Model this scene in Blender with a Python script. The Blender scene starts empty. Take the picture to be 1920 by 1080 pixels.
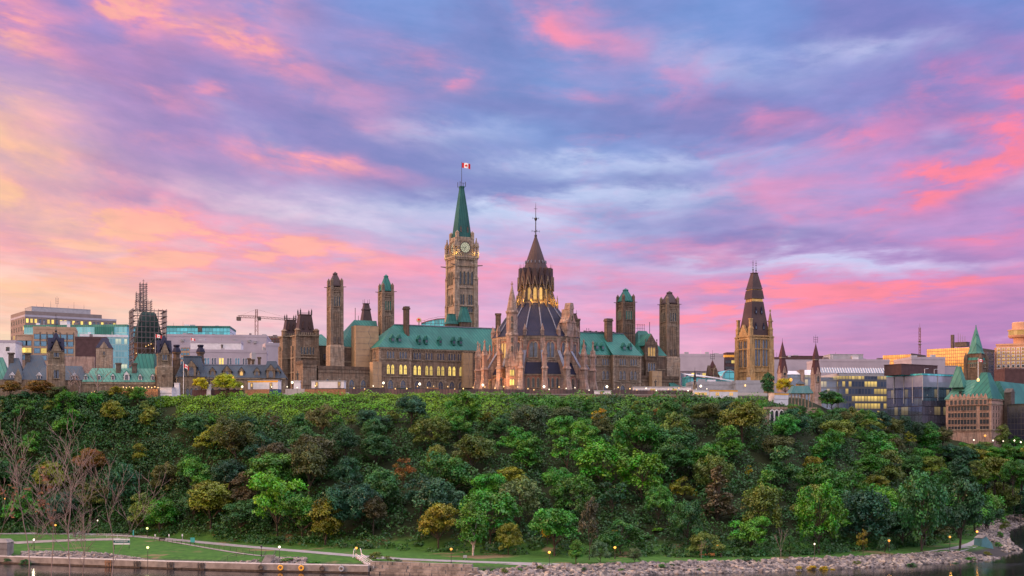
import bpy, bmesh, math, random
from math import sin, cos, pi, radians, sqrt, atan2
from mathutils import Vector, Matrix

scene = bpy.context.scene
C = scene.collection

# ------------------------------------------------------------------ camera
F = 2666.67          # focal length in photo pixels (50 mm on a 36 mm sensor, 1920 wide)
HC = 28.0            # camera height above the river
HZ = 850.0           # photo row of the horizon
cam_d = bpy.data.cameras.new("camera")
cam_d.lens = 50.0
cam_d.sensor_width = 36.0
cam_d.shift_y = (HZ - 540.0) / 1920.0
cam_d.clip_start = 0.5
cam_d.clip_end = 12000.0
cam = bpy.data.objects.new("camera", cam_d)
cam.location = (0, 0, HC)
cam.rotation_euler = (radians(90), 0, 0)
C.objects.link(cam)
scene.camera = cam

# ------------------------------------------------------------------ exposure
scene.view_settings.view_transform = 'Standard'
scene.view_settings.look = 'None'
scene.view_settings.gamma = 1.0
scene.view_settings.use_curve_mapping = False
scene.view_settings.exposure = 0.0

# ------------------------------------------------------------------ sun just above the horizon, off to the left
SUN_EL, SUN_DIR = radians(9.0), Vector((-1.0, -0.22, 0.0)).normalized()
sun_d = bpy.data.lights.new("sun", 'SUN')
sun_d.energy = 3.4
sun_d.angle = radians(9.0)
sun_d.color = (1.0, 0.50, 0.27)
sun = bpy.data.objects.new("sun", sun_d)
sv = Vector((SUN_DIR.x * cos(SUN_EL), SUN_DIR.y * cos(SUN_EL), sin(SUN_EL)))
sun.rotation_euler = sv.to_track_quat('Z', 'Y').to_euler()
sun.location = (-300, 0, 200)
C.objects.link(sun)


def lin(r, g, b):
    f = lambda c: (c / 255.0 / 12.92) if c / 255.0 <= 0.04045 else ((c / 255.0 + 0.055) / 1.055) ** 2.4
    return (f(r), f(g), f(b), 1.0)


# ------------------------------------------------------------------ node expressions
class NT:
    """writes shader maths as python expressions"""
    def __init__(s, nt):
        s.nt = nt

    def node(s, typ, **kw):
        n = s.nt.nodes.new(typ)
        for k, v in kw.items():
            setattr(n, k, v)
        return n

    def put(s, sock, v):
        if isinstance(v, E):
            s.nt.links.new(v.s, sock)
        elif v is not None:
            sock.default_value = v

    def math(s, op, a, b=None, c=None, clamp=False):
        n = s.node('ShaderNodeMath', operation=op, use_clamp=clamp)
        for i, v in enumerate((a, b, c)):
            if v is not None:
                s.put(n.inputs[i], v)
        return E(s, n.outputs[0])

    def mix(s, f, a, b, blend='MIX'):
        n = s.node('ShaderNodeMix', data_type='RGBA', blend_type=blend)
        s.put(n.inputs[0], f); s.put(n.inputs[6], a); s.put(n.inputs[7], b)
        return E(s, n.outputs[2])

    def xyz(s, x, y, z):
        n = s.node('ShaderNodeCombineXYZ')
        for i, v in enumerate((x, y, z)):
            s.put(n.inputs[i], v)
        return E(s, n.outputs[0])

    def sep(s, v):
        n = s.node('ShaderNodeSeparateXYZ'); s.put(n.inputs[0], v)
        return [E(s, n.outputs[i]) for i in range(3)]

    def noise(s, v, scale=1.0, detail=3.0, rough=0.5, dist=0.0):
        n = s.node('ShaderNodeTexNoise')
        s.put(n.inputs['Vector'], v)
        n.inputs['Scale'].default_value = scale
        n.inputs['Detail'].default_value = detail
        n.inputs['Roughness'].default_value = rough
        n.inputs['Distortion'].default_value = dist
        return E(s, n.outputs[0])

    def sstep(s, x, lo, hi, a=0.0, b=1.0):
        n = s.node('ShaderNodeMapRange', interpolation_type='SMOOTHSTEP')
        s.put(n.inputs[0], x)
        for i, v in zip((1, 2, 3, 4), (lo, hi, a, b)):
            n.inputs[i].default_value = v
        return E(s, n.outputs[0])

    def ramp(s, x, stops, interp='LINEAR'):
        n = s.node('ShaderNodeValToRGB')
        n.color_ramp.interpolation = interp
        el = n.color_ramp.elements
        while len(el) < len(stops):
            el.new(0.5)
        for e, (p, c) in zip(el, stops):
            e.position = p
            e.color = c if len(c) == 4 else (*c, 1)
        s.put(n.inputs[0], x)
        return E(s, n.outputs[0])


class E:
    def __init__(s, t, sock):
        s.t, s.s = t, sock
    def __add__(s, o): return s.t.math('ADD', s, o)
    __radd__ = __add__
    def __sub__(s, o): return s.t.math('SUBTRACT', s, o)
    def __rsub__(s, o): return s.t.math('SUBTRACT', o, s)
    def __mul__(s, o): return s.t.math('MULTIPLY', s, o)
    __rmul__ = __mul__
    def __truediv__(s, o): return s.t.math('DIVIDE', s, o)
    def __rtruediv__(s, o): return s.t.math('DIVIDE', o, s)
    def clamp(s): return s.t.math('ADD', s, 0.0, clamp=True)


# ------------------------------------------------------------------ world: physical sky under procedural dawn clouds
world = bpy.data.worlds.new("World")
scene.world = world
world.use_nodes = True
wt = world.node_tree
wt.nodes.clear()
T = NT(wt)


def build_world():
    tc = T.node('ShaderNodeTexCoord')
    d = E(T, tc.outputs['Generated'])
    dx, dy, dz = T.sep(d)
    az = T.math('ARCTAN2', dx, dy)
    hyp = T.math('SQRT', dx * dx + dy * dy + 1e-6)
    el = dz / hyp
    U = az * F + 960.0                         # bearing, in units of 1/2667 rad
    V = HZ - el * F                            # falls with elevation
    # streak coordinates: rows of cloud that sink towards the middle of the view
    ua = (U - 1080.0) * (1 / 960.0)
    tilt = T.math('SQRT', ua * ua + 0.06) * 150.0
    tilt = T.math('MINIMUM', tilt, 210.0)
    W = V + tilt * T.sstep(V, 500.0, 200.0, 0.35, 1.0) * T.sstep(ua, -0.2, 0.3, 1.0, 0.55)
    ee = T.math('MAXIMUM', HZ - W, 0.0) + 110.0
    lw = T.math('LOGARITHM', ee, 2.718) * 420.0    # rows pack together towards the horizon
    pc = T.xyz(U * 0.0026, lw * 0.0095, 0.0)
    pf = T.xyz(U * 0.0065, lw * 0.035, 3.0)
    nA = T.noise(pc, 1.0, 4.0, 0.55, 0.3)
    nB = T.noise(T.xyz(U * 0.0034 + 7.3, lw * 0.0135, 5.0), 1.0, 4.0, 0.55, 0.4)
    nC = T.noise(pf, 1.0, 5.0, 0.6, 0.2)
    nD = T.noise(T.xyz(U * 0.0042 + 31.0, lw * 0.016, 9.0), 1.0, 5.0, 0.6, 0.5)
    # warped coordinates for the large cloud masses
    Uw = U + (nD - 0.5) * 330.0 + (nC - 0.5) * 120.0
    Vw = V + (nB - 0.5) * 120.0 + (nC - 0.5) * 60.0

    def blobs(lst):
        acc = None
        for (cx, cy, sx, sy, ang, w) in lst:
            ca, sa = cos(radians(ang)), sin(radians(ang))
            x = Uw - float(cx); y = Vw - float(cy)
            p = x * (ca / sx) + y * (sa / sx)
            q = x * (-sa / sy) + y * (ca / sy)
            g = T.math('EXPONENT', (p * p + q * q) * -0.7) * w
            acc = g if acc is None else acc + g
        return acc

    warm = blobs([(20, 330, 250, 95, 22, .9), (230, 430, 320, 50, 12, .6), (60, 560, 300, 70, 0, .8),
                  (235, 40, 80, 44, 40, 1.35), (330, 70, 110, 26, 28, .6), (470, 95, 125, 32, 22, 1.25), (55, 105, 95, 40, 22, 1.2),
                  (590, 318, 130, 18, 7, 1.1), (330, 212, 70, 14, 18, .5), (410, 200, 34, 10, 12, .6),
                  (430, 470, 260, 40, 8, .6), (640, 470, 230, 30, 8, .8), (300, 510, 330, 28, 4, .5)])
    pink = blobs([(1075, 45, 95, 48, 28, .85), (1190, 100, 50, 30, 20, .3), (865, 147, 36, 11, 10, .7), (780, 125, 90, 36, 15, .45),
                  (520, 20, 80, 60, 30, .5), (1110, 180, 60, 14, 8, .5), (1300, 165, 60, 40, -40, .4), (1470, 235, 70, 18, 5, .55),
                  (1690, 385, 150, 30, -9, .95), (1850, 330, 140, 40, -14, .7), (1890, 225, 90, 70, -25, .8), (1640, 280, 80, 28, -10, .65), (1760, 200, 60, 28, -15, .5),
                  (1440, 372, 110, 24, -4, .55), (1240, 462, 150, 16, 6, .75), (1870, 452, 90, 18, -10, .75),
                  (1500, 575, 330, 30, -3, .85), (1150, 520, 280, 24, 3, .5), (1750, 540, 260, 26, -4, .6), (1250, 610, 400, 40, 0, .35), (860, 520, 200, 60, 0, .45), (690, 190, 90, 30, 20, .35)])
    dark = blobs([(1300, 232, 330, 26, 3, .9), (560, 210, 300, 50, 16, .85), (160, 165, 190, 40, 16, .6), (820, 330, 260, 46, 8, .7),
                  (940, 60, 130, 40, 20, .35), (640, 40, 120, 36, 25, .4), (1480, 462, 260, 20, 2, .8), (190, 318, 120, 13, 10, .75), (300, 385, 120, 11, 6, .55), (120, 375, 120, 10, 6, .45),
                  (640, 425, 150, 13, 7, .5), (1860, 385, 100, 18, -12, .6), (1150, 345, 260, 26, 3, .6), (1320, 550, 260, 14, 0, .55), (1820, 620, 260, 40, 0, .5), (760, 250, 200, 30, 10, .4)])
    lite = blobs([(1530, 505, 240, 15, 1, 1.2), (1180, 372, 190, 26, -3, .7), (960, 410, 140, 26, 5, .9), (1630, 115, 110, 22, 0, .6), (1080, 310, 130, 14, 0, .5),
                  (1370, 130, 150, 30, 10, .35), (590, 395, 200, 22, 8, .55), (240, 485, 120, 12, 4, .6), (120, 525, 170, 14, 0, .6), (850, 250, 90, 20, 5, .4), (1270, 300, 200, 14, 0, .5), (1900, 370, 70, 20, -10, .6)])

    # clear air and high veil
    hx = T.sstep(U, 0.0, 1000.0)
    hx2 = T.sstep(U, 1000.0, 1900.0)
    def row(l, c, r):
        return T.mix(hx2, T.mix(hx, lin(*l), lin(*c)), lin(*r))
    r0 = row((255, 238, 200), (242, 180, 206), (196, 132, 190))
    r1 = row((255, 220, 200), (232, 186, 222), (204, 142, 202))
    r2 = row((250, 188, 198), (176, 184, 228), (190, 148, 208))
    r3 = row((184, 150, 208), (134, 160, 218), (160, 146, 210))
    r4 = row((146, 142, 210), (128, 160, 220), (124, 144, 210))
    base = T.mix(T.sstep(V, 690.0, 590.0), r0, r1)
    base = T.mix(T.sstep(V, 600.0, 440.0), base, r2)
    base = T.mix(T.sstep(V, 450.0, 230.0), base, r3)
    base = T.mix(T.sstep(V, 260.0, 20.0), base, r4)
    # grey blue bands
    kd = T.sstep(nA, 0.40, 0.66) * T.sstep(V, 640.0, 420.0, 0.25, 0.62)
    dk = row((172, 136, 192), (128, 138, 198), (140, 120, 188))
    dkl = row((222, 142, 172), (172, 138, 198), (164, 110, 180))
    dcol = T.mix(T.sstep(V, 380.0, 560.0), dk, dkl)
    col = T.mix(T.math('MINIMUM', kd + dark * 0.9, 0.95), base, dcol)
    # thin pale gaps
    kl = (lite * T.sstep(nC, 0.3, 0.6, 0.35, 1.0) + T.sstep(nB, 0.55, 0.72) * 0.28 * T.sstep(V, 150.0, 330.0))
    lcol = row((255, 222, 216), (204, 216, 246), (206, 208, 244))
    col = T.mix(T.math('MINIMUM', kl, 0.85), col, lcol)
    # clouds lit from below
    ragged = T.sstep(nC * 0.55 + nD * 0.45, 0.37, 0.58)
    kp = pink * (ragged * 0.85 + 0.25) + T.sstep(nD, 0.56, 0.74) * T.sstep(V, 40.0, 560.0, 0.1, 0.5)
    pcol = T.mix(T.sstep(pink * ragged, 0.4, 1.1), row((250, 170, 178), (236, 150, 190), (226, 130, 182)), row((255, 170, 160), (255, 150, 172), (255, 128, 150)))
    col = T.mix(T.math('MINIMUM', kp, 0.92), col, pcol)
    kw = warm * (ragged * 0.8 + 0.22) * T.sstep(nB, 0.36, 0.58, 0.5, 1.05)
    wcol = T.mix(T.sstep(warm * ragged, 0.35, 1.3), lin(244, 154, 182), lin(254, 178, 164))
    col = T.mix(T.math('MINIMUM', kw, 0.94), col, wcol)
    gold = blobs([(-60, 290, 200, 110, 18, .75), (-20, 575, 320, 55, 0, .6), (120, 440, 180, 24, 8, .35)])
    col = T.mix(T.math('MINIMUM', gold * (ragged * 0.5 + 0.5), 0.8), col, lin(255, 216, 158))
    nE = T.noise(T.xyz(U * 0.011 + 3.0, lw * 0.06, 14.0), 1.0, 4.0, 0.6)
    g_ = (nE - 0.5) * 0.52 + (nC - 0.5) * 0.22 + (nA - 0.5) * -0.2 + 1.0
    col = T.mix(1.0, col, T.xyz(g_, g_ * 0.5 + 0.5, g_ * 0.35 + 0.65), 'MULTIPLY')
    gm_ = T.node('ShaderNodeGamma'); T.put(gm_.inputs[0], col); gm_.inputs[1].default_value = 1.10
    col = E(T, gm_.outputs[0])
    # unseen sky overhead and behind the view, brightened as added fill light
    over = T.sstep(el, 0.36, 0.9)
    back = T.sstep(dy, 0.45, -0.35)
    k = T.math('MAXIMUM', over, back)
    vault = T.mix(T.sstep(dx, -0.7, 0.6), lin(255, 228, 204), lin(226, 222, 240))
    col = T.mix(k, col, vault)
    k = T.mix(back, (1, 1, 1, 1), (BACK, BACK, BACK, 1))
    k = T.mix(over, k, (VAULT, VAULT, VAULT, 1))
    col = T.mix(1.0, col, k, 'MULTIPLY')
    sky = T.node('ShaderNodeTexSky', sky_type='NISHITA')
    sky.sun_disc = False
    sky.sun_elevation = SUN_EL
    sky.sun_rotation = atan2(SUN_DIR.x, SUN_DIR.y)
    sky.altitude = 60
    bg1 = T.node('ShaderNodeBackground'); bg1.inputs[1].default_value = 0.02
    T.nt.links.new(sky.outputs[0], bg1.inputs[0])
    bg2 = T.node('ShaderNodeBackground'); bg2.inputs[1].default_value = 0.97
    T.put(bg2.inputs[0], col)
    ad = T.node('ShaderNodeAddShader')
    T.nt.links.new(bg1.outputs[0], ad.inputs[0]); T.nt.links.new(bg2.outputs[0], ad.inputs[1])
    out = T.node('ShaderNodeOutputWorld')
    T.nt.links.new(ad.outputs[0], out.inputs[0])


VAULT, BACK = 3.1, 1.2  # gains of the fill light added to the unseen sky
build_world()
world.cycles.sampling_method = 'MANUAL'
world.cycles.sample_map_resolution = 512

# ------------------------------------------------------------------ mesh builder
class MB:
    def __init__(s):
        s.v, s.f, s.m = [], [], []
        s.mats = []

    def mi(s, mat):
        if mat not in s.mats:
            s.mats.append(mat)
        return s.mats.index(mat)

    def poly(s, pts, mat=None):
        i = len(s.v)
        s.v.extend([tuple(p) for p in pts])
        s.f.append(tuple(range(i, i + len(pts))))
        s.m.append(s.mi(mat))

    def box(s, x0, x1, y0, y1, z0, z1, mat=None, bottom=False):
        i = len(s.v)
        s.v.extend([(x0, y0, z0), (x1, y0, z0), (x1, y1, z0), (x0, y1, z0), (x0, y0, z1), (x1, y0, z1), (x1, y1, z1), (x0, y1, z1)])
        fs = [(0, 1, 5, 4), (1, 2, 6, 5), (2, 3, 7, 6), (3, 0, 4, 7), (4, 5, 6, 7)]
        if bottom:
            fs.append((3, 2, 1, 0))
        k = s.mi(mat)
        for f in fs:
            s.f.append(tuple(i + q for q in f)); s.m.append(k)

    def loft(s, rings, mat=None, cap=True, capb=False, closed=True):
        """rings: lists of points of equal length"""
        i = len(s.v); n = len(rings[0]); k = s.mi(mat)
        for r in rings:
            s.v.extend([tuple(p) for p in r])
        for j in range(len(rings) - 1):
            for q in range(n if closed else n - 1):
                a = i + j * n + q; b = i + j * n + (q + 1) % n
                s.f.append((a, b, b + n, a + n)); s.m.append(k)
        if cap:
            s.f.append(tuple(i + (len(rings) - 1) * n + q for q in range(n))); s.m.append(k)
        if capb:
            s.f.append(tuple(i + q for q in reversed(range(n)))); s.m.append(k)

    def lathe(s, n, prof, cx=0, cy=0, ph=0.0, mat=None, cap=True, capb=False):
        s.loft([[(cx + r * cos(ph + 2 * pi * q / n), cy + r * sin(ph + 2 * pi * q / n), z) for q in range(n)] for r, z in prof], mat, cap, capb)

    def frus(s, x0, x1, y0, y1, z0, X0, X1, Y0, Y1, z1, mat=None, cap=True):
        s.loft([[(x0, y0, z0), (x1, y0, z0), (x1, y1, z0), (x0, y1, z0)], [(X0, Y0, z1), (X1, Y0, z1), (X1, Y1, z1), (X0, Y1, z1)]], mat, cap)

    def pyr(s, cx, cy, r, z0, z1, mat=None, top=0.02):
        s.frus(cx - r, cx + r, cy - r, cy + r, z0, cx - top, cx + top, cy - top, cy + top, z1, mat)

    def bar(s, p, q, r0, r1=None, n=5, mat=None):
        p, q = Vector(p), Vector(q); r1 = r0 if r1 is None else r1
        d = (q - p)
        if d.length < 1e-6:
            return
        d.normalize()
        a = d.orthogonal().normalized(); b = d.cross(a)
        s.loft([[p + (a * cos(2 * pi * k / n) + b * sin(2 * pi * k / n)) * r0 for k in range(n)],
                [q + (a * cos(2 * pi * k / n) + b * sin(2 * pi * k / n)) * r1 for k in range(n)]], mat, True)

    def prism(s, pts, y0, y1, mat=None, back=False):
        """polygon in x,z extruded along y (front at y0)"""
        n = len(pts); i = len(s.v); k = s.mi(mat)
        s.v.extend([(x, y0, z) for x, z in pts]); s.v.extend([(x, y1, z) for x, z in pts])
        s.f.append(tuple(range(i, i + n))); s.m.append(k)
        if back:
            s.f.append(tuple(reversed(range(i + n, i + 2 * n)))); s.m.append(k)
        for q in range(n):
            r = (q + 1) % n
            s.f.append((i + r, i + q, i + n + q, i + n + r)); s.m.append(k)

    def xform(s, M, start=0):
        for j in range(start, len(s.v)):
            s.v[j] = tuple(M @ Vector(s.v[j]))

    def mesh(s, name, mat=None):
        me = bpy.data.meshes.new(name)
        me.from_pydata(s.v, [], s.f)
        for m in (s.mats if s.mats else [mat]):
            me.materials.append(m if m is not None else mat)
        if len(s.mats) > 1:
            me.polygons.foreach_set('material_index', s.m)
        me.update()
        return me

    def build(s, name, mat=None, parent=None, loc=None):
        o = bpy.data.objects.new(name, s.mesh(name, mat))
        C.objects.link(o)
        if parent is not None:
            o.parent = parent
        if loc is not None:
            o.location = loc
        return o


def tag(o, label, cat, group=None, kind=None):
    o['label'] = label; o['category'] = cat
    if group: o['group'] = group
    if kind: o['kind'] = kind
    return o


def thing(name, label, cat, loc=(0, 0, 0), rz=0.0, group=None):
    o = bpy.data.objects.new(name, None)
    C.objects.link(o)
    o.location = loc; o.rotation_euler = (0, 0, rz)
    o.empty_display_size = 0.5
    return tag(o, label, cat, group)


def dup(root, loc=None, rz=None, scale=None, label=None):
    r = root.copy(); C.objects.link(r)
    if loc is not None: r.location = loc
    if rz is not None: r.rotation_euler = (0, 0, rz)
    if scale is not None: r.scale = scale
    if label: r['label'] = label
    for ch in root.children:
        c = ch.copy(); C.objects.link(c); c.parent = r
        for g in ch.children:
            e = g.copy(); C.objects.link(e); e.parent = c
    return r


def structure(o):
    o['kind'] = 'structure'
    return o


def SX(px, Y): return (px - 960.0) * Y / F
def SZ(py, Y): return HC + (HZ - py) * Y / F


class FR:
    """a building's own axes: a to the right along its front, b into its depth, z up from its ground"""
    def __init__(s, px, Y, deg, z0):
        s.O = Vector((SX(px, Y), Y, z0)); s.t = radians(deg)
        s.u = (cos(s.t), sin(s.t)); s.w = (-sin(s.t), cos(s.t)); s.z0 = z0

    def A(s, px, b=0.0):
        k = (px - 960.0) / F
        return (k * (s.O.y + b * s.w[1]) - s.O.x - b * s.w[0]) / (s.u[0] - k * s.u[1])

    def Y(s, a, b): return s.O.y + a * s.u[1] + b * s.w[1]
    def Z(s, py, a, b): return SZ(py, s.Y(a, b)) - s.z0
    def W(s, a, b, z=0.0): return Vector((s.O.x + a * s.u[0] + b * s.w[0], s.O.y + a * s.u[1] + b * s.w[1], s.z0 + z))


# ------------------------------------------------------------------ materials
def mat_new(name):
    m = bpy.data.materials.new(name); m.use_nodes = True
    nt = m.node_tree; nt.nodes.clear()
    return m, NT(nt)


def finish(T, col, rough=0.8, spec=0.3, metal=0.0, emit=None, estr=0.0, normal=None):
    p = T.node('ShaderNodeBsdfPrincipled')
    T.put(p.inputs['Base Color'], col); T.put(p.inputs['Roughness'], rough)
    p.inputs['Specular IOR Level'].default_value = spec
    p.inputs['Metallic'].default_value = metal
    if emit is not None:
        T.put(p.inputs['Emission Color'], emit); T.put(p.inputs['Emission Strength'], estr)
    if normal is not None:
        T.put(p.inputs['Normal'], normal)
    o = T.node('ShaderNodeOutputMaterial')
    T.nt.links.new(p.outputs[0], o.inputs[0])


def coords(T):
    tc = T.node('ShaderNodeTexCoord')
    return E(T, tc.outputs['Object'])


def stone(name, base, var=0.35, block=(1.1, 0.42), tint=(1.16, 0.98, 0.88), rough=0.9):
    """coursed masonry: blocks that differ in tone, weather stains"""
    m, T = mat_new(name)
    co = coords(T); x, y, z = T.sep(co)
    bt = T.node('ShaderNodeTexBrick')
    T.put(bt.inputs['Vector'], T.xyz(x + y, z, 0.0))
    bt.inputs['Scale'].default_value = 1.0
    bt.inputs['Brick Width'].default_value = block[0]; bt.inputs['Row Height'].default_value = block[1]
    bt.inputs['Mortar Size'].default_value = 0.03; bt.inputs['Bias'].default_value = 0.0
    k = 1.0 + var
    bt.inputs['Color1'].default_value = (base[0] * k, base[1] * k, base[2] * k, 1)
    bt.inputs['Color2'].default_value = (base[0] / k, base[1] / k, base[2] / k, 1)
    bt.inputs['Mortar'].default_value = (base[0] * .8, base[1] * .8, base[2] * .8, 1)
    c = E(T, bt.outputs[0])
    n = T.noise(co, 0.35, 4.0, 0.6)
    n2 = T.noise(T.xyz(x * 1.6, y * 1.6, z * 0.25), 1.0, 3.0, 0.6)
    c = T.mix(T.sstep(n, 0.35, 0.7), c, (base[0] * tint[0], base[1] * tint[1], base[2] * tint[2], 1))
    c = T.mix(T.sstep(n2, 0.40, 0.66, 0.0, 0.75), c, (base[0] * .45, base[1] * .43, base[2] * .45, 1))
    finish(T, c, rough, 0.2)
    return m


def sheet_roof(name, base, seam=0.75, dark=0.6, rough=0.55, streak=0.5, other=None):
    """metal roof with standing seams and run-off streaks"""
    m, T = mat_new(name)
    co = coords(T); x, y, z = T.sep(co)
    h = (x + y * 0.63) * (1.0 / seam)
    fr = T.math('FRACT', h)
    line = T.sstep(T.math('ABSOLUTE', fr - 0.5), 0.36, 0.5)
    pan = T.node('ShaderNodeTexWhiteNoise', noise_dimensions='1D')
    T.put(pan.inputs['W'], T.math('FLOOR', h))
    pv = E(T, pan.outputs['Value'])
    n = T.noise(T.xyz(x * 1.2, y * 1.2, z * 0.12), 1.0, 4.0, 0.6)
    n2 = T.noise(co, 0.12, 3.0, 0.5)
    oth = other or (base[0] * 1.7, base[1] * 1.15, base[2] * 1.1)
    c = T.mix(T.sstep(n, 0.38, 0.66, 0.0, min(1.0, streak * 1.6)), (*base, 1), (*oth, 1))
    c = T.mix(T.sstep(n2, 0.38, 0.64, 0.0, 0.7), c, (base[0] * .6, base[1] * .55, base[2] * .6, 1))
    c = T.mix(pv * 0.22, c, (base[0] * .55, base[1] * .6, base[2] * .6, 1))
    c = T.mix(line * (1 - dark) * 1.2, c, (base[0] * .35, base[1] * .4, base[2] * .42, 1))
    finish(T, c, rough, 0.22)
    return m


def plain(name, base, var=0.2, scale=0.8, rough=0.7, spec=0.3, metal=0.0):
    m, T = mat_new(name)
    co = coords(T)
    n = T.noise(co, scale, 4.0, 0.6)
    c = T.mix(T.sstep(n, 0.3, 0.7), (base[0] * (1 - var), base[1] * (1 - var), base[2] * (1 - var), 1), (base[0] * (1 + var), base[1] * (1 + var), base[2] * (1 + var), 1))
    finish(T, c, rough, spec, metal)
    return m


def glow(name, col, strength, var=0.3, scale=1.0):
    m, T = mat_new(name)
    n = T.noise(coords(T), scale, 2.0, 0.5)
    c = T.mix(T.sstep(n, 0.3, 0.7), (col[0] * (1 - var), col[1] * (1 - var), col[2] * (1 - var), 1), (*col, 1))
    oi = T.node('ShaderNodeObjectInfo')
    finish(T, (0.1, 0.08, 0.05, 1), 0.4, 0.3, 0, c, (E(T, oi.outputs['Random']) * 0.7 + 0.5) * strength)
    return m


def glazing(name, base, cell=(1.5, 3.6), mull=0.10, span=0.22, lit=0.0, litcol=(1.0, .72, .25), estr=1.0, framecol=(.12, .12, .14), rough=0.12, tone=0.5, spec=0.9, metal=0.0):
    """curtain wall: panes that differ, mullions, floor bands, some offices lit"""
    m, T = mat_new(name)
    co = coords(T); x, y, z = T.sep(co)
    h = (x + y) * (1.0 / cell[0]); v = z * (1.0 / cell[1])
    hf, vf = T.math('FRACT', h), T.math('FRACT', v)
    wn = T.node('ShaderNodeTexWhiteNoise', noise_dimensions='3D')
    T.put(wn.inputs['Vector'], T.xyz(T.math('FLOOR', h), T.math('FLOOR', v), 0.5))
    r = E(T, wn.outputs['Value'])
    wn2 = T.node('ShaderNodeTexWhiteNoise', noise_dimensions='3D')
    T.put(wn2.inputs['Vector'], T.xyz(T.math('FLOOR', h * 0.25), T.math('FLOOR', v), 7.5))
    r2 = E(T, wn2.outputs['Value'])
    fm = T.math('GREATER_THAN', T.math('ABSOLUTE', hf - 0.5), 0.5 - mull)
    sm = T.math('LESS_THAN', vf, span)
    k = T.math('MAXIMUM', fm, sm)
    c = T.mix(r * tone, (*base, 1), (base[0] * 2.0, base[1] * 2.0, base[2] * 2.0, 1))
    c = T.mix(k, c, (*framecol, 1))
    p = T.node('ShaderNodeBsdfPrincipled')
    T.put(p.inputs['Base Color'], c)
    T.put(p.inputs['Roughness'], k * 0.4 + rough)
    p.inputs['Specular IOR Level'].default_value = spec
    p.inputs['Metallic'].default_value = metal
    if lit > 0:
        on = T.math('LESS_THAN', r * 0.45 + r2 * 0.55, lit) * (1.0 - k) * T.sstep(vf, span, 0.95, 0.45, 1.0)
        p.inputs['Emission Color'].default_value = (*litcol, 1)
        T.put(p.inputs['Emission Strength'], on * (r * 0.7 + 0.5) * estr)
    o = T.node('ShaderNodeOutputMaterial')
    T.nt.links.new(p.outputs[0], o.inputs[0])
    return m


M = {}
M['stone'] = stone('sandstone', (.18, .138, .112), .5)
M['stone_dark'] = stone('weathered_sandstone', (.115, .085, .07), .5)
M['stone_pink'] = stone('library_stone', (.28, .21, .185), .5, (1.0, .4), (1.2, .9, .82))
M['stone_pale'] = stone('pale_dressed_stone', (.285, .225, .185), .45, (1.3, .5), (1.1, .95, .85))
M['stone_buff'] = stone('buff_stone', (.34, .23, .125), .35, (1.1, .45), (1.1, .95, .8))
M['stone_east'] = stone('rubble_stone', (.20, .155, .12), .6, (1.0, .5))
M['trim'] = plain('stone_trim', (.20, .155, .12), .35, 1.2, .85)
M['trim_dark'] = plain('dark_stone_trim', (.09, .07, .065), .3, 1.2, .85)
M['trim_red'] = plain('red_sandstone_arch', (.36, .13, .09), .25, 1.5, .85)
M['copper'] = sheet_roof('copper_roof', (.022, .150, .135), 1.3, .15, .55, .7)
M['copper_pale'] = sheet_roof('pale_copper_roof', (.058, .215, .185), 1.3, .2, .55, .7)
M['copper_dark'] = sheet_roof('dark_copper_roof', (.016, .095, .092), 1.0, .2, .55, .7)
M['roof_red'] = sheet_roof('dark_red_roof', (.085, .032, .035), .62, .6, .5, .4, (.12, .05, .05))
M['slate'] = sheet_roof('dark_metal_roof', (.020, .022, .055), .62, .5, .7, .35, (.038, .028, .055))
M['slate_brown'] = sheet_roof('bronze_roof', (.070, .042, .046), .62, .6, .5, .4, (.085, .05, .045))
M['slate_blue'] = sheet_roof('slate_blue_roof', (.055, .08, .12), .7, .7, .6, .4, (.085, .085, .10))
M['lead'] = plain('lead_ridge', (.16, .16, .215), .2, 1.0, .5)
M['iron'] = plain('wrought_iron', (.022, .02, .024), .3, 2.0, .5, .4)
M['pane'] = plain('leaded_window_glass', (.06, .075, .125), .5, .6, .22, .8)
M['pane_dark'] = plain('dark_window_glass', (.02, .025, .04), .4, .9, .2, .7)
M['pane_lit'] = glow('lit_window_glass', (1.0, .70, .16), 1.5)
M['pane_warm'] = glow('warm_window_glass', (1.0, .55, .15), .9)
M['white_paint'] = plain('white_panel', (.58, .55, .61), .1, .6, .6)
M['grey_paint'] = plain('grey_panel', (.30, .29, .33), .1, .6, .6)
M['lilac_wall'] = plain('pale_rendered_wall', (.33, .29, .36), .08, .15, .8)
M['tarp'] = plain('beige_scaffold_sheet', (.34, .225, .14), .12, .5, .8)
M['brown_wall'] = plain('brown_brick_wall', (.075, .04, .045), .2, .5, .85)
M['tan_wall'] = plain('tan_concrete', (.36, .24, .17), .1, .3, .8)
M['beige_wall'] = plain('beige_precast', (.20, .15, .15), .12, .3, .8)
M['salmon'] = stone('salmon_stone', (.37, .255, .22), .3, (1.4, .6), (1.1, .95, .9))
M['hotel'] = plain('hotel_concrete', (.48, .27, .18), .1, .3, .8)
M['wood'] = plain('timber_hoarding', (.26, .13, .075), .3, 1.5, .8)
M['concrete'] = plain('concrete', (.20, .17, .17), .25, .5, .85)
M['asphalt'] = plain('asphalt', (.22, .20, .225), .15, .4, .9)
M['rail'] = plain('dark_railing', (.03, .028, .032), .2, 2, .5)
M['bronze'] = plain('dark_bronze', (.035, .03, .028), .3, 3, .4, .5)
M['red'] = plain('red_cloth', (.62, .015, .02), .15, .8, .8)
M['white_cloth'] = plain('white_cloth', (.80, .76, .78), .05, .8, .8)
M['crane'] = plain('crane_steel', (.16, .07, .06), .2, 1, .6)
M['scaf'] = plain('scaffold_steel', (.13, .10, .115), .3, .6, .5, .4)
M['planks'] = plain('scaffold_planks', (.22, .17, .16), .3, .6, .8)
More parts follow.
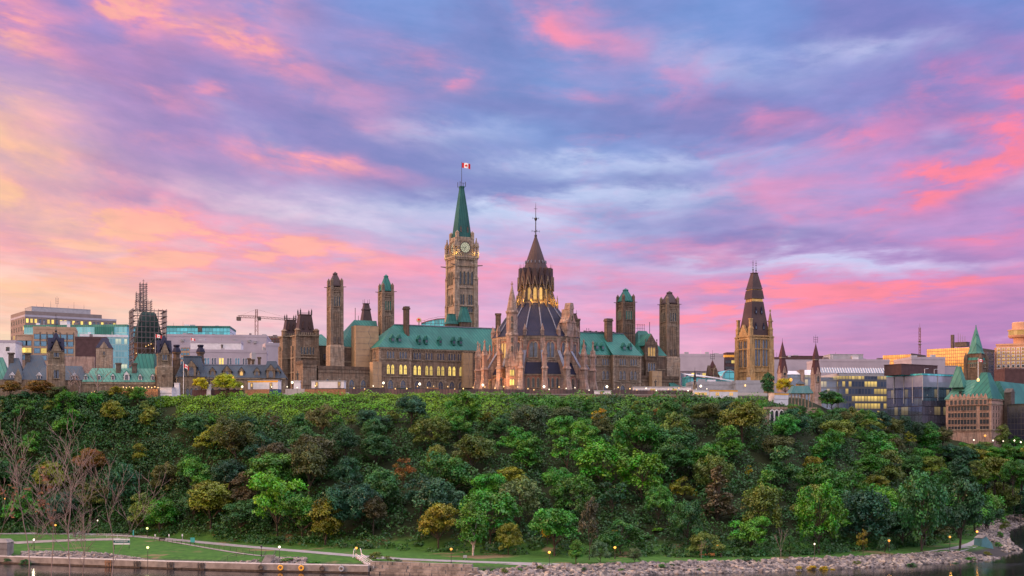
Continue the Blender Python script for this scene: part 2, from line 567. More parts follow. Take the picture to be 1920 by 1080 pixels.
M['orange_band'] = plain('orange_fascia', (.75, .36, .05), .1, .6, .6)
M['blue_band'] = plain('blue_container', (.03, .07, .16), .2, .6, .6)
M['lamp_orange'] = glow('sodium_lamp', (1.0, .40, .05), 2.2, .05)
M['lamp_warm'] = glow('warm_lamp', (1.0, .58, .20), 2.4, .05)
M['lamp_white'] = glow('white_lamp', (1.0, .84, .62), 3.0, .05)
M['lamp_green'] = glow('mercury_lamp', (.95, 1.0, .30), 2.6, .05)


# ------------------------------------------------------------------ gothic pieces
def arch_pts(w, h, n=5, sharp=1.0):
    """pointed arch outline standing on z = 0, centred on x = 0"""
    r = w * sharp; hs = h - sqrt(max(r * r - (r - w / 2) ** 2, 0.01))
    hs = max(hs, h * .2)
    pts = [(-w / 2, 0), (w / 2, 0)]
    for k in range(n + 1):
        t = k / n
        ang = t * math.acos((r - w / 2) / r)
        pts.append((w / 2 - r + r * cos(ang), hs + (h - hs) * (sin(ang) / max(sin(math.acos((r - w / 2) / r)), .01))))
    left = [(-x, z) for x, z in reversed(pts[2:-1])]
    return pts + left


WIN = {}


def win_proto(key, w, h, n=1, gap=.25, frame='trim', pane='pane', fw=.22, depth=.28, square=False, sill=True, mull=True):
    """meshes of a window: its stone surround and its panes (shared by every copy)"""
    if key in WIN:
        return WIN[key]
    fr, pn = MB(), MB()
    lw = (w - gap * (n - 1)) / n
    for i in range(n):
        cx = -w / 2 + lw / 2 + i * (lw + gap)
        p = [(-lw / 2, 0), (lw / 2, 0), (lw / 2, h), (-lw / 2, h)] if square else arch_pts(lw, h)
        q = [(x * (lw + 2 * fw) / lw, z * (h + fw) / h) for x, z in p]
        P = [(cx + x, z) for x, z in p]; Q = [(cx + x, z) for x, z in q]
        m = len(P)
        for k in range(m):
            l = (k + 1) % m
            fr.poly([(P[k][0], -depth, P[k][1]), (P[l][0], -depth, P[l][1]), (Q[l][0], -depth, Q[l][1]), (Q[k][0], -depth, Q[k][1])][::-1])
            fr.poly([(Q[k][0], -depth, Q[k][1]), (Q[l][0], -depth, Q[l][1]), (Q[l][0], 0, Q[l][1]), (Q[k][0], 0, Q[k][1])])
            fr.poly([(P[k][0], -depth, P[k][1]), (P[l][0], -depth, P[l][1]), (P[l][0], -.03, P[l][1]), (P[k][0], -.03, P[k][1])])
        pn.poly([(x, -.035, z) for x, z in P])
        if mull and lw > 1.1:
            fr.box(cx - .07, cx + .07, -.12, -.04, 0, h * .8)
            fr.box(cx - lw / 2, cx + lw / 2, -.11, -.04, h * .52, h * .52 + .12)
    if sill:
        fr.box(-w / 2 - fw - .1, w / 2 + fw + .1, -depth - .12, 0, -.28, -.003)
    WIN[key] = (fr.mesh('window', M[frame]), pn.mesh('pane', M[pane]))
    return WIN[key]


def window(parent, key, a, b, z, rz=0.0, pane=None):
    """hang a copy of a window on a wall whose outward normal is -y turned by rz"""
    fm, pm = WIN[key]
    o = bpy.data.objects.new('window', fm); C.objects.link(o)
    o.parent = parent; o.location = (a, b, z); o.rotation_euler = (0, 0, rz)
    p = bpy.data.objects.new('pane', pm); C.objects.link(p); p.parent = o
    if pane:
        p.material_slots[0].link = 'OBJECT'; p.material_slots[0].material = M[pane]
    return o


def pinnacle(mb, x, y, z, w, h, mat=None, cross=True):
    """square shaft with a gabled spirelet"""
    mb.box(x - w / 2, x + w / 2, y - w / 2, y + w / 2, z, z + h * .4, mat)
    mb.box(x - w * .62, x + w * .62, y - w * .62, y + w * .62, z + h * .4, z + h * .45, mat)
    mb.pyr(x, y, w * .5, z + h * .45, z + h * .96, mat, .05)
    if cross:
        mb.box(x - w * .22, x + w * .22, y - w * .22, y + w * .22, z + h * .93, z + h, mat)


def hip_roof(mb, x0, x1, y0, y1, z0, z1, inset, mat=None):
    ym = (y0 + y1) / 2
    a, b, c, d = (x0, y0, z0), (x1, y0, z0), (x1, y1, z0), (x0, y1, z0)
    e, f = (x0 + inset, ym, z1), (x1 - inset, ym, z1)
    mb.poly([a, b, f, e], mat); mb.poly([c, d, e, f], mat)
    mb.poly([d, a, e], mat); mb.poly([b, c, f], mat)

# ------------------------------------------------------------------ land and water
rnd = random.Random(7)
def at(px, py, z=0.0):
    """point at height z seen at a photo pixel below the horizon"""
    Y = (HC - z) * F / (py - HZ)
    return Vector((SX(px, Y), Y, z))


SHORE = [at(*p) for p in [(-900, 1050), (-400, 1052), (0, 1056), (300, 1066), (480, 1071), (690, 1075), (870, 1081), (1000, 1083), (1200, 1078), (1440, 1071), (1665, 1062),
                          (1815, 1052), (1877, 1045), (1906, 1037), (1900, 1025), (1885, 1012), (1884, 997), (1915, 981), (2000, 970), (2300, 955), (3200, 950)]]
SH2 = [(p.x, p.y) for p in SHORE]
POLYG = SH2 + [(9000, 2000), (9000, 9000), (-9000, 9000), (-9000, SH2[0][1])]


def inside(x, y):
    c = False; n = len(POLYG); j = n - 1
    for i in range(n):
        xi, yi = POLYG[i]; xj, yj = POLYG[j]
        if (yi > y) != (yj > y) and x < (xj - xi) * (y - yi) / (yj - yi) + xi:
            c = not c
        j = i
    return c


def shore_d(x, y):
    best = 1e9
    for (ax, ay), (bx, by) in zip(SH2, SH2[1:]):
        dx, dy = bx - ax, by - ay
        t = max(0, min(1, ((x - ax) * dx + (y - ay) * dy) / (dx * dx + dy * dy)))
        best = min(best, (ax + dx * t - x) ** 2 + (ay + dy * t - y) ** 2)
    d = sqrt(best)
    return d if inside(x, y) else -d


def interp(x, tab, k):
    if x <= tab[0][0]: return tab[0][k]
    for p, q in zip(tab, tab[1:]):
        if x <= q[0]:
            t = (x - p[0]) / (q[0] - p[0])
            return p[k] + (q[k] - p[k]) * t
    return tab[-1][k]


# px, foot of the slope, top of the slope, height of the top, height of the plateau behind
PROF = [(-600, 470, 500, 45, 49), (0, 446, 488, 46, 50), (250, 437, 484, 47, 50), (450, 404, 478, 47.3, 50), (600, 384, 472, 47.4, 50), (900, 364, 470, 47.0, 50), (1100, 354, 470, 46.8, 50), (1300, 352, 470, 46.6, 50), (1430, 355, 474, 46, 50),
        (1500, 360, 482, 43, 49), (1560, 366, 492, 38, 44), (1650, 380, 510, 33, 38), (1750, 400, 540, 28, 34), (1830, 450, 562, 27, 33), (1880, 520, 600, 28, 33), (1920, 570, 640, 29, 33), (2300, 680, 760, 24, 33)]


def sstep(t):
    t = max(0.0, min(1.0, t)); return t * t * (3 - 2 * t)


def bump(x, y):
    return (sin(x * .13 + y * .07) + sin(x * .051 - y * .11 + 1.3) + sin(x * .23 + 2) * sin(y * .19)) * .5


def hgt(x, y):
    d = shore_d(x, y) if y < 900 else 200.0
    if d < 0:
        return max(-3.0, d * .35)
    px = 960 + F * x / y
    yb, yt, zt, zp = (interp(px, PROF, k) for k in (1, 2, 3, 4))
    foot = 2.2 * sstep(d / 10.0) + min(d, 90) * .011
    t = (y - yb) / (yt - yb)
    if t <= 0:
        return foot
    if t < 1:
        s = t * .75 + sstep(t) * .25
        return foot + ((zt - foot) * s + bump(x, y) * .9 * sin(pi * t)) * sstep((d - 10) / 34)
    return zt + (zp - zt) * sstep((y - yt) / 45.0)


GX0, GX1, GY0, GY1, GS = -330.0, 420.0, 296.0, 716.0, 3.0
NX, NY = int((GX1 - GX0) / GS) + 1, int((GY1 - GY0) / GS) + 1
GH = [[hgt(GX0 + i * GS, GY0 + j * GS) for i in range(NX)] for j in range(NY)]


def gh(x, y):
    fx, fy = (x - GX0) / GS, (y - GY0) / GS
    i, j = max(0, min(NX - 2, int(fx))), max(0, min(NY - 2, int(fy)))
    u, v = fx - i, fy - j
    return (GH[j][i] * (1 - u) + GH[j][i + 1] * u) * (1 - v) + (GH[j + 1][i] * (1 - u) + GH[j + 1][i + 1] * u) * v


def on_ground(px, py, y0=312.0, y1=700.0):
    """where the sight line through a photo pixel meets the land"""
    y = y0
    while y < y1:
        if gh(SX(px, y), y) >= SZ(py, y):
            return Vector((SX(px, y), y, gh(SX(px, y), y)))
        y += .5
    return None


def ground_mat():
    m, T = mat_new('grass_and_earth')
    co = coords(T); x, y, z = T.sep(co)
    n = T.noise(co, .09, 5.0, .6); n2 = T.noise(co, .6, 4.0, .65)
    g = T.mix(T.sstep(n2, .3, .7), (.026, .074, .016, 1), (.052, .130, .024, 1))
    g = T.mix(T.sstep(n, .56, .68), g, (.16, .115, .07, 1))
    e = T.mix(n2, (.012, .020, .009, 1), (.026, .030, .015, 1))
    c = T.mix(T.sstep(z, 3.6, 6.5), g, e)
    c = T.mix(T.sstep(z, 1.2, 2.1, 1.0, 0.0), c, (.045, .04, .042, 1))
    c = T.mix(T.sstep(z, 47.6, 48.6), c, (.17, .155, .15, 1))
    finish(T, c, .95, .1)
    return m


gm = MB()
xs = [-7000, -2500, -900] + [GX0 + i * GS for i in range(NX)] + [900, 2500, 7000]
ys = [GY0 + j * GS for j in range(NY)] + [900, 1500, 3000, 9000]
for y in ys:
    for x in xs:
        if GX0 <= x <= GX1 and y <= GY1:
            z = GH[int(round((y - GY0) / GS))][int(round((x - GX0) / GS))]
        else:
            z = hgt(max(-700, min(700, x)), y if y <= 900 else 900)
        gm.v.append((x, y, z))
nxs = len(xs)
for j in range(len(ys) - 1):
    for i in range(nxs - 1):
        k = j * nxs + i
        gm.f.append((k, k + 1, k + nxs + 1, k + nxs)); gm.m.append(0)
ground = structure(gm.build('ground', ground_mat()))
for p in ground.data.polygons: p.use_smooth = True


def water_mat():
    m, T = mat_new('river_water')
    co = coords(T)
    mp = T.node('ShaderNodeMapping'); T.put(mp.inputs[0], co); mp.inputs['Scale'].default_value = (.35, .9, 1)
    n = T.noise(E(T, mp.outputs[0]), 1.0, 3.0, .55)
    big = T.noise(co, .035, 2.0, .5)
    b = T.node('ShaderNodeBump'); b.inputs['Strength'].default_value = .10; b.inputs['Distance'].default_value = .25
    T.put(b.inputs['Height'], n)
    finish(T, (.010, .011, .016, 1), T.sstep(big, .4, .6, .04, .16), .5, 0, None, 0, E(T, b.outputs[0]))
    return m


wm = MB(); wm.poly([(-7000, -200, 0), (7000, -200, 0), (7000, 1500, 0), (-7000, 1500, 0)])
structure(wm.build('river_water', water_mat()))


def ribbon(name, pts, w, mat, lift=.05, step=1.5):
    mb = MB(); P = [Vector((p.x, p.y, 0)) for p in pts]
    # smooth the line
    for _ in range(2):
        Q = [P[0]]
        for a, b in zip(P, P[1:]):
            Q += [a * .75 + b * .25, a * .25 + b * .75]
        P = Q + [P[-1]]
    D = []
    for a, b in zip(P, P[1:]):
        n = max(1, int((b - a).length / step))
        D += [a.lerp(b, k / n) for k in range(n)]
    D.append(P[-1])
    for k, p in enumerate(D):
        t = (D[min(k + 1, len(D) - 1)] - D[max(k - 1, 0)]).normalized(); s = Vector((t.y, -t.x, 0))
        for q in (-1, 0, 1):
            v = p + s * (w / 2 * q); mb.v.append((v.x, v.y, gh(v.x, v.y) + lift))
    for k in range(len(D) - 1):
        for q in (0, 1):
            i = k * 3 + q
            mb.f.append((i, i + 1, i + 4, i + 3)); mb.m.append(0)
    o = structure(mb.build(name, mat))
    return o


PATH = [at(px, py, 2.6) for px, py in [(-40, 1003.5), (60, 1003.5), (150, 1004), (240, 1006.5), (330, 1014), (480, 1027), (600, 1036), (690, 1043), (760, 1047), (900, 1052), (1050, 1056), (1140, 1055), (1300, 1051), (1440, 1048), (1560, 1044), (1700, 1037), (1790, 1028), (1838, 1016), (1850, 998)]]
ribbon('river_path', PATH, 4.6, M['asphalt'])
ribbon('footpath', [at(px, py, 2.4) for px, py in [(262, 1007), (300, 1015), (350, 1023), (420, 1034), (480, 1042), (560, 1047)]], 1.6, M['concrete'], .09)
ribbon('plaza', [at(px, py, 3.0) for px, py in [(20, 1016), (90, 1013), (150, 1011), (225, 1010)]], 9, M['concrete'], .07)

# the near bank under the camera, where the bare tree grows
nb = MB()
for j in range(13):
    for i in range(41):
        x, y = -60 + i * 4.0, -40 + j * 8.0
        nb.v.append((x, y, (19.5 + bump(x, y) * .5) if y < 34 else max(-2.0, 19.5 - (y - 34) * 1.05)))
for j in range(12):
    for i in range(40):
        k = j * 41 + i
        nb.f.append((k, k + 1, k + 42, k + 41)); nb.m.append(0)
structure(nb.build('near_bank', ground_mat()))

# ------------------------------------------------------------------ the long parliament block
CB = FR(711, 535, 25, 50.0)
cb = thing('parliament_block', 'long sandstone gothic parliament block with green copper roof behind the round library', 'parliament building', CB.O, CB.t)
aP0, aP1 = 0.0, CB.A(771)
aM1 = CB.A(1150); aR1 = CB.A(1202)
D = 20.0
EV = 18.0
w = MB()
w.box(aP0, aP1, 0, D, 0, EV)
w.box(aP1, aM1, 2.4, D, 0, EV)
w.box(aM1, aR1, 0, D, 0, EV)
w.build('wall', M['stone'], cb)
t = MB()
for z in (6.9, 13.3):
    t.box(aP0 - .15, aP1 + .15, -.22, 0, z, z + .4); t.box(aP1 + .16, aM1 - .16, 2.2, 2.4, z, z + .4); t.box(aM1 - .15, aR1 + .15, -.22, 0, z, z + .4)
    t.box(aP0 - .22, aP0, 0, D, z, z + .4)
for a0, a1, b in ((aP0, aP1, 0), (aP1 + .6, aM1 - .6, 2.4), (aM1, aR1, 0)):
    t.box(a0 - .3, a1 + .3, b - .4, b, EV - .5, EV + .05)
    n = int((a1 - a0) / 1.1)
    for k in range(n):
        x = a0 + (k + .5) * (a1 - a0) / n
        t.box(x - .22, x + .22, b - .32, b, EV - 1.0, EV - .5)
t.box(aP0 - .35, aP0, -.3, D, EV - .5, EV + .04)
t.build('string_course', M['trim'], cb)
q = MB()
for x in (aP0, aP1, aM1, aR1):
    for k in range(22):
        wq = .75 if k % 2 else .5
        q.box(x - wq if x in (aP1, aR1) else x - .04, x + .04 if x in (aP1, aR1) else x + wq, -.05, .6, k * .8, k * .8 + .74)
q.build('quoin', M['stone_pale'], cb)
# roofs
RZ = 27.6
r = MB()
e = .5
apL = (CB.A(738.5, 10), 10, RZ); apR = (CB.A(1169, 10), 10, RZ)
r.poly([(aP0 - e, -e, EV), (aP1 + e, -e, EV), apL])
r.poly([(aP0 - e, D, EV), (aP0 - e, -e, EV), apL])
r.poly([(aP1 + e, -e, EV), (aP1 + e, 8, EV + 7), apL])
r.poly([(aM1 - e, -e, EV), (aR1 + e, -e, EV), apR]); r.poly([(aR1 + e, -e, EV), (aR1 + e, D, EV), apR])
r.poly([(aM1 - e, 8, EV + 7), (aM1 - e, -e, EV), apR])
r.poly([(aP0 + 1, 1.9, EV), (aR1 - 1, 1.9, EV), apR, apL])
r.poly([(aR1 - 1, D, EV), (aP0 + 1, D, EV), apL, apR])
r.build('roof', M['copper'], cb)
rl = MB()
rl.box(apL[0], apR[0], 9.7, 10.3, RZ - .1, RZ + .25)
rl.build('ridge', M['lead'], cb)
# parapet equipment along the right ridge
g = MB()
for k in range(26):
    x = CB.A(1095, 10) + k * .9
    g.box(x, x + .5, 9.5, 10.5, RZ + .26, RZ + .5 + .25 * (k % 3 == 0))
g.bar((CB.A(1100, 10), 10, RZ), (CB.A(1100, 10), 10, RZ + 1.8), .1); g.bar((CB.A(1104, 10), 10, RZ), (CB.A(1104, 10), 10, RZ + 1.8), .1)
g.build('roof_vent', M['iron'], cb)


def roof_b(z): return 1.9 + (z - EV) / (RZ - EV) * 8.1


def dormer(mb, parent, a, b, z, w=1.15, h=1.5):
    d = MB()
    d.box(a - w / 2, a + w / 2, b - .5, b + 1.2, z - .3, z + h)
    d.prism([(a - w * .72, z + h), (a + w * .72, z + h), (a, z + h + 1.6)], b - .6, b + 1.6)
    o = d.build('dormer', M['copper'], parent)
    p = MB(); p.poly([(a - w * .36, b - .53, z + .35), (a + w * .36, b - .53, z + .35), (a + w * .36, b - .53, z + h - .15), (a - w * .36, b - .53, z + h - .15)])
    p.build('pane', M['pane'], o)


for px in (737.5, 750.5): dormer(r, cb, CB.A(px, 1), roof_b(20) - 1.5, 20.2)
for px in (787, 800, 826, 851.5, 864.5, 1098, 1120, 1131): dormer(r, cb, CB.A(px, 3), roof_b(20), 20.2)
for px in (1172, 1184): dormer(r, cb, CB.A(px, 1), roof_b(20) - 1.5, 20.2)
# chimneys
for px, w0, zt in ((762.5, 1.7, 34.5), (1141.5, 2.6, 33.4)):
    c = MB(); a = CB.A(px, 7)
    c.box(a - w0 / 2, a + w0 / 2, 6.2, 8.6, 22, zt - 1.2); c.box(a - w0 / 2 - .25, a + w0 / 2 + .25, 5.9, 8.9, zt - 1.2, zt - .6); c.box(a - w0 / 2 - .05, a + w0 / 2 + .05, 6.1, 8.7, zt - .6, zt)
    c.build('chimney', M['stone_dark'], cb)
# windows: three rows
win_proto('trip', 3.0, 2.7, 3, .35, pane='pane', fw=.16)
win_proto('pair', 2.9, 3.6, 2, .62, pane='pane', fw=.2)
win_proto('low', 2.0, 4.6, 1, pane='pane', fw=.4)
win_proto('half', 1.3, 3.6, 1, pane='pane', fw=.2)
for px in (732, 755.5):
    window(cb, 'trip', CB.A(px), 0, 13.9); window(cb, 'pair', CB.A(px), 0, 8.0, pane='pane_lit'); window(cb, 'low', CB.A(px), 0, 1.2)
for px in (782, 804, 826, 847):
    a = CB.A(px, 2.4)
    window(cb, 'trip', a, 2.4, 13.9); window(cb, 'pair', a, 2.4, 8.0, pane='pane_lit'); window(cb, 'low', a, 2.4, 1.2)
for px in (864, ):
    a = CB.A(px, 2.4); window(cb, 'trip', a, 2.4, 13.9); window(cb, 'half', a, 2.4, 8.0, pane='pane_lit'); window(cb, 'low', a, 2.4, 1.2)
for px in (1112, 1135):
    a = CB.A(px, 2.4); window(cb, 'trip', a, 2.4, 13.9); window(cb, 'pair', a, 2.4, 8.0); window(cb, 'low', a, 2.4, 1.2)
for px in (1167, 1187.5):
    window(cb, 'trip', CB.A(px), 0, 13.9); window(cb, 'pair', CB.A(px), 0, 8.0); window(cb, 'low', CB.A(px), 0, 1.2)
for b in (5, 10, 15):
    window(cb, 'half', aP0, b, 13.0, -pi / 2); window(cb, 'half', aP0, b, 7.5, -pi / 2)
# corridor that joins the library
cc = MB(); ac0, ac1 = CB.A(915, -8), CB.A(985, -8)
cc.box(ac0 + 6, ac0 + 14, -14, 2.3, 0, 12); cc.build('corridor', M['stone'], cb)


# ventilation towers of the block
def vent_tower(lab, px0, px1, b, pytop, pyapex, pylow, roofmat, plinth=None, louvre='pane_dark', stat='stone'):
    a0 = CB.A(px0, b)
    a1 = CB.A(px1, b)
    W_ = (a1 - a0) / (1 + .466 * .92)          # front face; the rest of the outline is the left face
    sh = (a1 - a0) - W_
    ac = a1 - W_ / 2
    Yc = CB.Y(ac, b)
    zt = SZ(pytop, Yc) - 50; za = SZ(pyapex, Yc) - 50; zl = SZ(pylow, Yc) - 50
    h = W_ / 2
    th = thing('ventilation_tower', lab, 'tower', CB.W(ac, b + h), CB.t, 'tall square towers of the parliament block')
    s = MB()
    s.box(-h + .25, h - .25, -h + .25, h - .25, 0, zt - 1.0)
    for sx in (-1, 1):
        for sy in (-1, 1):
            x, y = sx * (h - .55), sy * (h - .55)
            s.box(x - .6, x + .6, y - .6, y + .6, 0, zt - .6)
            s.box(x - .5, x + .5, y - .5, y + .5, zt - .6, zt + 1.6); s.pyr(x, y, .5, zt + 1.6, zt + 2.6)
    # ribs that run up the faces
    for k in (-1, 0, 1):
        x = k * (h - 1.2) * .62
        s.box(x - .22, x + .22, -h + .02, -h + .25, 5, zt - 10.4); s.box(-h + .02, -h + .25, x - .22, x + .22, 5, zt - 10.4)
    for z in (zt - 10.4, zt - 8.6, zt - 3.0, zt - 1.5):
        s.box(-h - .02, h + .02, -h - .02, h + .02, z, z + .35)
    n = 9
    for k in range(n):
        x = -h + (k + .5) * 2 * h / n
        s.box(x - .16, x + .16, -h - .1, -h + .2, zt - 2.4, zt - 1.5)
    s.build('shaft', M[stat], th)
    if plinth is not None:
        zp = SZ(plinth, Yc) - 50
        p = MB(); p.box(-h - .25, h + .25, -h - .25, h + .25, 0, zp); p.frus(-h - .25, h + .25, -h - .25, h + .25, zp, -h, h, -h, h, zp + .8)
        p.build('plinth', M['stone_pale'], th)
        lp = MB()
        for k in (-.5, .5):
            lp.box(k * 2 - .55, k * 2 + .55, -h - .12, -h + .1, zp + 1.2, zp + 3.8)
        lp.build('vent_opening', M['trim_dark'], th)
    key = 'vent%.1f' % W_
    win_proto(key, W_ * .48, 3.7, 3, .38, pane=louvre, fw=.18, sill=False, mull=False)
    window(th, key, 0, -h + .24, zt - 8.2); window(th, key, -h + .24, 0, zt - 8.2, -pi / 2)
    gb = MB()
    for z in (zt - .9,):
        for sx, sy in ((-1, -1), (1, -1), (1, 1), (-1, 1)):
            gb.bar((sx * h * .9, sy * h * .9, z), (sx * (h + 1.1), sy * (h * .9 + .2), z + .1), .2, .14, 4)
    gb.build('gargoyle', M['trim_dark'], th)
    r = MB(); rb = h - .42
    r.box(-rb - .3, rb + .3, -rb - .3, rb + .3, zt - .7, zt - .2)
    r.frus(-rb - .15, rb + .15, -rb - .15, rb + .15, zt - .2, -rb * .3, rb * .3, -rb * .3, rb * .3, za - 1.1)
    r.frus(-rb * .36, rb * .36, -rb * .36, rb * .36, za - 1.1, -rb * .36, rb * .36, -rb * .36, rb * .36, za - .7)
    r.pyr(0, 0, rb * .34, za - .7, za)
    r.build('roof', M[roofmat], th)
    return th


vent_tower('tall square stone tower with dark pyramid cap, leftmost of the four tall towers', 610, 644, 12, 533, 508, 700, 'slate_brown', plinth=650)
vent_tower('square stone tower with green pyramid cap beside the beige scaffold sheet', 707, 739, 16, 542, 513, 640, 'copper', louvre='copper')
vent_tower('square stone tower with green pyramid cap rising behind the copper roof right of the library', 1158, 1191, 14, 562, 539, 650, 'copper', louvre='copper', stat='stone_dark')
vent_tower('tall square stone tower with dark pyramid cap at the right end of the parliament block', 1240.5, 1274, 10, 566, 544, 700, 'slate_brown', plinth=672)

# end blocks behind the towers
def end_block(lab, pxa, pxb, b0, b1, pye, pyr_, pxr0, pxr1):
    a0, a1 = CB.A(pxa, b0), CB.A(pxb, b0); bm = (b0 + b1) / 2
    ze = SZ(pye, CB.Y((a0 + a1) / 2, b0)) - 50; r0, r1 = CB.A(pxr0, bm), CB.A(pxr1, bm)
    zr = SZ(pyr_, CB.Y(r0, bm)) - 50
    th = thing('end_pavilion', lab, 'building', CB.W(a0, b0), CB.t)
    L, Dp = a1 - a0, b1 - b0
    s = MB(); s.box(0, L, 0, Dp, 0, ze); s.build('wall', M['stone_dark'], th)
    c = MB(); c.box(-.3, L + .3, -.3, 0, ze - .6, ze); c.box(-.2, L + .2, -.2, 0, ze - 6, ze - 5.6); c.build('string_course', M['trim'], th)
    R = MB(); A_, B_, C_, D_ = (-.4, -.4, ze), (L + .4, -.4, ze), (L + .4, Dp, ze), (-.4, Dp, ze)
    E_, F_ = (r0 - a0, Dp / 2, zr), (r1 - a0, Dp / 2, zr)
    R.poly([A_, B_, F_, E_]); R.poly([C_, D_, E_, F_]); R.poly([D_, A_, E_]); R.poly([B_, C_, F_]); R.build('roof', M['copper'], th)
    return th, a0, ze


eb, ea0, eze = end_block('stone end pavilion with green hip roof between two tall towers on the left', 641, 712, 14, 32, 651, 600, 664, 706)
mb = MB(); mb.bar((CB.A(666, 23) - ea0, 9, eze + 8), (CB.A(666, 23) - ea0, 9, eze + 16), .12); mb.bar((CB.A(672, 23) - ea0, 9, eze + 8), (CB.A(672, 23) - ea0, 9, eze + 13), .1); mb.build('mast', M['iron'], eb)
wb_, wa0, wze = end_block('stone end pavilion with green roof and gabled bay right of the library', 1199, 1248, 7, 27, 666.5, 620, 1196, 1212)
L0 = CB.A(1208, 7) - wa0; L1 = CB.A(1229, 7) - wa0; cx = (L0 + L1) / 2; hw = (L1 - L0) / 2
gb = MB()
gb.box(L0, L1, -1.2, 4, 4, 23); gb.prism([(L0 - .3, 23), (L1 + .3, 23), (cx, 27.6)], -1.4, 4.5)
for x in (L0, L1): pinnacle(gb, x, -1.1, 17, .9, 8.5)
gb.box(L0 - .3, L1 + .3, -1.5, -1.2, 16.6, 17.1); gb.box(L0 - .2, L1 + .2, -1.4, -1.2, 10.2, 10.6)
gb.build('gabled_bay', M['stone_dark'], wb_)
gr = MB(); gr.prism([(L0 - .6, 22.9), (cx, 27.9), (L1 + .6, 22.9), (L1 + .5, 22.6), (cx, 27.4), (L0 - .5, 22.6)], -.9, 10); gr.build('bay_roof', M['copper'], wb_)
win_proto('bay3', 3.4, 3.6, 3, .3, fw=.2)
window(wb_, 'bay3', cx, -1.2, 12); window(wb_, 'bay3', cx, -1.2, 18.5, pane='pane_warm')
mb = MB(); mb.bar((CB.A(1218, 17) - wa0, 10, wze + 7), (CB.A(1218, 17) - wa0, 10, wze + 15), .13)
for k in range(4): mb.bar((CB.A(1196 + k * 4, 17) - wa0, 10, wze + 9), (CB.A(1196 + k * 4, 17) - wa0, 10, wze + 14), .08)
for z in (10.5, 12, 13.6): mb.bar((CB.A(1192, 17) - wa0, 10, wze + z), (CB.A(1209, 17) - wa0, 10, wze + z), .06)
mb.build('mast', M['iron'], wb_)

# low ranges in front
def low_range(lab, pxa, pxb, b0, b1, pyt, wins, stonekey='stone', wkey='low2'):
    a0, a1 = CB.A(pxa, b0), CB.A(pxb, b0); L = a1 - a0
    zt = SZ(pyt, CB.Y((a0 + a1) / 2, b0)) - 50
    th = thing('stone_range', lab, 'building', CB.W(a0, b0), CB.t)
    s = MB(); s.box(0, L, 0, b1 - b0, 0, zt - 1.2); s.build('wall', M[stonekey], th)
    c = MB(); c.box(-.25, L + .25, -.25, b1 - b0, zt - 1.2, zt); c.box(-.15, L + .15, -.15, 0, zt - 2.6, zt - 2.3); c.box(-.15, L + .15, -.12, 0, 3.0, 3.3); c.build('parapet', M['stone_dark'], th)
    for px in wins: window(th, wkey, CB.A(px, b0) - a0, 0, 1.3)
    return th, L, zt


win_proto('low2', 1.9, 4.4, 1, fw=.35)
lr, L, zt = low_range('low stone range with four arched windows below the leftmost tall tower', 597, 700, 3, 16, 687, (614, 636.5, 659, 681))
for k in range(2): window(lr, 'low2', 0, 4 + 4 * k, 1.3, -pi / 2)
low_range('short stone block with battered corner beside the twin roofed pavilion', 568, 594, 3, 12, 676, ())
low_range('low stone range with pointed windows behind the white site trailer', 1203, 1272, 2, 12, 705, (1208, 1249))
# scaffold sheets
def sheet(lab, pxa, pxb, b0, b1, pyt, pyb):
    a0, a1 = CB.A(pxa, b0), CB.A(pxb, b0); Yc = CB.Y(a0, b0)
    z1 = SZ(pyt, Yc) - 50; z0 = max(0, SZ(pyb, Yc) - 50)
    th = thing('scaffold_sheet', lab, 'scaffold', CB.W(a0, b0, z0), CB.t)
    L = a1 - a0
    s = MB(); s.box(0, L, 0, b1 - b0, 0, z1 - z0)
    s.build('sheeting', M['tarp'], th)
    f = MB(); n = max(2, int((z1 - z0) / 2.2))
    for k in range(n + 1):
        f.box(-.05, L + .05, -.05, 0, k * (z1 - z0) / n - .03, k * (z1 - z0) / n + .03)
    for k in range(n):
        zz = k * (z1 - z0) / n; x = L * (.55 + .12 * (k % 2))
        f.bar((x, -.04, zz), (L * (.55 + .12 * ((k + 1) % 2)), -.04, zz + (z1 - z0) / n), .06, n=4)
    f.build('lashing', M['concrete'], th)


sheet('tall beige scaffold sheet between the two left towers', 666.5, 710, 9, 14, 610, 688)
sheet('narrow beige scaffold sheet left of the lit windows', 699, 715.5, -1.5, 2, 678, 727)
sheet('beige scaffold sheet between the lit windows and the library', 869, 886, .3, 3, 661, 727)
sheet('small beige scaffold sheet behind the white trailer', 1223, 1241, -1.5, 1, 695, 726)

# little copper lean-to at the right end
a0, a1 = CB.A(1262, -2), CB.A(1300, -2)
th = thing('copper_roofed_annex', 'small annex with bright green copper hip roof right of the trailer', 'building', CB.W(a0, -2), CB.t)
s = MB(); s.box(.3, a1 - a0 - .3, .3, 9.7, 0, 2.6); s.build('wall', M['stone_dark'], th)
r = MB(); L = a1 - a0; r.frus(0, L, 0, 10, 2.6, 0.5, L * .28, 4, 6, 7.4); r.build('roof', M['copper'], th)
c = MB(); c.box(L * .5, L * .5 + .9, 1.6, 2.6, 3, 6.0); c.build('chimney', M['trim_dark'], th)

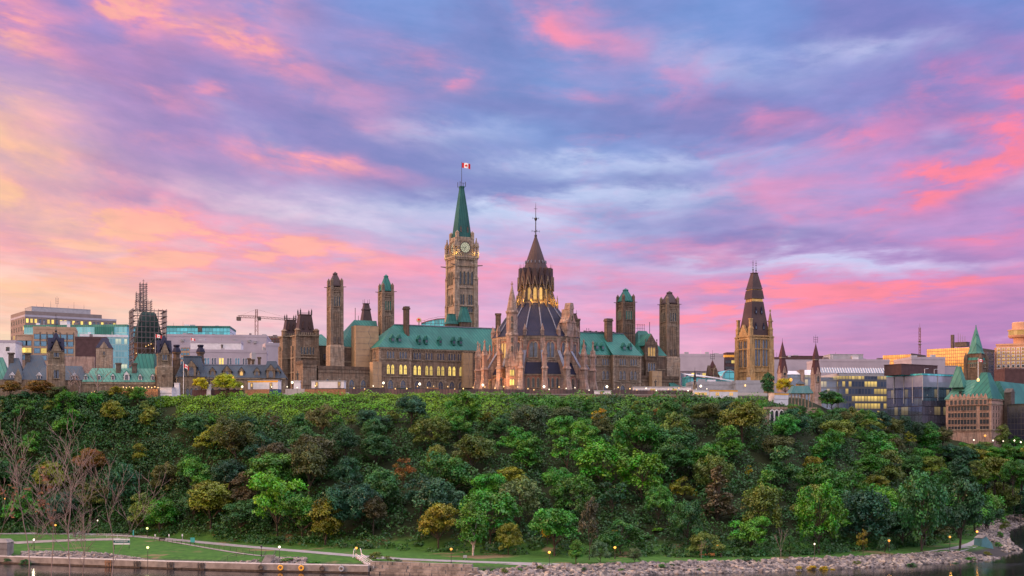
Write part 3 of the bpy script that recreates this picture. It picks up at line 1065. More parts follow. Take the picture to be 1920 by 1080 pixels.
# twin roofed pavilion at the left end
def mansard(lab, pxl, pxm, pxr, b, pye, pyt, pb, pt, rmat='slate_brown'):
    """left edge, corner and right edge of the body in the picture"""
    a0, a1 = CB.A(pxm, b), CB.A(pxr, b); W_ = a1 - a0
    Yc = CB.Y(a0, b); ze = SZ(pye, Yc) - 50; zt = SZ(pyt, Yc) - 50
    Dp = W_ * .85
    th = thing('mansard_tower', lab, 'tower', CB.W(a0, b), CB.t, 'steep roofed corner towers of the left pavilion')
    s = MB(); s.box(.3, W_ - .3, .3, Dp, 0, ze)
    for x in (0.6, W_ - .6):
        s.box(x - 1.1, x + 1.1, -.2, 2.2, 0, ze - 6); s.box(x - .8, x + .8, 0, 1.9, ze - 6, ze)
    s.box(-.2, 2, Dp - 2, Dp, 0, ze - 4)
    for x in (0.6, W_ - .6):
        s.lathe(8, [(1.1, ze), (1.1, ze + 1.6), (1.4, ze + 1.7), (.5, ze + 2.5)], x, .7)
    s.build('wall', M['stone'], th)
    c = MB()
    for z in (ze * .38, ze * .62, ze - .5): c.box(-.3, W_ + .3, -.35, Dp, z, z + .45)
    n = 10
    for k in range(n): c.box(W_ * (k + .2) / n, W_ * (k + .6) / n, -.3, .3, ze - .05, ze + .9)
    c.build('cornice', M['trim'], th)
    r = MB(); m = W_ * .5; i = .9
    hw = W_ / 2 - i
    r.loft([[(m - hw * f, Dp / 2 - (Dp / 2 - i) * f, z), (m + hw * f, Dp / 2 - (Dp / 2 - i) * f, z), (m + hw * f, Dp / 2 + (Dp / 2 - i) * f, z), (m - hw * f, Dp / 2 + (Dp / 2 - i) * f, z)]
            for f, z in ((1.0, ze + .1), (.9, ze + 1.5), (.66, zt - .4), (.7, zt - .35), (.7, zt))])
    r.build('roof', M[rmat], th)
    f = MB()
    for sx in (-1, 1):
        for sy in (-1, 1):
            x, y = m + sx * hw * .64, Dp / 2 + sy * (Dp / 2 - i) * .64
            f.box(x - .2, x + .2, y - .2, y + .2, zt, zt + 1.6); f.bar((x, y, zt + 1.6), (x, y, zt + 2.3), .15, .03)
    hx, hy = hw * .64, (Dp / 2 - i) * .64
    for (x0, y0), (x1, y1) in zip(((-hx, -hy), (hx, -hy), (hx, hy), (-hx, hy)), ((hx, -hy), (hx, hy), (-hx, hy), (-hx, -hy))): f.bar((m + x0, Dp / 2 + y0, zt + .6), (m + x1, Dp / 2 + y1, zt + .6), .07, n=4)
    f.build('roof_cresting', M['iron'], th)
    for k in (-1, 1):
        d = MB(); x = m + k * hw * .38; bb = Dp / 2 - (Dp / 2 - i) * .82
        d.prism([(x - .5, ze + 2.4), (x + .5, ze + 2.4), (x + .5, ze + 3.4), (x, ze + 5.2), (x - .5, ze + 3.4)], bb - .6, bb + 1.5); d.build('dormer', M[rmat], th)
    return th, W_, ze, Dp


win_proto('arc5', 5.6, 2.9, 5, .4, pane='pane_dark', fw=.16)
win_proto('two', 1.7, 2.5, 2, .3, pane='pane', fw=.14)
win_proto('tallone', .8, 3.0, 1, pane='pane_dark', fw=.16, mull=False)
tA, W_, ze, Dp = mansard('nearer of the two corner towers with steep dark mansard roofs, left end of parliament', 541, 556, 597, 22, 627, 587.5, 550, 589)
window(tA, 'arc5', W_ * .5, .3, ze * .68)
for k in (.32, .68): window(tA, 'two', W_ * k, .3, ze * .45); window(tA, 'two', W_ * k, .3, ze * .2)
for k in (.3, .7):
    for z in (.15, .45, .7): window(tA, 'tallone', .3, Dp * k, ze * z, -pi / 2)
tB, W_, ze, Dp = mansard('farther of the two corner towers with steep dark mansard roofs, left end of parliament', 524, 531, 566, 35, 629, 598, 534, 556)
for k in (.3, .7):
    for z in (.15, .45, .7): window(tB, 'tallone', .3, Dp * k, ze * z, -pi / 2)
# body between the pavilion and the leftmost tower
a0, a1 = CB.A(597, 28), CB.A(626, 28)
th = thing('link_block', 'stone link with small green roof between the twin roofed pavilion and a tall tower', 'building', CB.W(a0, 28), CB.t)
s = MB(); s.box(0, a1 - a0, 0, 14, 0, 20); s.build('wall', M['stone_dark'], th)
r = MB(); hip_roof(r, -.3, a1 - a0 + .3, -.3, 14.3, 20, 25, 3); r.build('roof', M['copper'], th)
win_proto('sq2', 2.2, 2.4, 2, .3, square=True, fw=.12)
window(th, 'sq2', 3.2, 0, 14.5); window(th, 'tallone', 2.8, 0, 3)

# dark two-tier cupola behind the scaffold sheet
a = CB.A(686.5, 40); Yc = CB.Y(a, 40)
th = thing('roof_cupola', 'dark two tiered roof cupola with finials behind the beige scaffold sheet', 'cupola', CB.W(a, 40), CB.t)
z0, z1, z2 = SZ(610, Yc) - 50, SZ(580, Yc) - 50, SZ(569, Yc) - 50
s = MB(); s.box(-2.4, 2.4, -2.4, 2.4, 0, z0); s.build('base', M['stone_dark'], th)
r = MB()
r.loft([[(-h, -h, z), (h, -h, z), (h, h, z), (-h, h, z)] for h, z in ((2.5, z0), (1.9, z0 + 2), (1.35, z1 - .5), (1.6, z1 - .3), (1.5, z1 + .2), (1.25, z1 + .4), (.95, z2 - .3), (1.2, z2 - .2), (1.2, z2))])
r.build('roof', M['slate_brown'], th)
f = MB()
for x in (-1, 1):
    for y in (-1, 1): f.bar((x, y, z2), (x, y, z2 + 1.6), .1, .05)
f.build('finial', M['iron'], th)

# ------------------------------------------------------------------ the clock tower
PT0 = CB.A(852.5, 29)
W_ = CB.A(897.5, 29) - PT0; h = W_ / 2
pc = PT0 + h
PY = CB.Y(pc, 29)
pz = lambda py: SZ(py, PY) - 50
pt = thing('clock_tower', 'tall stone clock tower with green copper spire and a flag on top', 'tower', CB.W(pc, 29 + h), CB.t)
zb, zc, zs, zt = pz(480), pz(443), pz(443), pz(349)
s = MB()
s.box(-h + .6, h - .6, -h + .6, h - .6, 0, zb)
for sx in (-1, 1):
    for sy in (-1, 1):
        x, y = sx * (h - 1.15), sy * (h - 1.15)
        s.box(x - 1.15, x + 1.15, y - 1.15, y + 1.15, 0, pz(572))
        s.box(x - 1.0, x + 1.0, y - 1.0, y + 1.0, pz(572), pz(522)); s.box(x - .85, x + .85, y - .85, y + .85, pz(522), zb - 1)
        for py in (572, 522):
            z = pz(py); s.frus(x - 1.15, x + 1.15, y - 1.15, y + 1.15, z - .01, x - .9, x + .9, y - .9, y + .9, z + .9)
            for q in (-1, 1):
                s.pyr(x + sx * 1.0, y, .32, z - .5, z + 1.7); s.pyr(x, y + sy * 1.0, .32, z - .5, z + 1.7)
s.box(-h + .2, h - .2, -h + .2, h - .2, pz(540), pz(538)); s.box(-h + .1, h - .1, -h + .1, h - .1, zb - 1.2, zb - .6)
s.box(-h - .15, h + .15, -h - .15, h + .15, zb - .6, zb); s.box(-h + .2, h - .2, -h + .2, h - .2, pz(499), pz(498))
# lower porch with buttress piers at the front
for k in (-1, 1):
    s.box(k * 3.6 - .45, k * 3.6 + .45, -h - .3, -h + .6, 0, pz(572))
s.box(-3.6, 3.6, -h, -h + .6, pz(574), pz(571.5))
s.build('shaft', M['stone_pale'], pt)
bl = MB(); n = 12
for k in range(n):
    x = -h + (k + .5) * W_ / n
    for sy in (-1, 1):
        bl.box(x - .16, x + .16, sy * h - .15, sy * h + .15, zb, zb + .9); bl.box(sy * h - .15, sy * h + .15, x - .16, x + .16, zb, zb + .9)
bl.box(-h - .1, h + .1, -h - .14, -h + .14, zb + .9, zb + 1.15); bl.box(-h - .14, -h + .14, -h + .15, h, zb + .9, zb + 1.15)
bl.box(h - .14, h + .14, -h + .15, h, zb + .9, zb + 1.15)
for k in range(7):
    x = -h + 1.8 + k * (W_ - 3.6) / 6
    bl.prism([(x - .5, zb - 1.4), (x + .5, zb - 1.4), (x, zb - .1)], -h - .05, -h + .2)
    bl.box(x - .3, x + .3, -h + .05, -h + .62, pz(499.5), pz(497)); bl.box(-h + .05, -h + .62, x - .3, x + .3, pz(499.5), pz(497))
bl.build('balustrade', M['trim'], pt)
win_proto('belfry', .95, 5.3, 1, pane='pane_dark', fw=.22, mull=False, sill=False)
for x in (-2.55, -.85, .85, 2.55):
    window(pt, 'belfry', x, -h + .6, pz(533)); window(pt, 'belfry', -h + .6, x, pz(533), -pi / 2)
win_proto('gothic2', 1.9, 4.4, 2, .25, pane='pane_dark', fw=.3, mull=False)
for x in (-1.8, 1.8):
    window(pt, 'gothic2', x, -h + .6, pz(572)); window(pt, 'gothic2', -h + .6, x, pz(572), -pi / 2)
win_proto('tracery', 2.2, 2.6, 1, .25, pane='pane_dark', fw=.3)
for x in (-1.8, 1.8): window(pt, 'tracery', x, -h + .6, pz(585))
# clock stage
hc = 45 * PY / F / 2.66
s = MB(); s.box(-hc, hc, -hc, hc, zb, zs)
for sx in (-1, 1):
    for sy in (-1, 1):
        x, y = sx * (hc - .35), sy * (hc - .35)
        s.box(x - .6, x + .6, y - .6, y + .6, zb, zs + 1.8); s.pyr(x, y, .6, zs + 1.8, zs + 2.6)
s.box(-hc - .2, hc + .2, -hc - .2, hc + .2, zs - 1.6, zs - 1.1)
for k in range(9):
    x = -hc + .8 + k * (2 * hc - 1.6) / 8
    s.box(x - .2, x + .2, -hc - .15, -hc, zs - 2.1, zs - 1.6); s.box(-hc - .15, -hc, x - .2, x + .2, zs - 2.1, zs - 1.6)
s.build('clock_stage', M['stone_pale'], pt)


def clock_mat():
    m, T = mat_new('clock_glass')
    co = coords(T); x, y, z = T.sep(co)
    r = T.math('SQRT', x * x + z * z)
    k = T.sstep(r, .2, 2.3)
    n = T.noise(co, 1.3, 2, .5)
    c = T.mix(n, (.55, .62, .35, 1), (.95, .92, .62, 1))
    finish(T, (.3, .3, .25, 1), .4, .3, 0, c, .42)
    return m


def clock(parent, loc, rz):
    R = 2.05
    f = MB(); f.loft([[(R * cos(2 * pi * k / 32), -.1, R * sin(2 * pi * k / 32)) for k in range(32)]], None, True)
    o = f.build('clock_face', M['clock'], parent, loc); o.rotation_euler = (0, 0, rz)
    d = MB()
    for r0, r1 in ((R, R + .35), (R * .70, R * .74), (R * .34, R * .38)):
        d.loft([[(r0 * cos(2 * pi * k / 32), -.11, r0 * sin(2 * pi * k / 32)) for k in range(32)], [(r0 * cos(2 * pi * k / 32), -.22, r0 * sin(2 * pi * k / 32)) for k in range(32)],
                [(r1 * cos(2 * pi * k / 32), -.22, r1 * sin(2 * pi * k / 32)) for k in range(32)], [(r1 * cos(2 * pi * k / 32), 0, r1 * sin(2 * pi * k / 32)) for k in range(32)]], None, False)
    for k in range(12):
        a = k * pi / 6
        d.bar((R * .72 * cos(a), -.16, R * .72 * sin(a)), (R * cos(a), -.16, R * sin(a)), .07, n=4)
        d.bar((R * .36 * cos(a + .26), -.14, R * .36 * sin(a + .26)), (R * .72 * cos(a + .26), -.14, R * .72 * sin(a + .26)), .035, n=4)
    d.build('dial_rim', M['trim_dark'], o)
    for ang, L, wd in ((pi, R * .95, .12), (radians(-112), R * .68, .16)):
        q = MB(); q.bar((-.3 * cos(ang), -.28, -.3 * sin(ang)), (L * cos(ang), -.28, L * sin(ang)), wd, .05, 4); q.build('clock_hand', M['iron'], o)


M['clock'] = clock_mat()
zk = pz(463)
clock(pt, (0, -hc, zk), 0); clock(pt, (-hc, 0, zk), -pi / 2); clock(pt, (hc, 0, zk), pi / 2)
# corner turrets with lamplit open sides
for sx in (-1, 1):
    for sy in (-1, 1):
        x, y = sx * (h - .75), sy * (h - .75)
        p = MB()
        p.box(x - .85, x + .85, y - .85, y + .85, zb, zb + .5)
        for qx in (-1, 1):
            for qy in (-1, 1):
                p.box(x + qx * .62 - .16, x + qx * .62 + .16, y + qy * .62 - .16, y + qy * .62 + .16, zb + .5, zb + 3.8)
        p.box(x - .25, x + .25, y - .25, y + .25, zb + .5, zb + 3.8)
        p.box(x - .9, x + .9, y - .9, y + .9, zb + 3.8, zb + 4.3)
        for qx, qy in ((-.6, -.6), (.6, -.6), (.6, .6), (-.6, .6)): p.pyr(x + qx, y + qy, .24, zb + 4.3, zb + 6)
        p.pyr(x, y, .62, zb + 4.3, pz(445), None, .08)
        p.box(x - .2, x + .2, y - .2, y + .2, pz(446.5), pz(445))
        p.build('corner_turret', M['stone_pale'], pt)
# spire
r = MB(); hb = 39 * PY / F / 2.66
r.loft([[(-q, -q, z), (q, -q, z), (q, q, z), (-q, q, z)] for q, z in ((hb, zs - .3), (hb * .94, zs + 1.0), (hb * .60, zs + 11), (.78, zt), (.95, zt + .1), (.95, zt + .8))])
r.build('spire', M['copper_dark'], pt)
d = MB()
for k in (-1, 1): d.prism([(k * 1.5 - .35, zs + 2), (k * 1.5 + .35, zs + 2), (k * 1.5 + .35, zs + 3.6), (k * 1.5, zs + 4.6), (k * 1.5 - .35, zs + 3.6)], -hb * .93, -hb * .6)
d.build('spire_dormer', M['trim_dark'], pt)
d = MB(); zq = pz(401); d.box(-.28, .28, -hb * .52, -hb * .3, zq - .8, zq + .8); d.build('spire_light', M['pane_warm'], pt)
d = MB()
for k in range(4):
    a = pi / 4 + k * pi / 2
    d.bar((1.7 * cos(a), 1.7 * sin(a), zt + .5), (1.7 * cos(a), 1.7 * sin(a), zt + 2.6), .13, n=4)
for sx, sy in ((-1, -1), (1, -1), (-1, 1), (1, 1)):
    d.bar((sx * 1.2, sy * 1.2, zt + 2.0), (-sx * 1.2 if sy < 0 else sx * 1.2, sy * 1.2, zt + 2.0), .06, n=4)
d.bar((0, 0, zt), (0, 0, pz(299)), .14, .07)
d.build('flagpole', M['iron'], pt)
gb = MB()
for sx, sy in ((-1, -1), (1, -1), (1, 1), (-1, 1)):
    gb.bar((sx * h * .95, sy * h * .95, pz(497)), (sx * (h + 1.7), sy * (h + .2), pz(497) + .15), .3, .2, 4)
gb.build('gargoyle', M['trim_dark'], pt)


def maple(mb, cx, cz, s, y, mat):
    pts = [(0, 1), (.18, .62), (.42, .72), (.34, .22), (.62, .42), (.70, .26), (1, .2), (.82, -.02), (.95, -.14), (.42, -.48), (.48, -.66), (.06, -.58), (.06, -1)]
    pts = pts + [(-x, z) for x, z in reversed(pts)][:-1]
    c = (cx, y, cz)
    for (x0, z0), (x1, z1) in zip(pts, pts[1:] + pts[:1]):
        mb.poly([c, (cx + x0 * s, y, cz + z0 * s), (cx + x1 * s, y, cz + z1 * s)], mat)


def flag(parent_label, loc, w_, h_, rz, group=None, sag=.25, pole=None):
    """red and white flag with a red leaf, hoist edge at the local origin"""
    fm = MB(); n = 16
    def pos(u, v):
        return (u * w_, sin(u * 7 + v) * .10 * w_ * u, -v * h_ - u * u * sag * h_)
    for i in range(n):
        mt = M['red'] if (i < n / 4 or i >= n * 3 / 4) else M['white_cloth']
        for j in range(3):
            fm.poly([pos(i / n, (j + 1) / 3), pos((i + 1) / n, (j + 1) / 3), pos((i + 1) / n, j / 3), pos(i / n, j / 3)], mt)
    k0 = len(fm.v)
    for yy in (-.04, .04):
        k0 = len(fm.v)
        maple(fm, .5, .5, .3, 0, M['red'])
        for j in range(k0, len(fm.v)):
            u, v = .5 + (fm.v[j][0] - .5) * h_ / w_, 1 - fm.v[j][2]
            p = pos(u, v); fm.v[j] = (p[0], p[1] + yy, p[2])
    o = fm.build('flag', None); o.location = loc; o.rotation_euler = (0, 0, rz)
    return tag(o, parent_label, 'flag', group)


p = pt.location
flag('red and white maple leaf flag flying above the clock tower spire', (p.x + .15, p.y, 50 + pz(300.5)), 3.5, 2.1, radians(8))
# two green capped roof turrets before the tower
for px, b, py0, py1, wd, lab in ((846, 16, 608, 589, 2.0, 'squat green copper roof lantern in front of the clock tower'), (870, 14, 605, 576, 2.2, 'steep green copper roof turret in front of the clock tower')):
    a = CB.A(px, b); Yq = CB.Y(a, b); q0 = SZ(py0, Yq) - 50; q1 = SZ(py1, Yq) - 50
    th = thing('roof_turret', lab, 'turret', CB.W(a, b), CB.t)
    s = MB(); s.box(-wd, wd, -wd, wd, 20, q0); s.build('base', M['stone_dark'], th)
    r = MB(); tp = .45 if wd > 2.1 else .62
    r.loft([[(-q, -q, z), (q, -q, z), (q, q, z), (-q, q, z)] for q, z in ((wd + .25, q0), (wd * .85, q0 + (q1 - q0) * .3), (wd * tp, q1 - .3), (wd * tp + .15, q1 - .2), (wd * tp + .1, q1))]); r.build('roof', M['copper'], th)

# ------------------------------------------------------------------ the round library
LY = 527.0
lib = thing('round_library', 'round stone gothic library with flying buttresses and dark conical roof', 'library', (SX(1004.5, LY), LY, 50.0))
N = 16
PH = -pi / 2 + radians(7.5)
vert = [PH + 2 * pi * k / N for k in range(N)]
mids = [a + pi / N for a in vert]


def pol(r, a, z=0.0): return (r * cos(a), r * sin(a), z)


RL, RU = 18.2, 15.9
s = MB()
s.lathe(N, [(RL + .5, -2), (RL + .5, 1.0), (RL, 1.2), (RL, 6.4)], ph=PH, mat=M['stone_pink'], cap=False)
s.lathe(N, [(RU, 6), (RU, 20.2)], ph=PH, mat=M['stone_pink'], cap=False)
s.build('wall', None, lib)
c = MB()
c.lathe(N, [(RL, 5.8), (RL + .35, 5.9), (RL + .4, 6.45), (RL, 6.5)], ph=PH, cap=False)
c.lathe(N, [(RU, 19.2), (RU + .4, 19.5), (RU + .6, 20.3), (RU, 20.35)], ph=PH, cap=False)
c.lathe(N, [(RU, 11.6), (RU + .25, 11.65), (RU + .25, 12.0), (RU, 12.05)], ph=PH, cap=False)
for a in mids:
    for k in range(-6, 7):
        ap = RU * cos(pi / N) + .3
        M_ = Matrix.Rotation(a + pi / 2, 4, 'Z'); st = len(c.v)
        c.box(k * .45 - .13, k * .45 + .13, -ap - .1, -ap + .3, 18.6, 19.3); c.xform(M_, st)
c.build('cornice', M['stone_pale'], lib)
ar = MB(); ar.lathe(N, [(RL + .5, 6.5), (RU - .05, 10.9)], ph=PH, cap=False)
ar.build('aisle_roof', M['slate'], lib)
mr = MB(); mr.lathe(N, [(RU + .75, 20.3), (RU - .8, 21.9), (RU - 1.3, 22.6), (11.4, 27.4), (6.75, 33.2)], ph=PH, cap=False)
mr.build('main_roof', M['slate'], lib)
rb = MB()
for a in vert:
    rb.bar(pol(RU - 1.1, a, 22.5), pol(11.5, a, 27.5), .2, .2, 5); rb.bar(pol(11.5, a, 27.5), pol(6.8, a, 33.3), .2, .18, 5)
    rb.bar(pol(RU + .7, a, 20.4), pol(RU - 1.1, a, 22.5), .16, .16, 4)
rb.build('roof_rib', M['lead'], lib)
# buttress piers with pinnacles, and fliers up to the drum: one part each
for i, a in enumerate(vert):
    R_ = 21.6
    p = MB()
    Mx = Matrix.Rotation(a + pi / 2, 4, 'Z')
    # battered base, shaft with offsets, pinnacle (built facing -y then turned)
    p.frus(-1.35, 1.35, -R_ - 2.4, -R_ + 1.4, -2, -.85, .85, -R_ - 1.0, -R_ + 1.0, 4.6)
    p.box(-.85, .85, -R_ - .95, -R_ + .95, 4.6, 8.2)
    p.frus(-1.2, 1.2, -R_ - 1.2, -R_ + 1.2, 8.2, -.85, .85, -R_ - .85, -R_ + .85, 9.1)
    p.box(-.7, .7, -R_ - .75, -R_ + .75, 9.0, 13.2)
    p.box(-.9, .9, -R_ - .95, -R_ + .95, 13.2, 13.7)
    p.prism([(-.85, 13.7), (.85, 13.7), (0, 15.6)], -R_ - .85, -R_ + .85)
    p.pyr(0, -R_, .58, 13.7, 18.6, None, .1)
    p.box(-.3, .3, -R_ - .3, -R_ + .3, 18.3, 18.8); p.box(-.1, .1, -R_ - .1, -R_ + .1, 18.8, 19.3)
    # flier: a raking fin, solid below its coping
    for x0, x1, dz in ((-.42, .42, 0), ):
        pts = [(RU - .2, 15.6), (R_ - .9, 7.8), (R_ - .9, 5.0), (RL + .3, 5.0), (RL + .3, 6.4), (RU - .2, 12.6)]
        i0 = len(p.v); n = len(pts)
        for x in (x0, x1):
            p.v.extend([(x, -r, z) for r, z in pts])
        k = p.mi(None)
        p.f.append(tuple(i0 + q for q in range(n))); p.m.append(k); p.f.append(tuple(i0 + n + q for q in reversed(range(n)))); p.m.append(k)
        for q in range(n):
            r = (q + 1) % n; p.f.append((i0 + q, i0 + n + q, i0 + n + r, i0 + r)); p.m.append(k)
    p.xform(Mx)
    po = p.build('buttress', M['stone_pink'], lib)
    cp = MB()
    st = 0
    i0 = 0
    for r0, z0, r1, z1 in ((RU - .2, 15.63, R_ - .85, 7.83),):
        cp.v.extend([(-.62, -r0, z0), (.62, -r0, z0), (.62, -r1, z1), (-.62, -r1, z1), (-.62, -r0, z0 + .35), (.62, -r0, z0 + .35), (.62, -r1, z1 + .35), (-.62, -r1, z1 + .35)])
        for f in ((4, 7, 6, 5), (0, 4, 5, 1), (1, 5, 6, 2), (2, 6, 7, 3), (3, 7, 4, 0), (0, 1, 2, 3)): cp.f.append(f); cp.m.append(cp.mi(None))
    cp.xform(Mx); cp.build('coping', M['lead'], po)
    # drum corner: pilaster and pinnacle above the eaves
    d = MB()
    d.box(-.75, .75, -RU - .35, -RU + .6, 11, 20.4)
    pinnacle(d, 0, -RU - .1, 20.4, 1.15, 4.6, None, False)
    d.xform(Mx); d.build('drum_pinnacle', M['stone_pink'], lib)
# windows of the drum and of the aisle
win_proto('drum', 2.7, 5.6, 2, .22, frame='stone_pale', pane='pane', fw=.28, mull=False)
win_proto('aisle', .78, 3.4, 1, frame='stone_pale', pane='pane_dark', fw=.26, mull=False)
redarch = MB()
P = arch_pts(3.9, 6.1); Q = [(x * 1.24, z * 1.13) for x, z in P]
for k in range(2, len(P) - 0):
    l = (k + 1) % len(P)
    if P[k][1] < 2.2 and P[l][1] < 2.2: continue
    redarch.poly([(P[k][0], -.2, P[k][1]), (P[l][0], -.2, P[l][1]), (Q[l][0], -.2, Q[l][1]), (Q[k][0], -.2, Q[k][1])][::-1])
    redarch.poly([(Q[k][0], -.2, Q[k][1]), (Q[l][0], -.2, Q[l][1]), (Q[l][0], 0.1, Q[l][1]), (Q[k][0], 0.1, Q[k][1])])
redm = redarch.mesh('window_arch', M['trim_red'])
for i, a in enumerate(mids):
    if sin(a) > .45: continue
    ap = RU * cos(pi / N)
    x, y, _ = pol(ap, a)
    o = window(lib, 'drum', x, y, 12.6, a + pi / 2, 'pane_warm' if abs(cos(a) + .74) < .12 else None)
    q = bpy.data.objects.new('window_arch', redm); C.objects.link(q); q.parent = lib; q.location = (x, y, 12.5); q.rotation_euler = (0, 0, a + pi / 2)
    ap = RL * cos(pi / N)
    for k in (-1, 0, 1):
        t_ = (-sin(a), cos(a))
        x, y, _ = pol(ap, a)
        window(lib, 'aisle', x + t_[0] * k * 1.75, y + t_[1] * k * 1.75, 1.6, a + pi / 2, 'pane_lit' if (k == 0 and cos(a) < -.5) or (k == 1 and -.45 < cos(a) < -.3) else None)
for a in mids:                                   # relieving arches over the triple lights
    if sin(a) > .45: continue
    ap = RL * cos(pi / N); x, y, _ = pol(ap, a)
    m2 = MB()
    for k in (-1, 0, 1):
        P2 = arch_pts(1.5, 4.1); Q2 = [(xx * 1.22, zz * 1.06) for xx, zz in P2]
        for j in range(2, len(P2)):
            l = (j + 1) % len(P2)
            if P2[j][1] < 2 and P2[l][1] < 2: continue
            m2.poly([(k * 1.75 + P2[j][0], -.13, P2[j][1]), (k * 1.75 + P2[l][0], -.13, P2[l][1]), (k * 1.75 + Q2[l][0], -.13, Q2[l][1]), (k * 1.75 + Q2[j][0], -.13, Q2[j][1])][::-1])
    if 'aisle_arch' not in WIN: WIN['aisle_arch'] = m2.mesh('window_arch', M['trim_red'])
    q = bpy.data.objects.new('window_arch', WIN['aisle_arch']); C.objects.link(q); q.parent = lib; q.location = (x, y, 1.6); q.rotation_euler = (0, 0, a + pi / 2)
# lantern
l = MB(); l.lathe(N, [(6.9, 33.0), (6.9, 33.6), (5.5, 33.7), (5.5, 40.5)], ph=PH, cap=False)
l.build('lantern_wall', M['stone_pale'], lib)
win_proto('lantern', 1.15, 4.6, 1, frame='stone_pale', pane='pane_warm', fw=.22, mull=False, sill=False)
for a in mids:
    x, y, _ = pol(5.5 * cos(pi / N), a)
    window(lib, 'lantern', x, y, 34.4, a + pi / 2)
for i, a in enumerate(vert):
    b = MB(); b.box(-.2, .2, -6.35, -5.3, 33.4, 38.6); b.frus(-.22, .22, -8.3, -6.3, 31.8, -.2, .2, -6.4, -6.3, 38.0)
    pinnacle(b, 0, -8.2, 31.4, .5, 5.0 if i % 2 else 4.2, None, False)
    b.xform(Matrix.Rotation(a + pi / 2, 4, 'Z')); b.build('lantern_buttress', M['stone'], lib)
# crown of gables and the upper cone
gcr = MB()
for a in mids:
    st = len(gcr.v)
    gcr.prism([(-1.25, 38.2), (0, 43.2), (1.25, 38.2), (1.0, 38.0), (0, 42.0), (-1.0, 38.0)], -6.8, -5.7)
    gcr.xform(Matrix.Rotation(a + pi / 2, 4, 'Z'), st)
gcr.build('lantern_gable', M['stone'], lib)
uc = MB(); uc.lathe(N, [(5.6, 40.2), (5.75, 41.0), (5.05, 44.4), (4.55, 46.0), (3.0, 50.6), (.35, 58.4)], ph=PH)
uc.lathe(N, [(5.0, 39.5), (5.6, 40.2)], ph=PH, cap=False)
uc.build('upper_roof', M['slate_brown'], lib)
for a in mids:
    g = MB()
    g.prism([(-1.3, 40.0), (1.3, 40.0), (.95, 43.4), (0, 46.4), (-.95, 43.4)], -6.4, -4.5, back=True)
    g.xform(Matrix.Rotation(a + pi / 2, 4, 'Z')); go = g.build('roof_gable', M['slate_brown'], lib)
    f = MB(); f.bar(pol(6.0, a, 46.3), pol(6.0, a, 48.0), .07, .03, 4); f.build('finial', M['iron'], go)
for k, a in enumerate(mids):
    d = MB(); d.prism([(-.14, 48.2), (.14, 48.2), (.14, 48.8), (0, 49.3), (-.14, 48.8)], -4.0, -3.2); d.xform(Matrix.Rotation(a + pi / 2, 4, 'Z')); d.build('roof_light', M['lead'], lib)
f = MB()
f.lathe(8, [(.45, 58.2), (.5, 58.8), (.2, 59.2), (.16, 64), (.5, 64.6), (.55, 65.0), (.12, 65.4), (.1, 68.6), (.03, 71)], 0, 0)
for z, L in ((60.2, 1.5), (65.0, 1.2)):
    for k in range(4):
        a = k * pi / 2 + .3; f.bar((0, 0, z), (L * cos(a), L * sin(a), z + .2), .12, .07, 4); f.bar((L * cos(a), L * sin(a), z - .25), (L * cos(a), L * sin(a), z + .6), .1, .03, 4)
f.bar((-.7, 0, 68.6), (.7, 0, 68.6), .1, .05, 4)
f.build('spire_finial', M['iron'], lib)
# stair turret at the left front
tx, ty = SX(960, 507) - lib.location.x, -18.6
t = MB()
t.box(tx - 2.3, tx + 2.3, ty - 2.2, ty + 2.2, -2, 9.0)
t.prism([(tx - 2.6, 9), (tx + 2.6, 9), (tx, 14.0)], ty - 2.35, ty + 2.2)
for sx in (-1, 1): pinnacle(t, tx + sx * 2.0, ty - 1.9, 8.8, 1.0, 7.2, None, False)
t.lathe(14, [(2.35, 9), (2.35, 12.5), (2.05, 13.5), (2.05, 19.8), (2.3, 20.1), (2.3, 20.7), (2.0, 21), (2.0, 27.8), (2.3, 28.2), (2.3, 28.8), (1.95, 29), (1.2, 33.2), (.18, 38.0)], tx, ty, .1)
t.box(tx - .45, tx + .45, ty - .15, ty + .15, 38.3, 38.7); t.box(tx - .16, tx + .16, ty - .16, ty + .16, 37.8, 39.4)
to = t.build('stair_turret', M['stone_pink'], lib)
win_proto('slit', .5, 1.9, 1, frame='stone_pale', pane='pane_dark', fw=.18, mull=False, sill=False)
win_proto('tur2', 1.5, 2.1, 2, .2, frame='stone_pale', pane='pane_lit', fw=.2, mull=False)
window(lib, 'tur2', tx, ty - 2.2, 2.3); window(lib, 'tur2', tx, ty - 2.2, 5.7)
for z in (14.4, 17.4, 22.5, 25.0): window(lib, 'slit', tx, ty - 2.02, z)
# gabled stone dormer on the right of the main roof
a = -pi / 2 + radians(50)
d = MB()
d.box(-2.1, 2.1, -16.6, -12, 20.3, 25.4); d.prism([(-2.6, 25.4), (2.6, 25.4), (1.1, 27.8), (1.1, 30.4), (-1.1, 30.4), (-1.1, 27.8)], -16.8, -13)
d.prism([(-1.35, 30.4), (1.35, 30.4), (.8, 32.6), (-.8, 32.6)], -16.9, -14.4)
for sx in (-1, 1): pinnacle(d, sx * 2.5, -16.5, 20.3, 1.1, 5.6, None, False)
d.xform(Matrix.Rotation(a + pi / 2, 4, 'Z')); d.build('roof_gablet', M['stone_pink'], lib)
x, y, _ = pol(16.85, a); window(lib, 'slit', x, y, 26.2, a + pi / 2)
# small chimneys at the sides
for px, z0, z1 in ((934, 16, 29.5), (1083, 16, 27.5)):
    cx_ = SX(px, LY) - lib.location.x
    c = MB(); c.box(cx_ - 1, cx_ + 1, 2, 4, z0, z1); c.box(cx_ - 1.2, cx_ + 1.2, 1.8, 4.2, z1, z1 + .6); c.build('chimney', M['stone_dark'], lib)
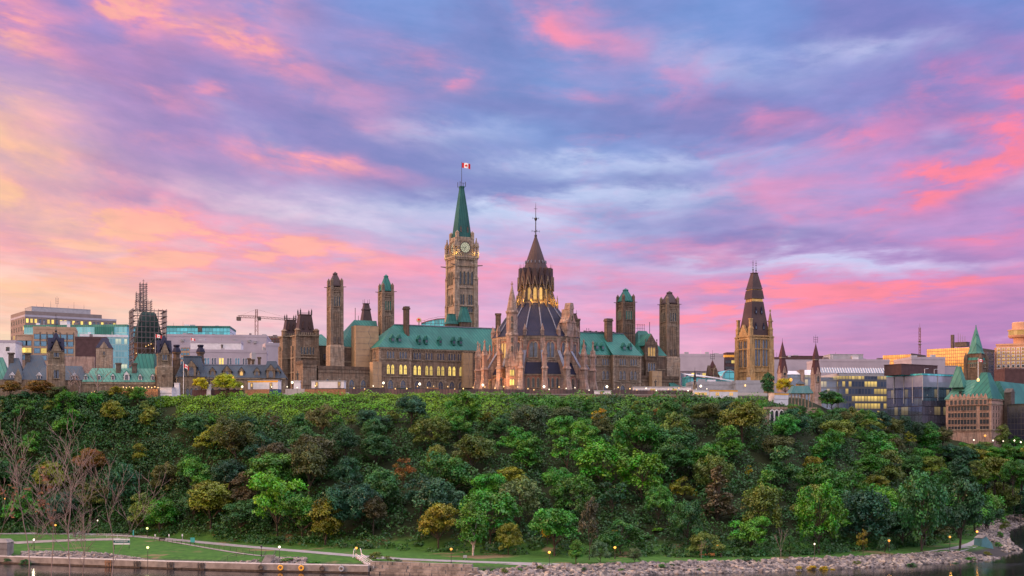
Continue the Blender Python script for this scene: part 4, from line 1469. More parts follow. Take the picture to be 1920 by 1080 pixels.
# dark cupola behind the right of the library
cu = thing('roof_cupola', 'small dark roof cupola with two finials just right of the round library', 'cupola', (SX(1077, 556), 556, 50))
s = MB(); s.box(-1.9, 1.9, -1.9, 1.9, 0, SZ(612, 556) - 50); s.build('base', M['stone_dark'], cu)
z0 = SZ(612, 556) - 50; z1 = SZ(588, 556) - 50
r = MB(); r.loft([[(-q, -q, z), (q, -q, z), (q, q, z), (-q, q, z)] for q, z in ((2.0, z0), (1.2, z0 + 2.5), (1.4, z0 + 2.6), (.8, z1 - .3), (1, z1))]); r.build('roof', M['slate_brown'], cu)
f = MB()
for x in (-.8, .8): f.bar((x, 0, z1), (x, 0, z1 + 1.5), .1, .04)
f.build('finial', M['iron'], cu)


# ------------------------------------------------------------------ the lamps the photograph shows lit on the buildings
def point(name, loc, energy, col, r=.4, parent=None):
    l = bpy.data.lights.new(name, 'POINT'); l.energy = energy; l.color = col; l.shadow_soft_size = r
    o = bpy.data.objects.new(name, l); C.objects.link(o); o.location = loc
    return o


def spot(name, loc, target, energy, col, size=70, r=.6):
    l = bpy.data.lights.new(name, 'SPOT'); l.energy = energy; l.color = col; l.spot_size = radians(size); l.spot_blend = .7; l.shadow_soft_size = r
    o = bpy.data.objects.new(name, l); C.objects.link(o); o.location = loc
    o.rotation_euler = (Vector(target) - Vector(loc)).to_track_quat('-Z', 'Y').to_euler()
    return o


LX = lib.location.x
for k in range(8):
    a = pi + k * pi / 7
    point('lantern_light', (LX + 8.0 * cos(a), LY + 8.0 * sin(a), 50 + 33.9), 420, (1, .52, .07), .3)
for dx, dy, e in ((-26, -20, 7000), (-14, -26, 3800), (-30, -4, 5000)):
    spot('floodlight', (LX + dx, LY + dy, 51.5), (LX + dx * .45, LY + dy * .45, 62), e, (1, .40, .10), 80)
spot('floodlight', (LX - 11, LY - 27, 51.2), (LX - 8, LY - 18, 60), 2000, (1, .5, .16), 90)
pm = Matrix.Translation(pt.location) @ Matrix.Rotation(CB.t, 4, 'Z')
for sx, sy in ((-1, -1), (1, -1), (-1, 1)):
    v = pm @ Vector((sx * (h - .75) * 1.32, sy * (h - .75) * 1.32, zb + 1.0)); point('turret_light', v, 330, (1, .68, .14), .25)
v = pm @ Vector((-hc - .5, -hc - .6, zb + 1.2)); point('turret_light', v, 300, (1, .66, .14), .25)
v = pm @ Vector((hc + .4, -hc - .6, zb + 1.2)); point('turret_light', v, 160, (1, .66, .14), .25)

# ------------------------------------------------------------------ left: the east block and the town behind
EB = FR(0, 500, 22, 48.0)


def block(name, lab, cat, pxl, pxm, pxr, Y, pyt, mat, deg=22, z0=48.0, depth=None, roofmat=None, para=.8, group=None):
    """box building: outer left edge, near corner and right edge in the picture, and the row of its top"""
    f = FR(pxm, Y, deg, z0)
    L = f.A(pxr)
    if depth is None:
        # depth so that the left face reaches pxl
        k = (pxl - 960.0) / F
        if abs(pxl - pxm) < .5: depth = min(L * .6, 30)
        else:
            # O + b*w projects to pxl
            depth = (f.O.x - k * f.O.y) / (k * f.w[1] - f.w[0])
            if not 4 < depth < 60: depth = 25
    zt = SZ(pyt, Y) - z0
    th = thing(name, lab, cat, f.O, f.t, group)
    s = MB(); s.box(0, L, 0, depth, 0, zt)
    s.build('wall', M[mat] if isinstance(mat, str) else mat, th)
    p = MB()
    p.box(-.12, L + .12, -.12, 0, zt - .5, zt + para); p.box(-.12, 0, 0, depth, zt - .5, zt + para); p.box(L, L + .12, 0, depth, zt - .5, zt + para)
    p.box(0, L, depth - .1, depth + .1, zt - .5, zt + para)
    p.build('parapet', M[roofmat or 'lilac_wall'], th)
    R_ = random.Random(int(pxm))
    for k in range(min(7, int(L / 6))):
        x = R_.uniform(1, L - 3); y = R_.uniform(1.5, 6); hh = para + R_.uniform(.4, 1.7); u = MB()
        if k % 3 == 2: u.bar((x, y, zt), (x, y, zt + hh + 1.2), .12, .08, 5)
        else: u.box(x, x + R_.uniform(1, 3.2), y, y + 2, zt, zt + hh)
        u.build('roof_unit', M[R_.choice(['grey_paint', 'white_paint', 'scaf'])], th)
    return th, f, L, depth, zt


def grid_windows(th, L, zs, n, w, h, face='f', depth=0, pane='pane', x0=None, x1=None, frame='trim', lit=0.0, seed=1, fw=.12):
    key = 'g%s%.1f%.1f%s' % (pane, w, h, frame)
    win_proto(key, w, h, 1, pane=pane, frame=frame, fw=fw, depth=.15, square=True, sill=False, mull=False)
    R_ = random.Random(seed)
    a0 = x0 if x0 is not None else 0; a1 = x1 if x1 is not None else L
    for z in zs:
        for k in range(n):
            x = a0 + (k + .5) * (a1 - a0) / n
            pl = 'pane_lit' if R_.random() < lit else None
            if face == 'f': window(th, key, x, 0, z, 0, pl)
            else: window(th, key, 0, x, z, -pi / 2, pl)


def roof_box(th, x0, x1, y0, y1, z0, z1, mat, name='plant_room'):
    b = MB(); b.box(x0, x1, y0, y1, z0, z1); b.box(x0 - .15, x1 + .15, y0 - .15, y1 + .15, z1, z1 + .3); return b.build(name, M[mat], th)


def antenna(th, x, y, z0, z1, arms=True, r=.16):
    a = MB(); a.bar((x, y, z0), (x, y, z1), r, r * .4, 4)
    if arms:
        for k in range(3):
            z = z0 + (z1 - z0) * (.45 + .17 * k)
            a.bar((x - .9, y, z), (x + .9, y, z), .09, n=4); a.bar((x - .9, y, z - .6), (x - .9, y, z + .9), .09, n=4); a.bar((x + .9, y, z - .6), (x + .9, y, z + .9), .09, n=4)
    return a.build('antenna', M['scaf'], th)


# big beige office
th, f, L, Dp, zt = block('office_block', 'large beige office block with rows of square windows, leftmost and tallest', 'office building', 20, 47, 218, 900, 592, 'beige_wall', 34, 40)
zr = SZ(589, 900) - 40
up = MB(); up.box(0, f.A(191), .1, Dp, zt + .82, zt + 3.2); up.build('upper_wall', M['beige_wall'], th)
grid_windows(th, L, [zt - 4.3], 22, 1.5, 2.6, pane='pane', lit=.55, seed=3)
grid_windows(th, L, [zt - 9, zt - 13.6, zt - 18], 22, 1.5, 2.6, pane='pane_dark', lit=.2, seed=4)
grid_windows(th, Dp, [zt - 4.3, zt - 9, zt - 13.6, zt - 18, zt - 22.5], 6, 1.6, 2.6, 'l', pane='pane_dark', seed=5, lit=.05)
ph = SZ(578, 920) - 40
roof_box(th, f.A(66), f.A(177), 8, 24, zt, ph, 'grey_paint')
antenna(th, f.A(119), 14, ph, SZ(554, 920) - 40)
for px in (80, 93, 107, 140, 151, 170): antenna(th, f.A(px), 14, ph, ph + 2.2 + (px % 4), False, .14)

# teal glass block
M['teal'] = glazing('teal_curtain_wall', (.10, .33, .40), (1.6, 3.9), .06, .14, 0, framecol=(.22, .42, .46), rough=.25, tone=.5)
M['teal_lit'] = glazing('lit_teal_curtain_wall', (.10, .28, .34), (1.6, 3.6), .06, .2, .32, (1, .8, .35), .9, (.20, .36, .40), .25, .5)
th, f, L, Dp, zt = block('glass_office', 'long pale teal glass office behind the tan building', 'office building', 45, 45, 238, 840, 612, M['teal'], -4, 44, roofmat='copper_pale')
b = MB(); x0 = f.A(178); b.box(x0, f.A(214), -.6, 0, zt - 9.5, zt - .6); b.build('screen_panel', M['copper'], th)
roof_box(th, f.A(110), f.A(123), 2, 7, zt, zt + 3, 'white_paint')
th, f, L, Dp, zt = block('glass_office', 'lower teal glass office with lit floors beside the scaffolded tower', 'office building', 150, 150, 240, 800, 629, M['teal_lit'], 15, 46, depth=25, roofmat='white_paint')
# tan building with blue windows, in two heights
th, f, L, Dp, zt = block('tan_office', 'tan concrete office with blue window bands and dark piers', 'office building', 31, 62, 141, 720, 615, 'tan_wall', 14, 46, depth=22, roofmat='tan_wall')
lo = MB(); xl = f.A(31); lo.box(xl, -.01, 1.0, Dp, 0, zt - 3.8); lo.box(xl - .3, .0, .7, Dp, zt - 3.8, zt - 3.2); lo.build('lower_wing', M['tan_wall'], th)
win_proto('tanw', 2.7, 2.5, 1, frame='trim_dark', pane='teal' if False else 'pane', fw=.1, depth=.12, square=True, sill=False, mull=False)
M['pane_blue'] = plain('blue_window_glass', (.09, .22, .34), .3, .6, .2, .8)
for r_ in range(4):
    z = zt - 5.5 - r_ * 3.6
    for k in range(6): window(th, 'tanw', 1.9 + k * (L - 3.2) / 5.3, 0, z, 0, 'pane_lit' if (k, r_) in ((1, 2),) else 'pane_blue')
    for k in range(3): window(th, 'tanw', xl + 1.6 + k * (-xl - 1.8) / 3, 1.0, z - 3.4 if r_ < 3 else .6, 0, 'pane_lit' if (k, r_) in ((1, 1), (2, 1)) else 'pane_blue')
pr = MB()
for k in range(6): pr.box(3.4 + k * (L - 3.2) / 5.3 - .2, 3.4 + k * (L - 3.2) / 5.3 + .2, -.35, -.01, zt - 8, zt - 2)
pr.build('pier', M['trim_dark'], th)
# brown block and gabled house
th, f, L, Dp, zt = block('brown_block', 'plain dark brown windowless block beside the tan office', 'building', 141, 141, 200, 690, 634, 'brown_wall', 12, 46, depth=15, roofmat='brown_wall')
roof_box(th, f.A(150), f.A(165), 0.5, 4, zt - 9, zt - 8.4, 'lilac_wall', 'duct')
gf = FR(180, 660, 12, 46)
L = gf.A(210); th = thing('gabled_house', 'pale stone house with steep dark hipped roof before the brown block', 'house', gf.O, gf.t)
zt = SZ(652, 660) - 46; zp = SZ(632, 660) - 46
s = MB(); s.box(0, L, 0, 8, 0, zt); s.prism([(L * .22, zt), (L * .78, zt), (L * .5, zt + 3)], -.3, 2); s.build('wall', M['stone_pale'], th)
r = MB(); hip_roof(r, -.3, L + .3, -.25, 8.3, zt, zp, L * .38); r.build('roof', M['slate'], th)
win_proto('gab', .9, 1.8, 2, .2, frame='trim', pane='pane', fw=.12, mull=False)
window(th, 'gab', L * .5, -.3, zt - 3.4)
# white block at the very edge
th, f, L, Dp, zt = block('white_block', 'plain white block with one small window at the left edge', 'building', -60, -60, 29, 700, 640, 'white_paint', 8, 46, depth=20)
grid_windows(th, L, [zt - 4.5], 1, 1.5, 1.8, x0=f.A(10), x1=f.A(19), pane='pane_dark')

# long pale hall and annexes right of the scaffold
th, f, L, Dp, zt = block('pale_hall', 'long pale lilac windowless hall below the turquoise glass storey', 'building', 305, 312, 500, 820, 629, 'lilac_wall', 6, 46, depth=40)
for px, py in ((340, 637), (437, 636), (465, 637), (476, 639)): roof_box(th, f.A(px), f.A(px + 5), -.8, 0, SZ(py + 3, 820) - 46, SZ(py, 820) - 46, 'grey_paint', 'air_duct')
M['turq'] = glazing('turquoise_glass', (.05, .32, .38), (2.2, 2.6), .05, .12, 0, framecol=(.02, .14, .17), rough=.2, tone=.9)
th, f, L, Dp, zt = block('glass_storey', 'turquoise glass storey with dark frame behind the pale hall', 'office building', 305, 311, 431, 880, 613, M['turq'], 4, 46, depth=30, roofmat='copper')
roof_box(th, f.A(371), f.A(379), -.4, 2, zt - 2.8, zt + .3, 'trim_dark')
th, f, L, Dp, zt = block('white_annex', 'white annex with a flat roof in front of the pale hall', 'building', 354, 357, 452, 700, 641, 'white_paint', 6, 46, depth=14)
roof_box(th, f.A(415), f.A(418), -.3, 0, zt - 3.6, zt - 1.5, 'trim_dark', 'door')
th, f, L, Dp, zt = block('low_office', 'low pinkish office with a row of paired tall windows', 'office building', 352, 356, 486, 660, 658, 'lilac_wall', 8, 46, depth=20)
xs_ = (402, 414, 430, 444, 458, 472)
win_proto('twin', 2.0, 3.0, 2, .35, frame='white_paint', pane='pane', fw=.1, depth=.12, square=True, sill=False, mull=False)
for k, px in enumerate((366, 388, 401, 415, 430, 445, 459, 473)): window(th, 'twin', f.A(px), 0, zt - 6.2, 0, 'pane_lit' if k == 3 else 'pane_blue' if k % 2 else None)
# louvred tower house behind
th, f, L, Dp, zt = block('grey_block', 'tiny pale office with ribbon windows between two small turrets', 'office building', 338, 339, 355, 780, 650, 'tan_wall', 4, 46, depth=10)
grid_windows(th, L, [zt - 2.2, zt - 4.6, zt - 7, zt - 9.4], 3, 1.2, 1.2, pane='pane_blue')

# building under construction and grey blocks near the pavilion
th, f, L, Dp, zt = block('unfinished_building', 'unfinished concrete frame with open floors behind the crane', 'building', 478, 482, 545, 900, 632, 'concrete', 10, 44, depth=30, roofmat='concrete')
b = MB()
for k in range(5):
    z = zt - 2.4 - k * 4.4; b.box(.6, L - .6, -.06, .5, z - 2.6, z)
b.build('open_floor', M['trim_dark'], th)
b = MB()
for k in range(12): b.box(k * L / 11.5, k * L / 11.5 + .5, -.5, -.08, 8, zt + .5)
for k in range(5): b.box(0, L, -.7, -.51, zt - 1.4 - k * 4.4, zt - .7 - k * 4.4)
b.build('column', M['crane'], th)
b = MB()
for k in (4, 5, 6.5): b.box(k * L / 11.5, k * L / 11.5 + 2.4, -.04, .3, zt - 7.8, zt - 5.6)
b.build('open_bay', M['pane_warm'], th)
th, f, L, Dp, zt = block('grey_block', 'plain grey stepped block left of the twin roofed pavilion', 'building', 480, 498, 524, 640, 646, 'lilac_wall', 16, 46, depth=12)
b = MB(); b.box(f.A(490) - 4, -.2, 3, 12, 0, zt - 3.4); b.box(-1.2, -.15, .5, 2.6, 0, zt - 1.2); b.build('side_wing', M['grey_paint'], th)
th, f, L, Dp, zt = block('grey_block', 'low pale block behind the slate mansards beside the cathedral grey block', 'building', 478, 480, 500, 600, 660, 'lilac_wall', 8, 46, depth=12)
th['label'] = 'low pale block just left of the taller grey stepped block'

# ------------------------------------------------------------------ tower crane
Yc = 860.0
cr = thing('tower_crane', 'tall lattice tower crane with long jib over the left town', 'crane', (SX(481, Yc), Yc, 44))


def lattice(mb, p, q, w_, n, r=.1, up=Vector((0, 1, 0))):
    p, q = Vector(p), Vector(q); d = (q - p).normalized(); a = d.cross(up).normalized() * w_ / 2; b = d.cross(a).normalized() * w_ / 2
    cs = [a + b, a - b, -a - b, -a + b]
    for c in cs: mb.bar(p + c, q + c, r, r, 4)
    for k in range(n):
        s0, s1 = p.lerp(q, k / n), p.lerp(q, (k + 1) / n)
        for i in range(4):
            c0, c1 = cs[i], cs[(i + 1) % 4]
            if k % 2: c0, c1 = c1, c0
            mb.bar(s0 + c0, s1 + c1, r * .7, r * .7, 3)


z2 = SZ(597, Yc) - 44; zA = SZ(580, Yc) - 44
m_ = MB(); lattice(m_, (0, 0, 0), (0, 0, z2), 1.7, 22, .12); m_.build('mast', M['crane'], cr)
j = MB(); xr = SX(560, Yc) - SX(481, Yc); xl = SX(449, Yc) - SX(481, Yc)
lattice(j, (0, -9, z2 + .8), (xr, 14, z2 + .8), 1.1, 26, .08); lattice(j, (0, -9, z2 + .8), (xl, -14, z2 + .6), 1.3, 8, .12)
j.xform(Matrix.Translation((0, 9, 0)))
j.build('jib', M['crane'], cr)
a = MB(); lattice(a, (0, 0, z2), (0, 0, zA), 1.2, 6, .12); a.bar((0, 0, zA), (xr * .7, 16, z2 + 1.4), .05, n=3); a.bar((0, 0, zA), (xl * .9, -4.5, z2 + 1.2), .05, n=3); a.build('apex', M['crane'], cr)
b = MB(); b.box(xl - .6, xl + 1.6, -6.5, -3.5, z2 - 1.8, z2 + .4); b.build('counterweight', M['trim_dark'], cr)
b = MB(); b.box(.8, 2.6, -1.2, .8, z2 - 1.2, z2 + .8); b.build('cab', M['trim_dark'], cr)

# ------------------------------------------------------------------ scaffolded tower
Yt = 560.0
et = FR(250, Yt, 22, 46)
sc = thing('scaffolded_tower', 'dark green mansard tower wrapped in scaffolding with a tall scaffold spire', 'tower', et.O, et.t)
ez = lambda py: SZ(py, Yt) - 46
wx = (314 - 234) * Yt / F / (cos(et.t) + sin(et.t))
x0 = et.A(250) ; W_ = wx
cx = W_ / 2
s = MB(); s.box(1.6, W_ - 1.6, 1.6, W_ - 1.6, 0, ez(640)); s.build('tower_wall', M['stone_dark'], sc)
r = MB(); r.loft([[(cx - q, cx - q, z), (cx + q, cx - q, z), (cx + q, cx + q, z), (cx - q, cx + q, z)] for q, z in ((W_ / 2 - 1.2, ez(640)), (W_ / 2 - 2.2, ez(612)), (W_ / 2 - 3.6, ez(586)), (W_ / 2 - 4.2, ez(582)))])
r.build('mansard_roof', plain('dark_green_copper', (.014, .04, .04), .3, .8, .6), sc)


def scaffold(parent, x0, x1, y0, y1, z0, z1, nx, ny, nz, r=.11, faces='fblr', deck=True, diag=True):
    g = MB(); dk = MB()
    X = [x0 + (x1 - x0) * k / nx for k in range(nx + 1)]; Yv = [y0 + (y1 - y0) * k / ny for k in range(ny + 1)]
    Zs = [z0 + (z1 - z0) * k / nz for k in range(nz + 1)]
    pos = set()
    for x in X:
        for y in (y0, y1): pos.add((x, y))
    for y in Yv:
        for x in (x0, x1): pos.add((x, y))
    for x, y in sorted(pos): g.bar((x, y, z0), (x, y, z1 + .8), r, r, 4)
    for z in Zs:
        for y in (y0, y1): g.bar((x0 - .3, y, z), (x1 + .3, y, z), r, r, 4)
        for x in (x0, x1): g.bar((x, y0 - .3, z), (x, y1 + .3, z), r, r, 4)
        if deck:
            dk.box(x0, x1, y0, y0 + 1.0, z - .12, z); dk.box(x0, x0 + 1.0, y0 + 1.0, y1, z - .12, z); dk.box(x1 - 1.0, x1, y0 + 1.0, y1, z - .12, z)
    if diag:
        for i in range(nz):
            k = i % nx
            g.bar((X[k], y0, Zs[i]), (X[k + 1], y0, Zs[i + 1]), r * .8, r * .8, 3); g.bar((x0, Yv[i % ny], Zs[i]), (x0, Yv[(i % ny) + 1], Zs[i + 1]), r * .8, r * .8, 3)
    o = g.build('scaffold_frame', M['scaf'], parent)
    if deck: dk.build('scaffold_deck', M['planks'], o)


scaffold(sc, 0, W_, 0, W_, 0, ez(581), 8, 8, 18)
xa, xb = et.A(256, 5), et.A(284, 5)
scaffold(sc, xa, xb, 4, 9, ez(580), ez(562), 4, 2, 4, .1, deck=False)
scaffold(sc, et.A(263, 6), et.A(275, 6), 5.5, 8, ez(580), ez(529), 2, 1, 13, .12, deck=False, diag=True)
scaffold(sc, et.A(256, 6), et.A(264, 6), 5.5, 8, ez(562), ez(547), 1, 1, 4, .1, deck=False)
a = MB(); a.bar((et.A(269, 6.7), 6.7, ez(585)), (et.A(269, 6.7), 6.7, ez(519)), .2, .07, 5); a.bar((et.A(267, 6.7), 6.7, ez(522)), (et.A(271, 6.7), 6.7, ez(522)), .1, n=4); a.build('spire_finial', M['iron'], sc)
b = MB(); b.box(W_ - 3, W_ - .8, 1, 3, ez(581) + .1, ez(579)); b.build('site_skip', M['crane'], sc)
b = MB()
for k in range(14):
    b.lathe(5, [(.02, -.22), (.22, 0), (.02, .22)], .4 + (k * 3.7) % (W_ - .8), -.25, 0); st = len(b.v) - 15
    for q in range(st, len(b.v)): b.v[q] = (b.v[q][0], b.v[q][1], b.v[q][2] + ez(690 - 18 * (k % 3)) + (k * 1.3) % 2.2)
b.build('work_lamp', M['lamp_warm'], sc)

# ------------------------------------------------------------------ the long east block in slate and copper
Ye = 500.0
ef = FR(330, 500, 6, 47.0)
sl = thing('slate_wing', 'stone wing with long slate blue mansard roof and gabled dormers', 'building', ef.O, ef.t)
LL = ef.A(535); zE = ef.Z(708, 20, 0); zR = ef.Z(684, 20, 0)
s = MB(); s.box(0, LL, 0, 16, 0, zE); s.build('wall', M['stone_east'], sl)
c = MB(); c.box(-.2, LL + .2, -.3, 0, zE - .5, zE + .1); c.build('cornice', M['trim'], sl)
r = MB(); r.frus(-.3, LL + .3, -.4, 16, zE, 1.2, LL - 2.5, 3.4, 13, zR); r.build('roof', M['slate_blue'], sl)
rc = MB(); rc.box(1.2, LL - 2.5, 3.3, 3.7, zR + .003, zR + .35); rc.build('ridge', M['lead'], sl)
def gable_dormer(parent, x, z, w_, h_, b, rmat, wmat='stone_east', pane=None):
    d = MB(); d.box(x - w_ / 2, x + w_ / 2, b, b + 2.5, z, z + h_); d.prism([(x - w_ * .62, z + h_), (x + w_ * .62, z + h_), (x, z + h_ + w_ * .75)], b - .15, b + 2.5)
    o = d.build('dormer', M[wmat], parent)
    rr = MB(); rr.prism([(x - w_ * .72, z + h_ - .1), (x, z + h_ + w_ * .85), (x + w_ * .72, z + h_ - .1), (x + w_ * .68, z + h_ - .3), (x, z + h_ + w_ * .7), (x - w_ * .68, z + h_ - .3)], b - .25, b + 3.6); rr.build('dormer_roof', M[rmat], o)
    k = 'dorm%.1f' % w_
    win_proto(k, w_ * .5, h_ * .95, 1, pane='pane', fw=.1, depth=.1, sill=False, mull=False)
    wq = window(o, k, x, b, z + .15, 0, pane)
for px, p_ in ((399, None), (426, None), (453, 'pane_warm'), (482, None), (520, None)): gable_dormer(sl, ef.A(px, 1), zE + .4, 1.9 if px != 426 else 2.8, 1.9, .3, 'slate_blue', pane=p_)
# mansard pavilion of the slate wing
xm0, xm1 = ef.A(333, -1), ef.A(385, -1); zM = ef.Z(667, 5, 0)
pv = MB(); pv.box(xm0, xm1, -1, 6, 0, zE + .2); pv.build('pavilion_wall', M['stone_east'], sl)
r = MB(); w5 = xm1 - xm0; r.loft([[(xm0 + f_ * w5, -1 + f_ * 9, z), (xm1 - f_ * w5, -1 + f_ * 9, z), (xm1 - f_ * w5, 12 - f_ * 6, z), (xm0 + f_ * w5, 12 - f_ * 6, z)] for f_, z in ((-.03, zE + .2), (.05, zE + 1.6), (.2, zM - .5), (.18, zM - .3), (.18, zM))])
r.build('pavilion_roof', M['slate_blue'], sl)
gable_dormer(sl, (xm0 + xm1) / 2, zE + .3, 3.2, 3.4, -1.3, 'slate_blue')
for x in ((xm0 + xm1) / 2 - 2.4, (xm0 + xm1) / 2 + 2.4): gable_dormer(sl, x, zE + .3, .9, 1.6, -1.2, 'slate_blue')
win_proto('eb', 1.2, 2.6, 1, pane='pane', fw=.2, mull=False)
for px in (352, 360, 368, 399, 412, 426, 440, 453, 466, 482, 500, 520): window(sl, 'eb', ef.A(px, -1 if px < 386 else 0), -1 if px < 386 else 0, 1.4, 0, 'pane_warm' if px in (453, 500) else None)
# second slate roof pavilion next to the twin towers
xk0, xk1 = ef.A(490, -1), ef.A(526, -1)
r = MB(); r.frus(xk0, xk1, -1.2, 9, zE - .2, xk0 + 1.8, xk1 - 1.8, 2.6, 7, zR + 1.6); r.build('end_roof', M['slate_blue'], sl)
pv = MB(); pv.box(xk0 + .3, xk1 - .3, -.9, 4, 0, zE - .25); pv.build('pavilion_wall', M['stone_east'], sl)
gable_dormer(sl, (xk0 + xk1) / 2, zE - .1, 3.0, 2.6, -1.3, 'slate_blue')
# two domed roof turrets
for k, (px, lab) in enumerate(((331, 'small domed stone turret left of the slate pavilion roof'), (376, 'small domed stone turret right of the slate pavilion roof'))):
    a = ef.A(px, 6); Yq = ef.Y(a, 6); q = lambda py: SZ(py, Yq) - 47
    th = thing('roof_turret', lab, 'turret', ef.W(a, 6), ef.t)
    s = MB(); s.box(-1.2, 1.2, -1.2, 1.2, 0, q(676)); s.lathe(8, [(1.45, q(676)), (1.45, q(672)), (1.15, q(671)), (1.15, q(664)), (1.5, q(663)), (1.5, q(660))], 0, 0); s.build('shaft', M['stone_dark'], th)
    r = MB(); r.lathe(8, [(1.6, q(660)), (1.35, q(656)), (.8, q(651)), (1.15, q(649)), (1.1, q(646.5))], 0, 0); r.build('dome', M['slate'], th)
for px, py in ((467, 674), (474, 676), (486, 672)):
    a = ef.A(px, 6); q = ef.Z(py, a, 6)
    c = MB(); c.box(a - .5, a + .5, 6, 7, zR - 3, q); c.box(a - .7, a + .7, 5.8, 7.2, q, q + .5); c.build('chimney', M['stone_dark'], sl)

# copper roofed wing
gf = FR(155, 492, 7, 46.5)
cw = thing('copper_wing', 'low stone wing under a bright green copper roof with white dormers', 'building', gf.O, gf.t)
LL = gf.A(314); zE = gf.Z(716, 10, 0); zR = gf.Z(690, 10, 4)
s = MB(); s.box(0, LL, 0, 12, 0, zE); s.build('wall', M['stone_east'], cw)
c = MB(); c.box(-.2, LL + .2, -.25, 0, zE - .9, zE); c.build('cornice', M['trim'], cw)
r = MB(); hip_roof(r, -.3, LL + .3, -.35, 12, zE, zR, 2.6); r.build('roof', M['copper_pale'], cw)
rr = MB(); xh0, xh1 = gf.A(240, 10), gf.A(290, 10); zt_ = gf.Z(663, xh0, 10)
r2 = MB(); r2.frus(xh0, xh1, 6.5, 20, zE + 2.5, xh0 + 3.6, xh1, 10, 16, zt_); r2.build('rear_roof', M['copper'], cw)
b = MB()
for k in range(8): b.box(xh0 + 3.8 + k * 1.1, xh0 + 4.3 + k * 1.1, 9.9, 10.2, zt_ + .003, zt_ + .35)
b.build('ridge_cresting', M['iron'], cw)
for px, w_, h_ in ((161, 1.1, 1.7), (186, 1.1, 1.7), (212, 1.2, 1.8), (237.5, 1.9, 2.3), (263, 1.2, 1.8), (286.5, 1.2, 1.8)):
    gable_dormer(cw, gf.A(px, .8), zE + .7, w_, h_ * .8, .5, 'copper_pale', 'white_paint')
for px in (222, 252):
    a = gf.A(px, 4); c = MB(); c.box(a - .8, a + .8, 3.6, 5, zE + 2, zR + 1.2); c.box(a - 1, a + 1, 3.4, 5.2, zR + 1.2, zR + 1.8); c.build('chimney', M['trim_dark'], cw)
a = gf.A(300, -.8); c = MB(); c.box(a - 1.6, a + 1.6, -1.2, 1.4, 0, zE + 1.8); c.box(a - 1.9, a + 1.9, -1.5, 1.7, zE + 1.8, zE + 2.5); c.build('gate_pier', M['stone_dark'], cw)
win_proto('blind', 3.2, 2.6, 1, frame='trim', pane='stone_east' if False else 'pane_dark', fw=.2, mull=False)
for px in (200, 222, 244, 268): window(cw, 'blind', gf.A(px), 0, .4)

# dark slate range at the far left
df = FR(7, 505, 12, 46.5)
dw = thing('dark_slate_range', 'stone range with dark slate roofs and white pointed dormers, far left', 'building', df.O, df.t)
LL = df.A(160); zE = df.Z(712, 8, 0)
s = MB(); s.box(-14, LL, 0, 12, 0, zE); s.build('wall', M['stone_east'], dw)
r = MB()
hip_roof(r, -.3, df.A(45), -.4, 12.4, zE, df.Z(671, 3, 6), 2.5); hip_roof(r, df.A(33), df.A(92), 1.2, 16, zE, df.Z(665, 12, 6), 3.4); hip_roof(r, df.A(66), LL + .3, -.35, 11.8, zE, df.Z(686, 18, 6), 2)
r.build('roof', M['slate_blue'], dw)
r = MB(); hip_roof(r, -22, df.A(16), 3, 14, zE, df.Z(669, -4, 6), 3); r.build('green_roof', M['copper_pale'], dw)
for px in (23, 73, 139): gable_dormer(dw, df.A(px, .4), zE + .2, 1.35, 1.4, .1, 'white_paint', 'white_paint')
for px, b in ((21, 5), (52, 7)):
    a = df.A(px, b); q = df.Z(664, a, b); c = MB(); c.box(a - .9, a + .9, b - .6, b + .6, zE + 2, q); c.box(a - 1.2, a + 1.2, b - .9, b + .9, q, q + .5); c.build('chimney', M['trim_dark'], dw)
c = MB(); a = df.A(34, -.3); c.prism([(a - 1.2, zE - 1), (a + 1.2, zE - 1), (a + 1.2, zE + 1), (a, zE + 4), (a - 1.2, zE + 1)], -.6, .4); c.build('gablet', M['trim'], dw)
a0_ = df.A(118, 9); a1_ = df.A(175, 9)
c = MB(); c.box(a0_, a1_, 13, 17, 0, df.Z(668, a0_, 13)); c.build('side_gable', M['salmon'], dw)

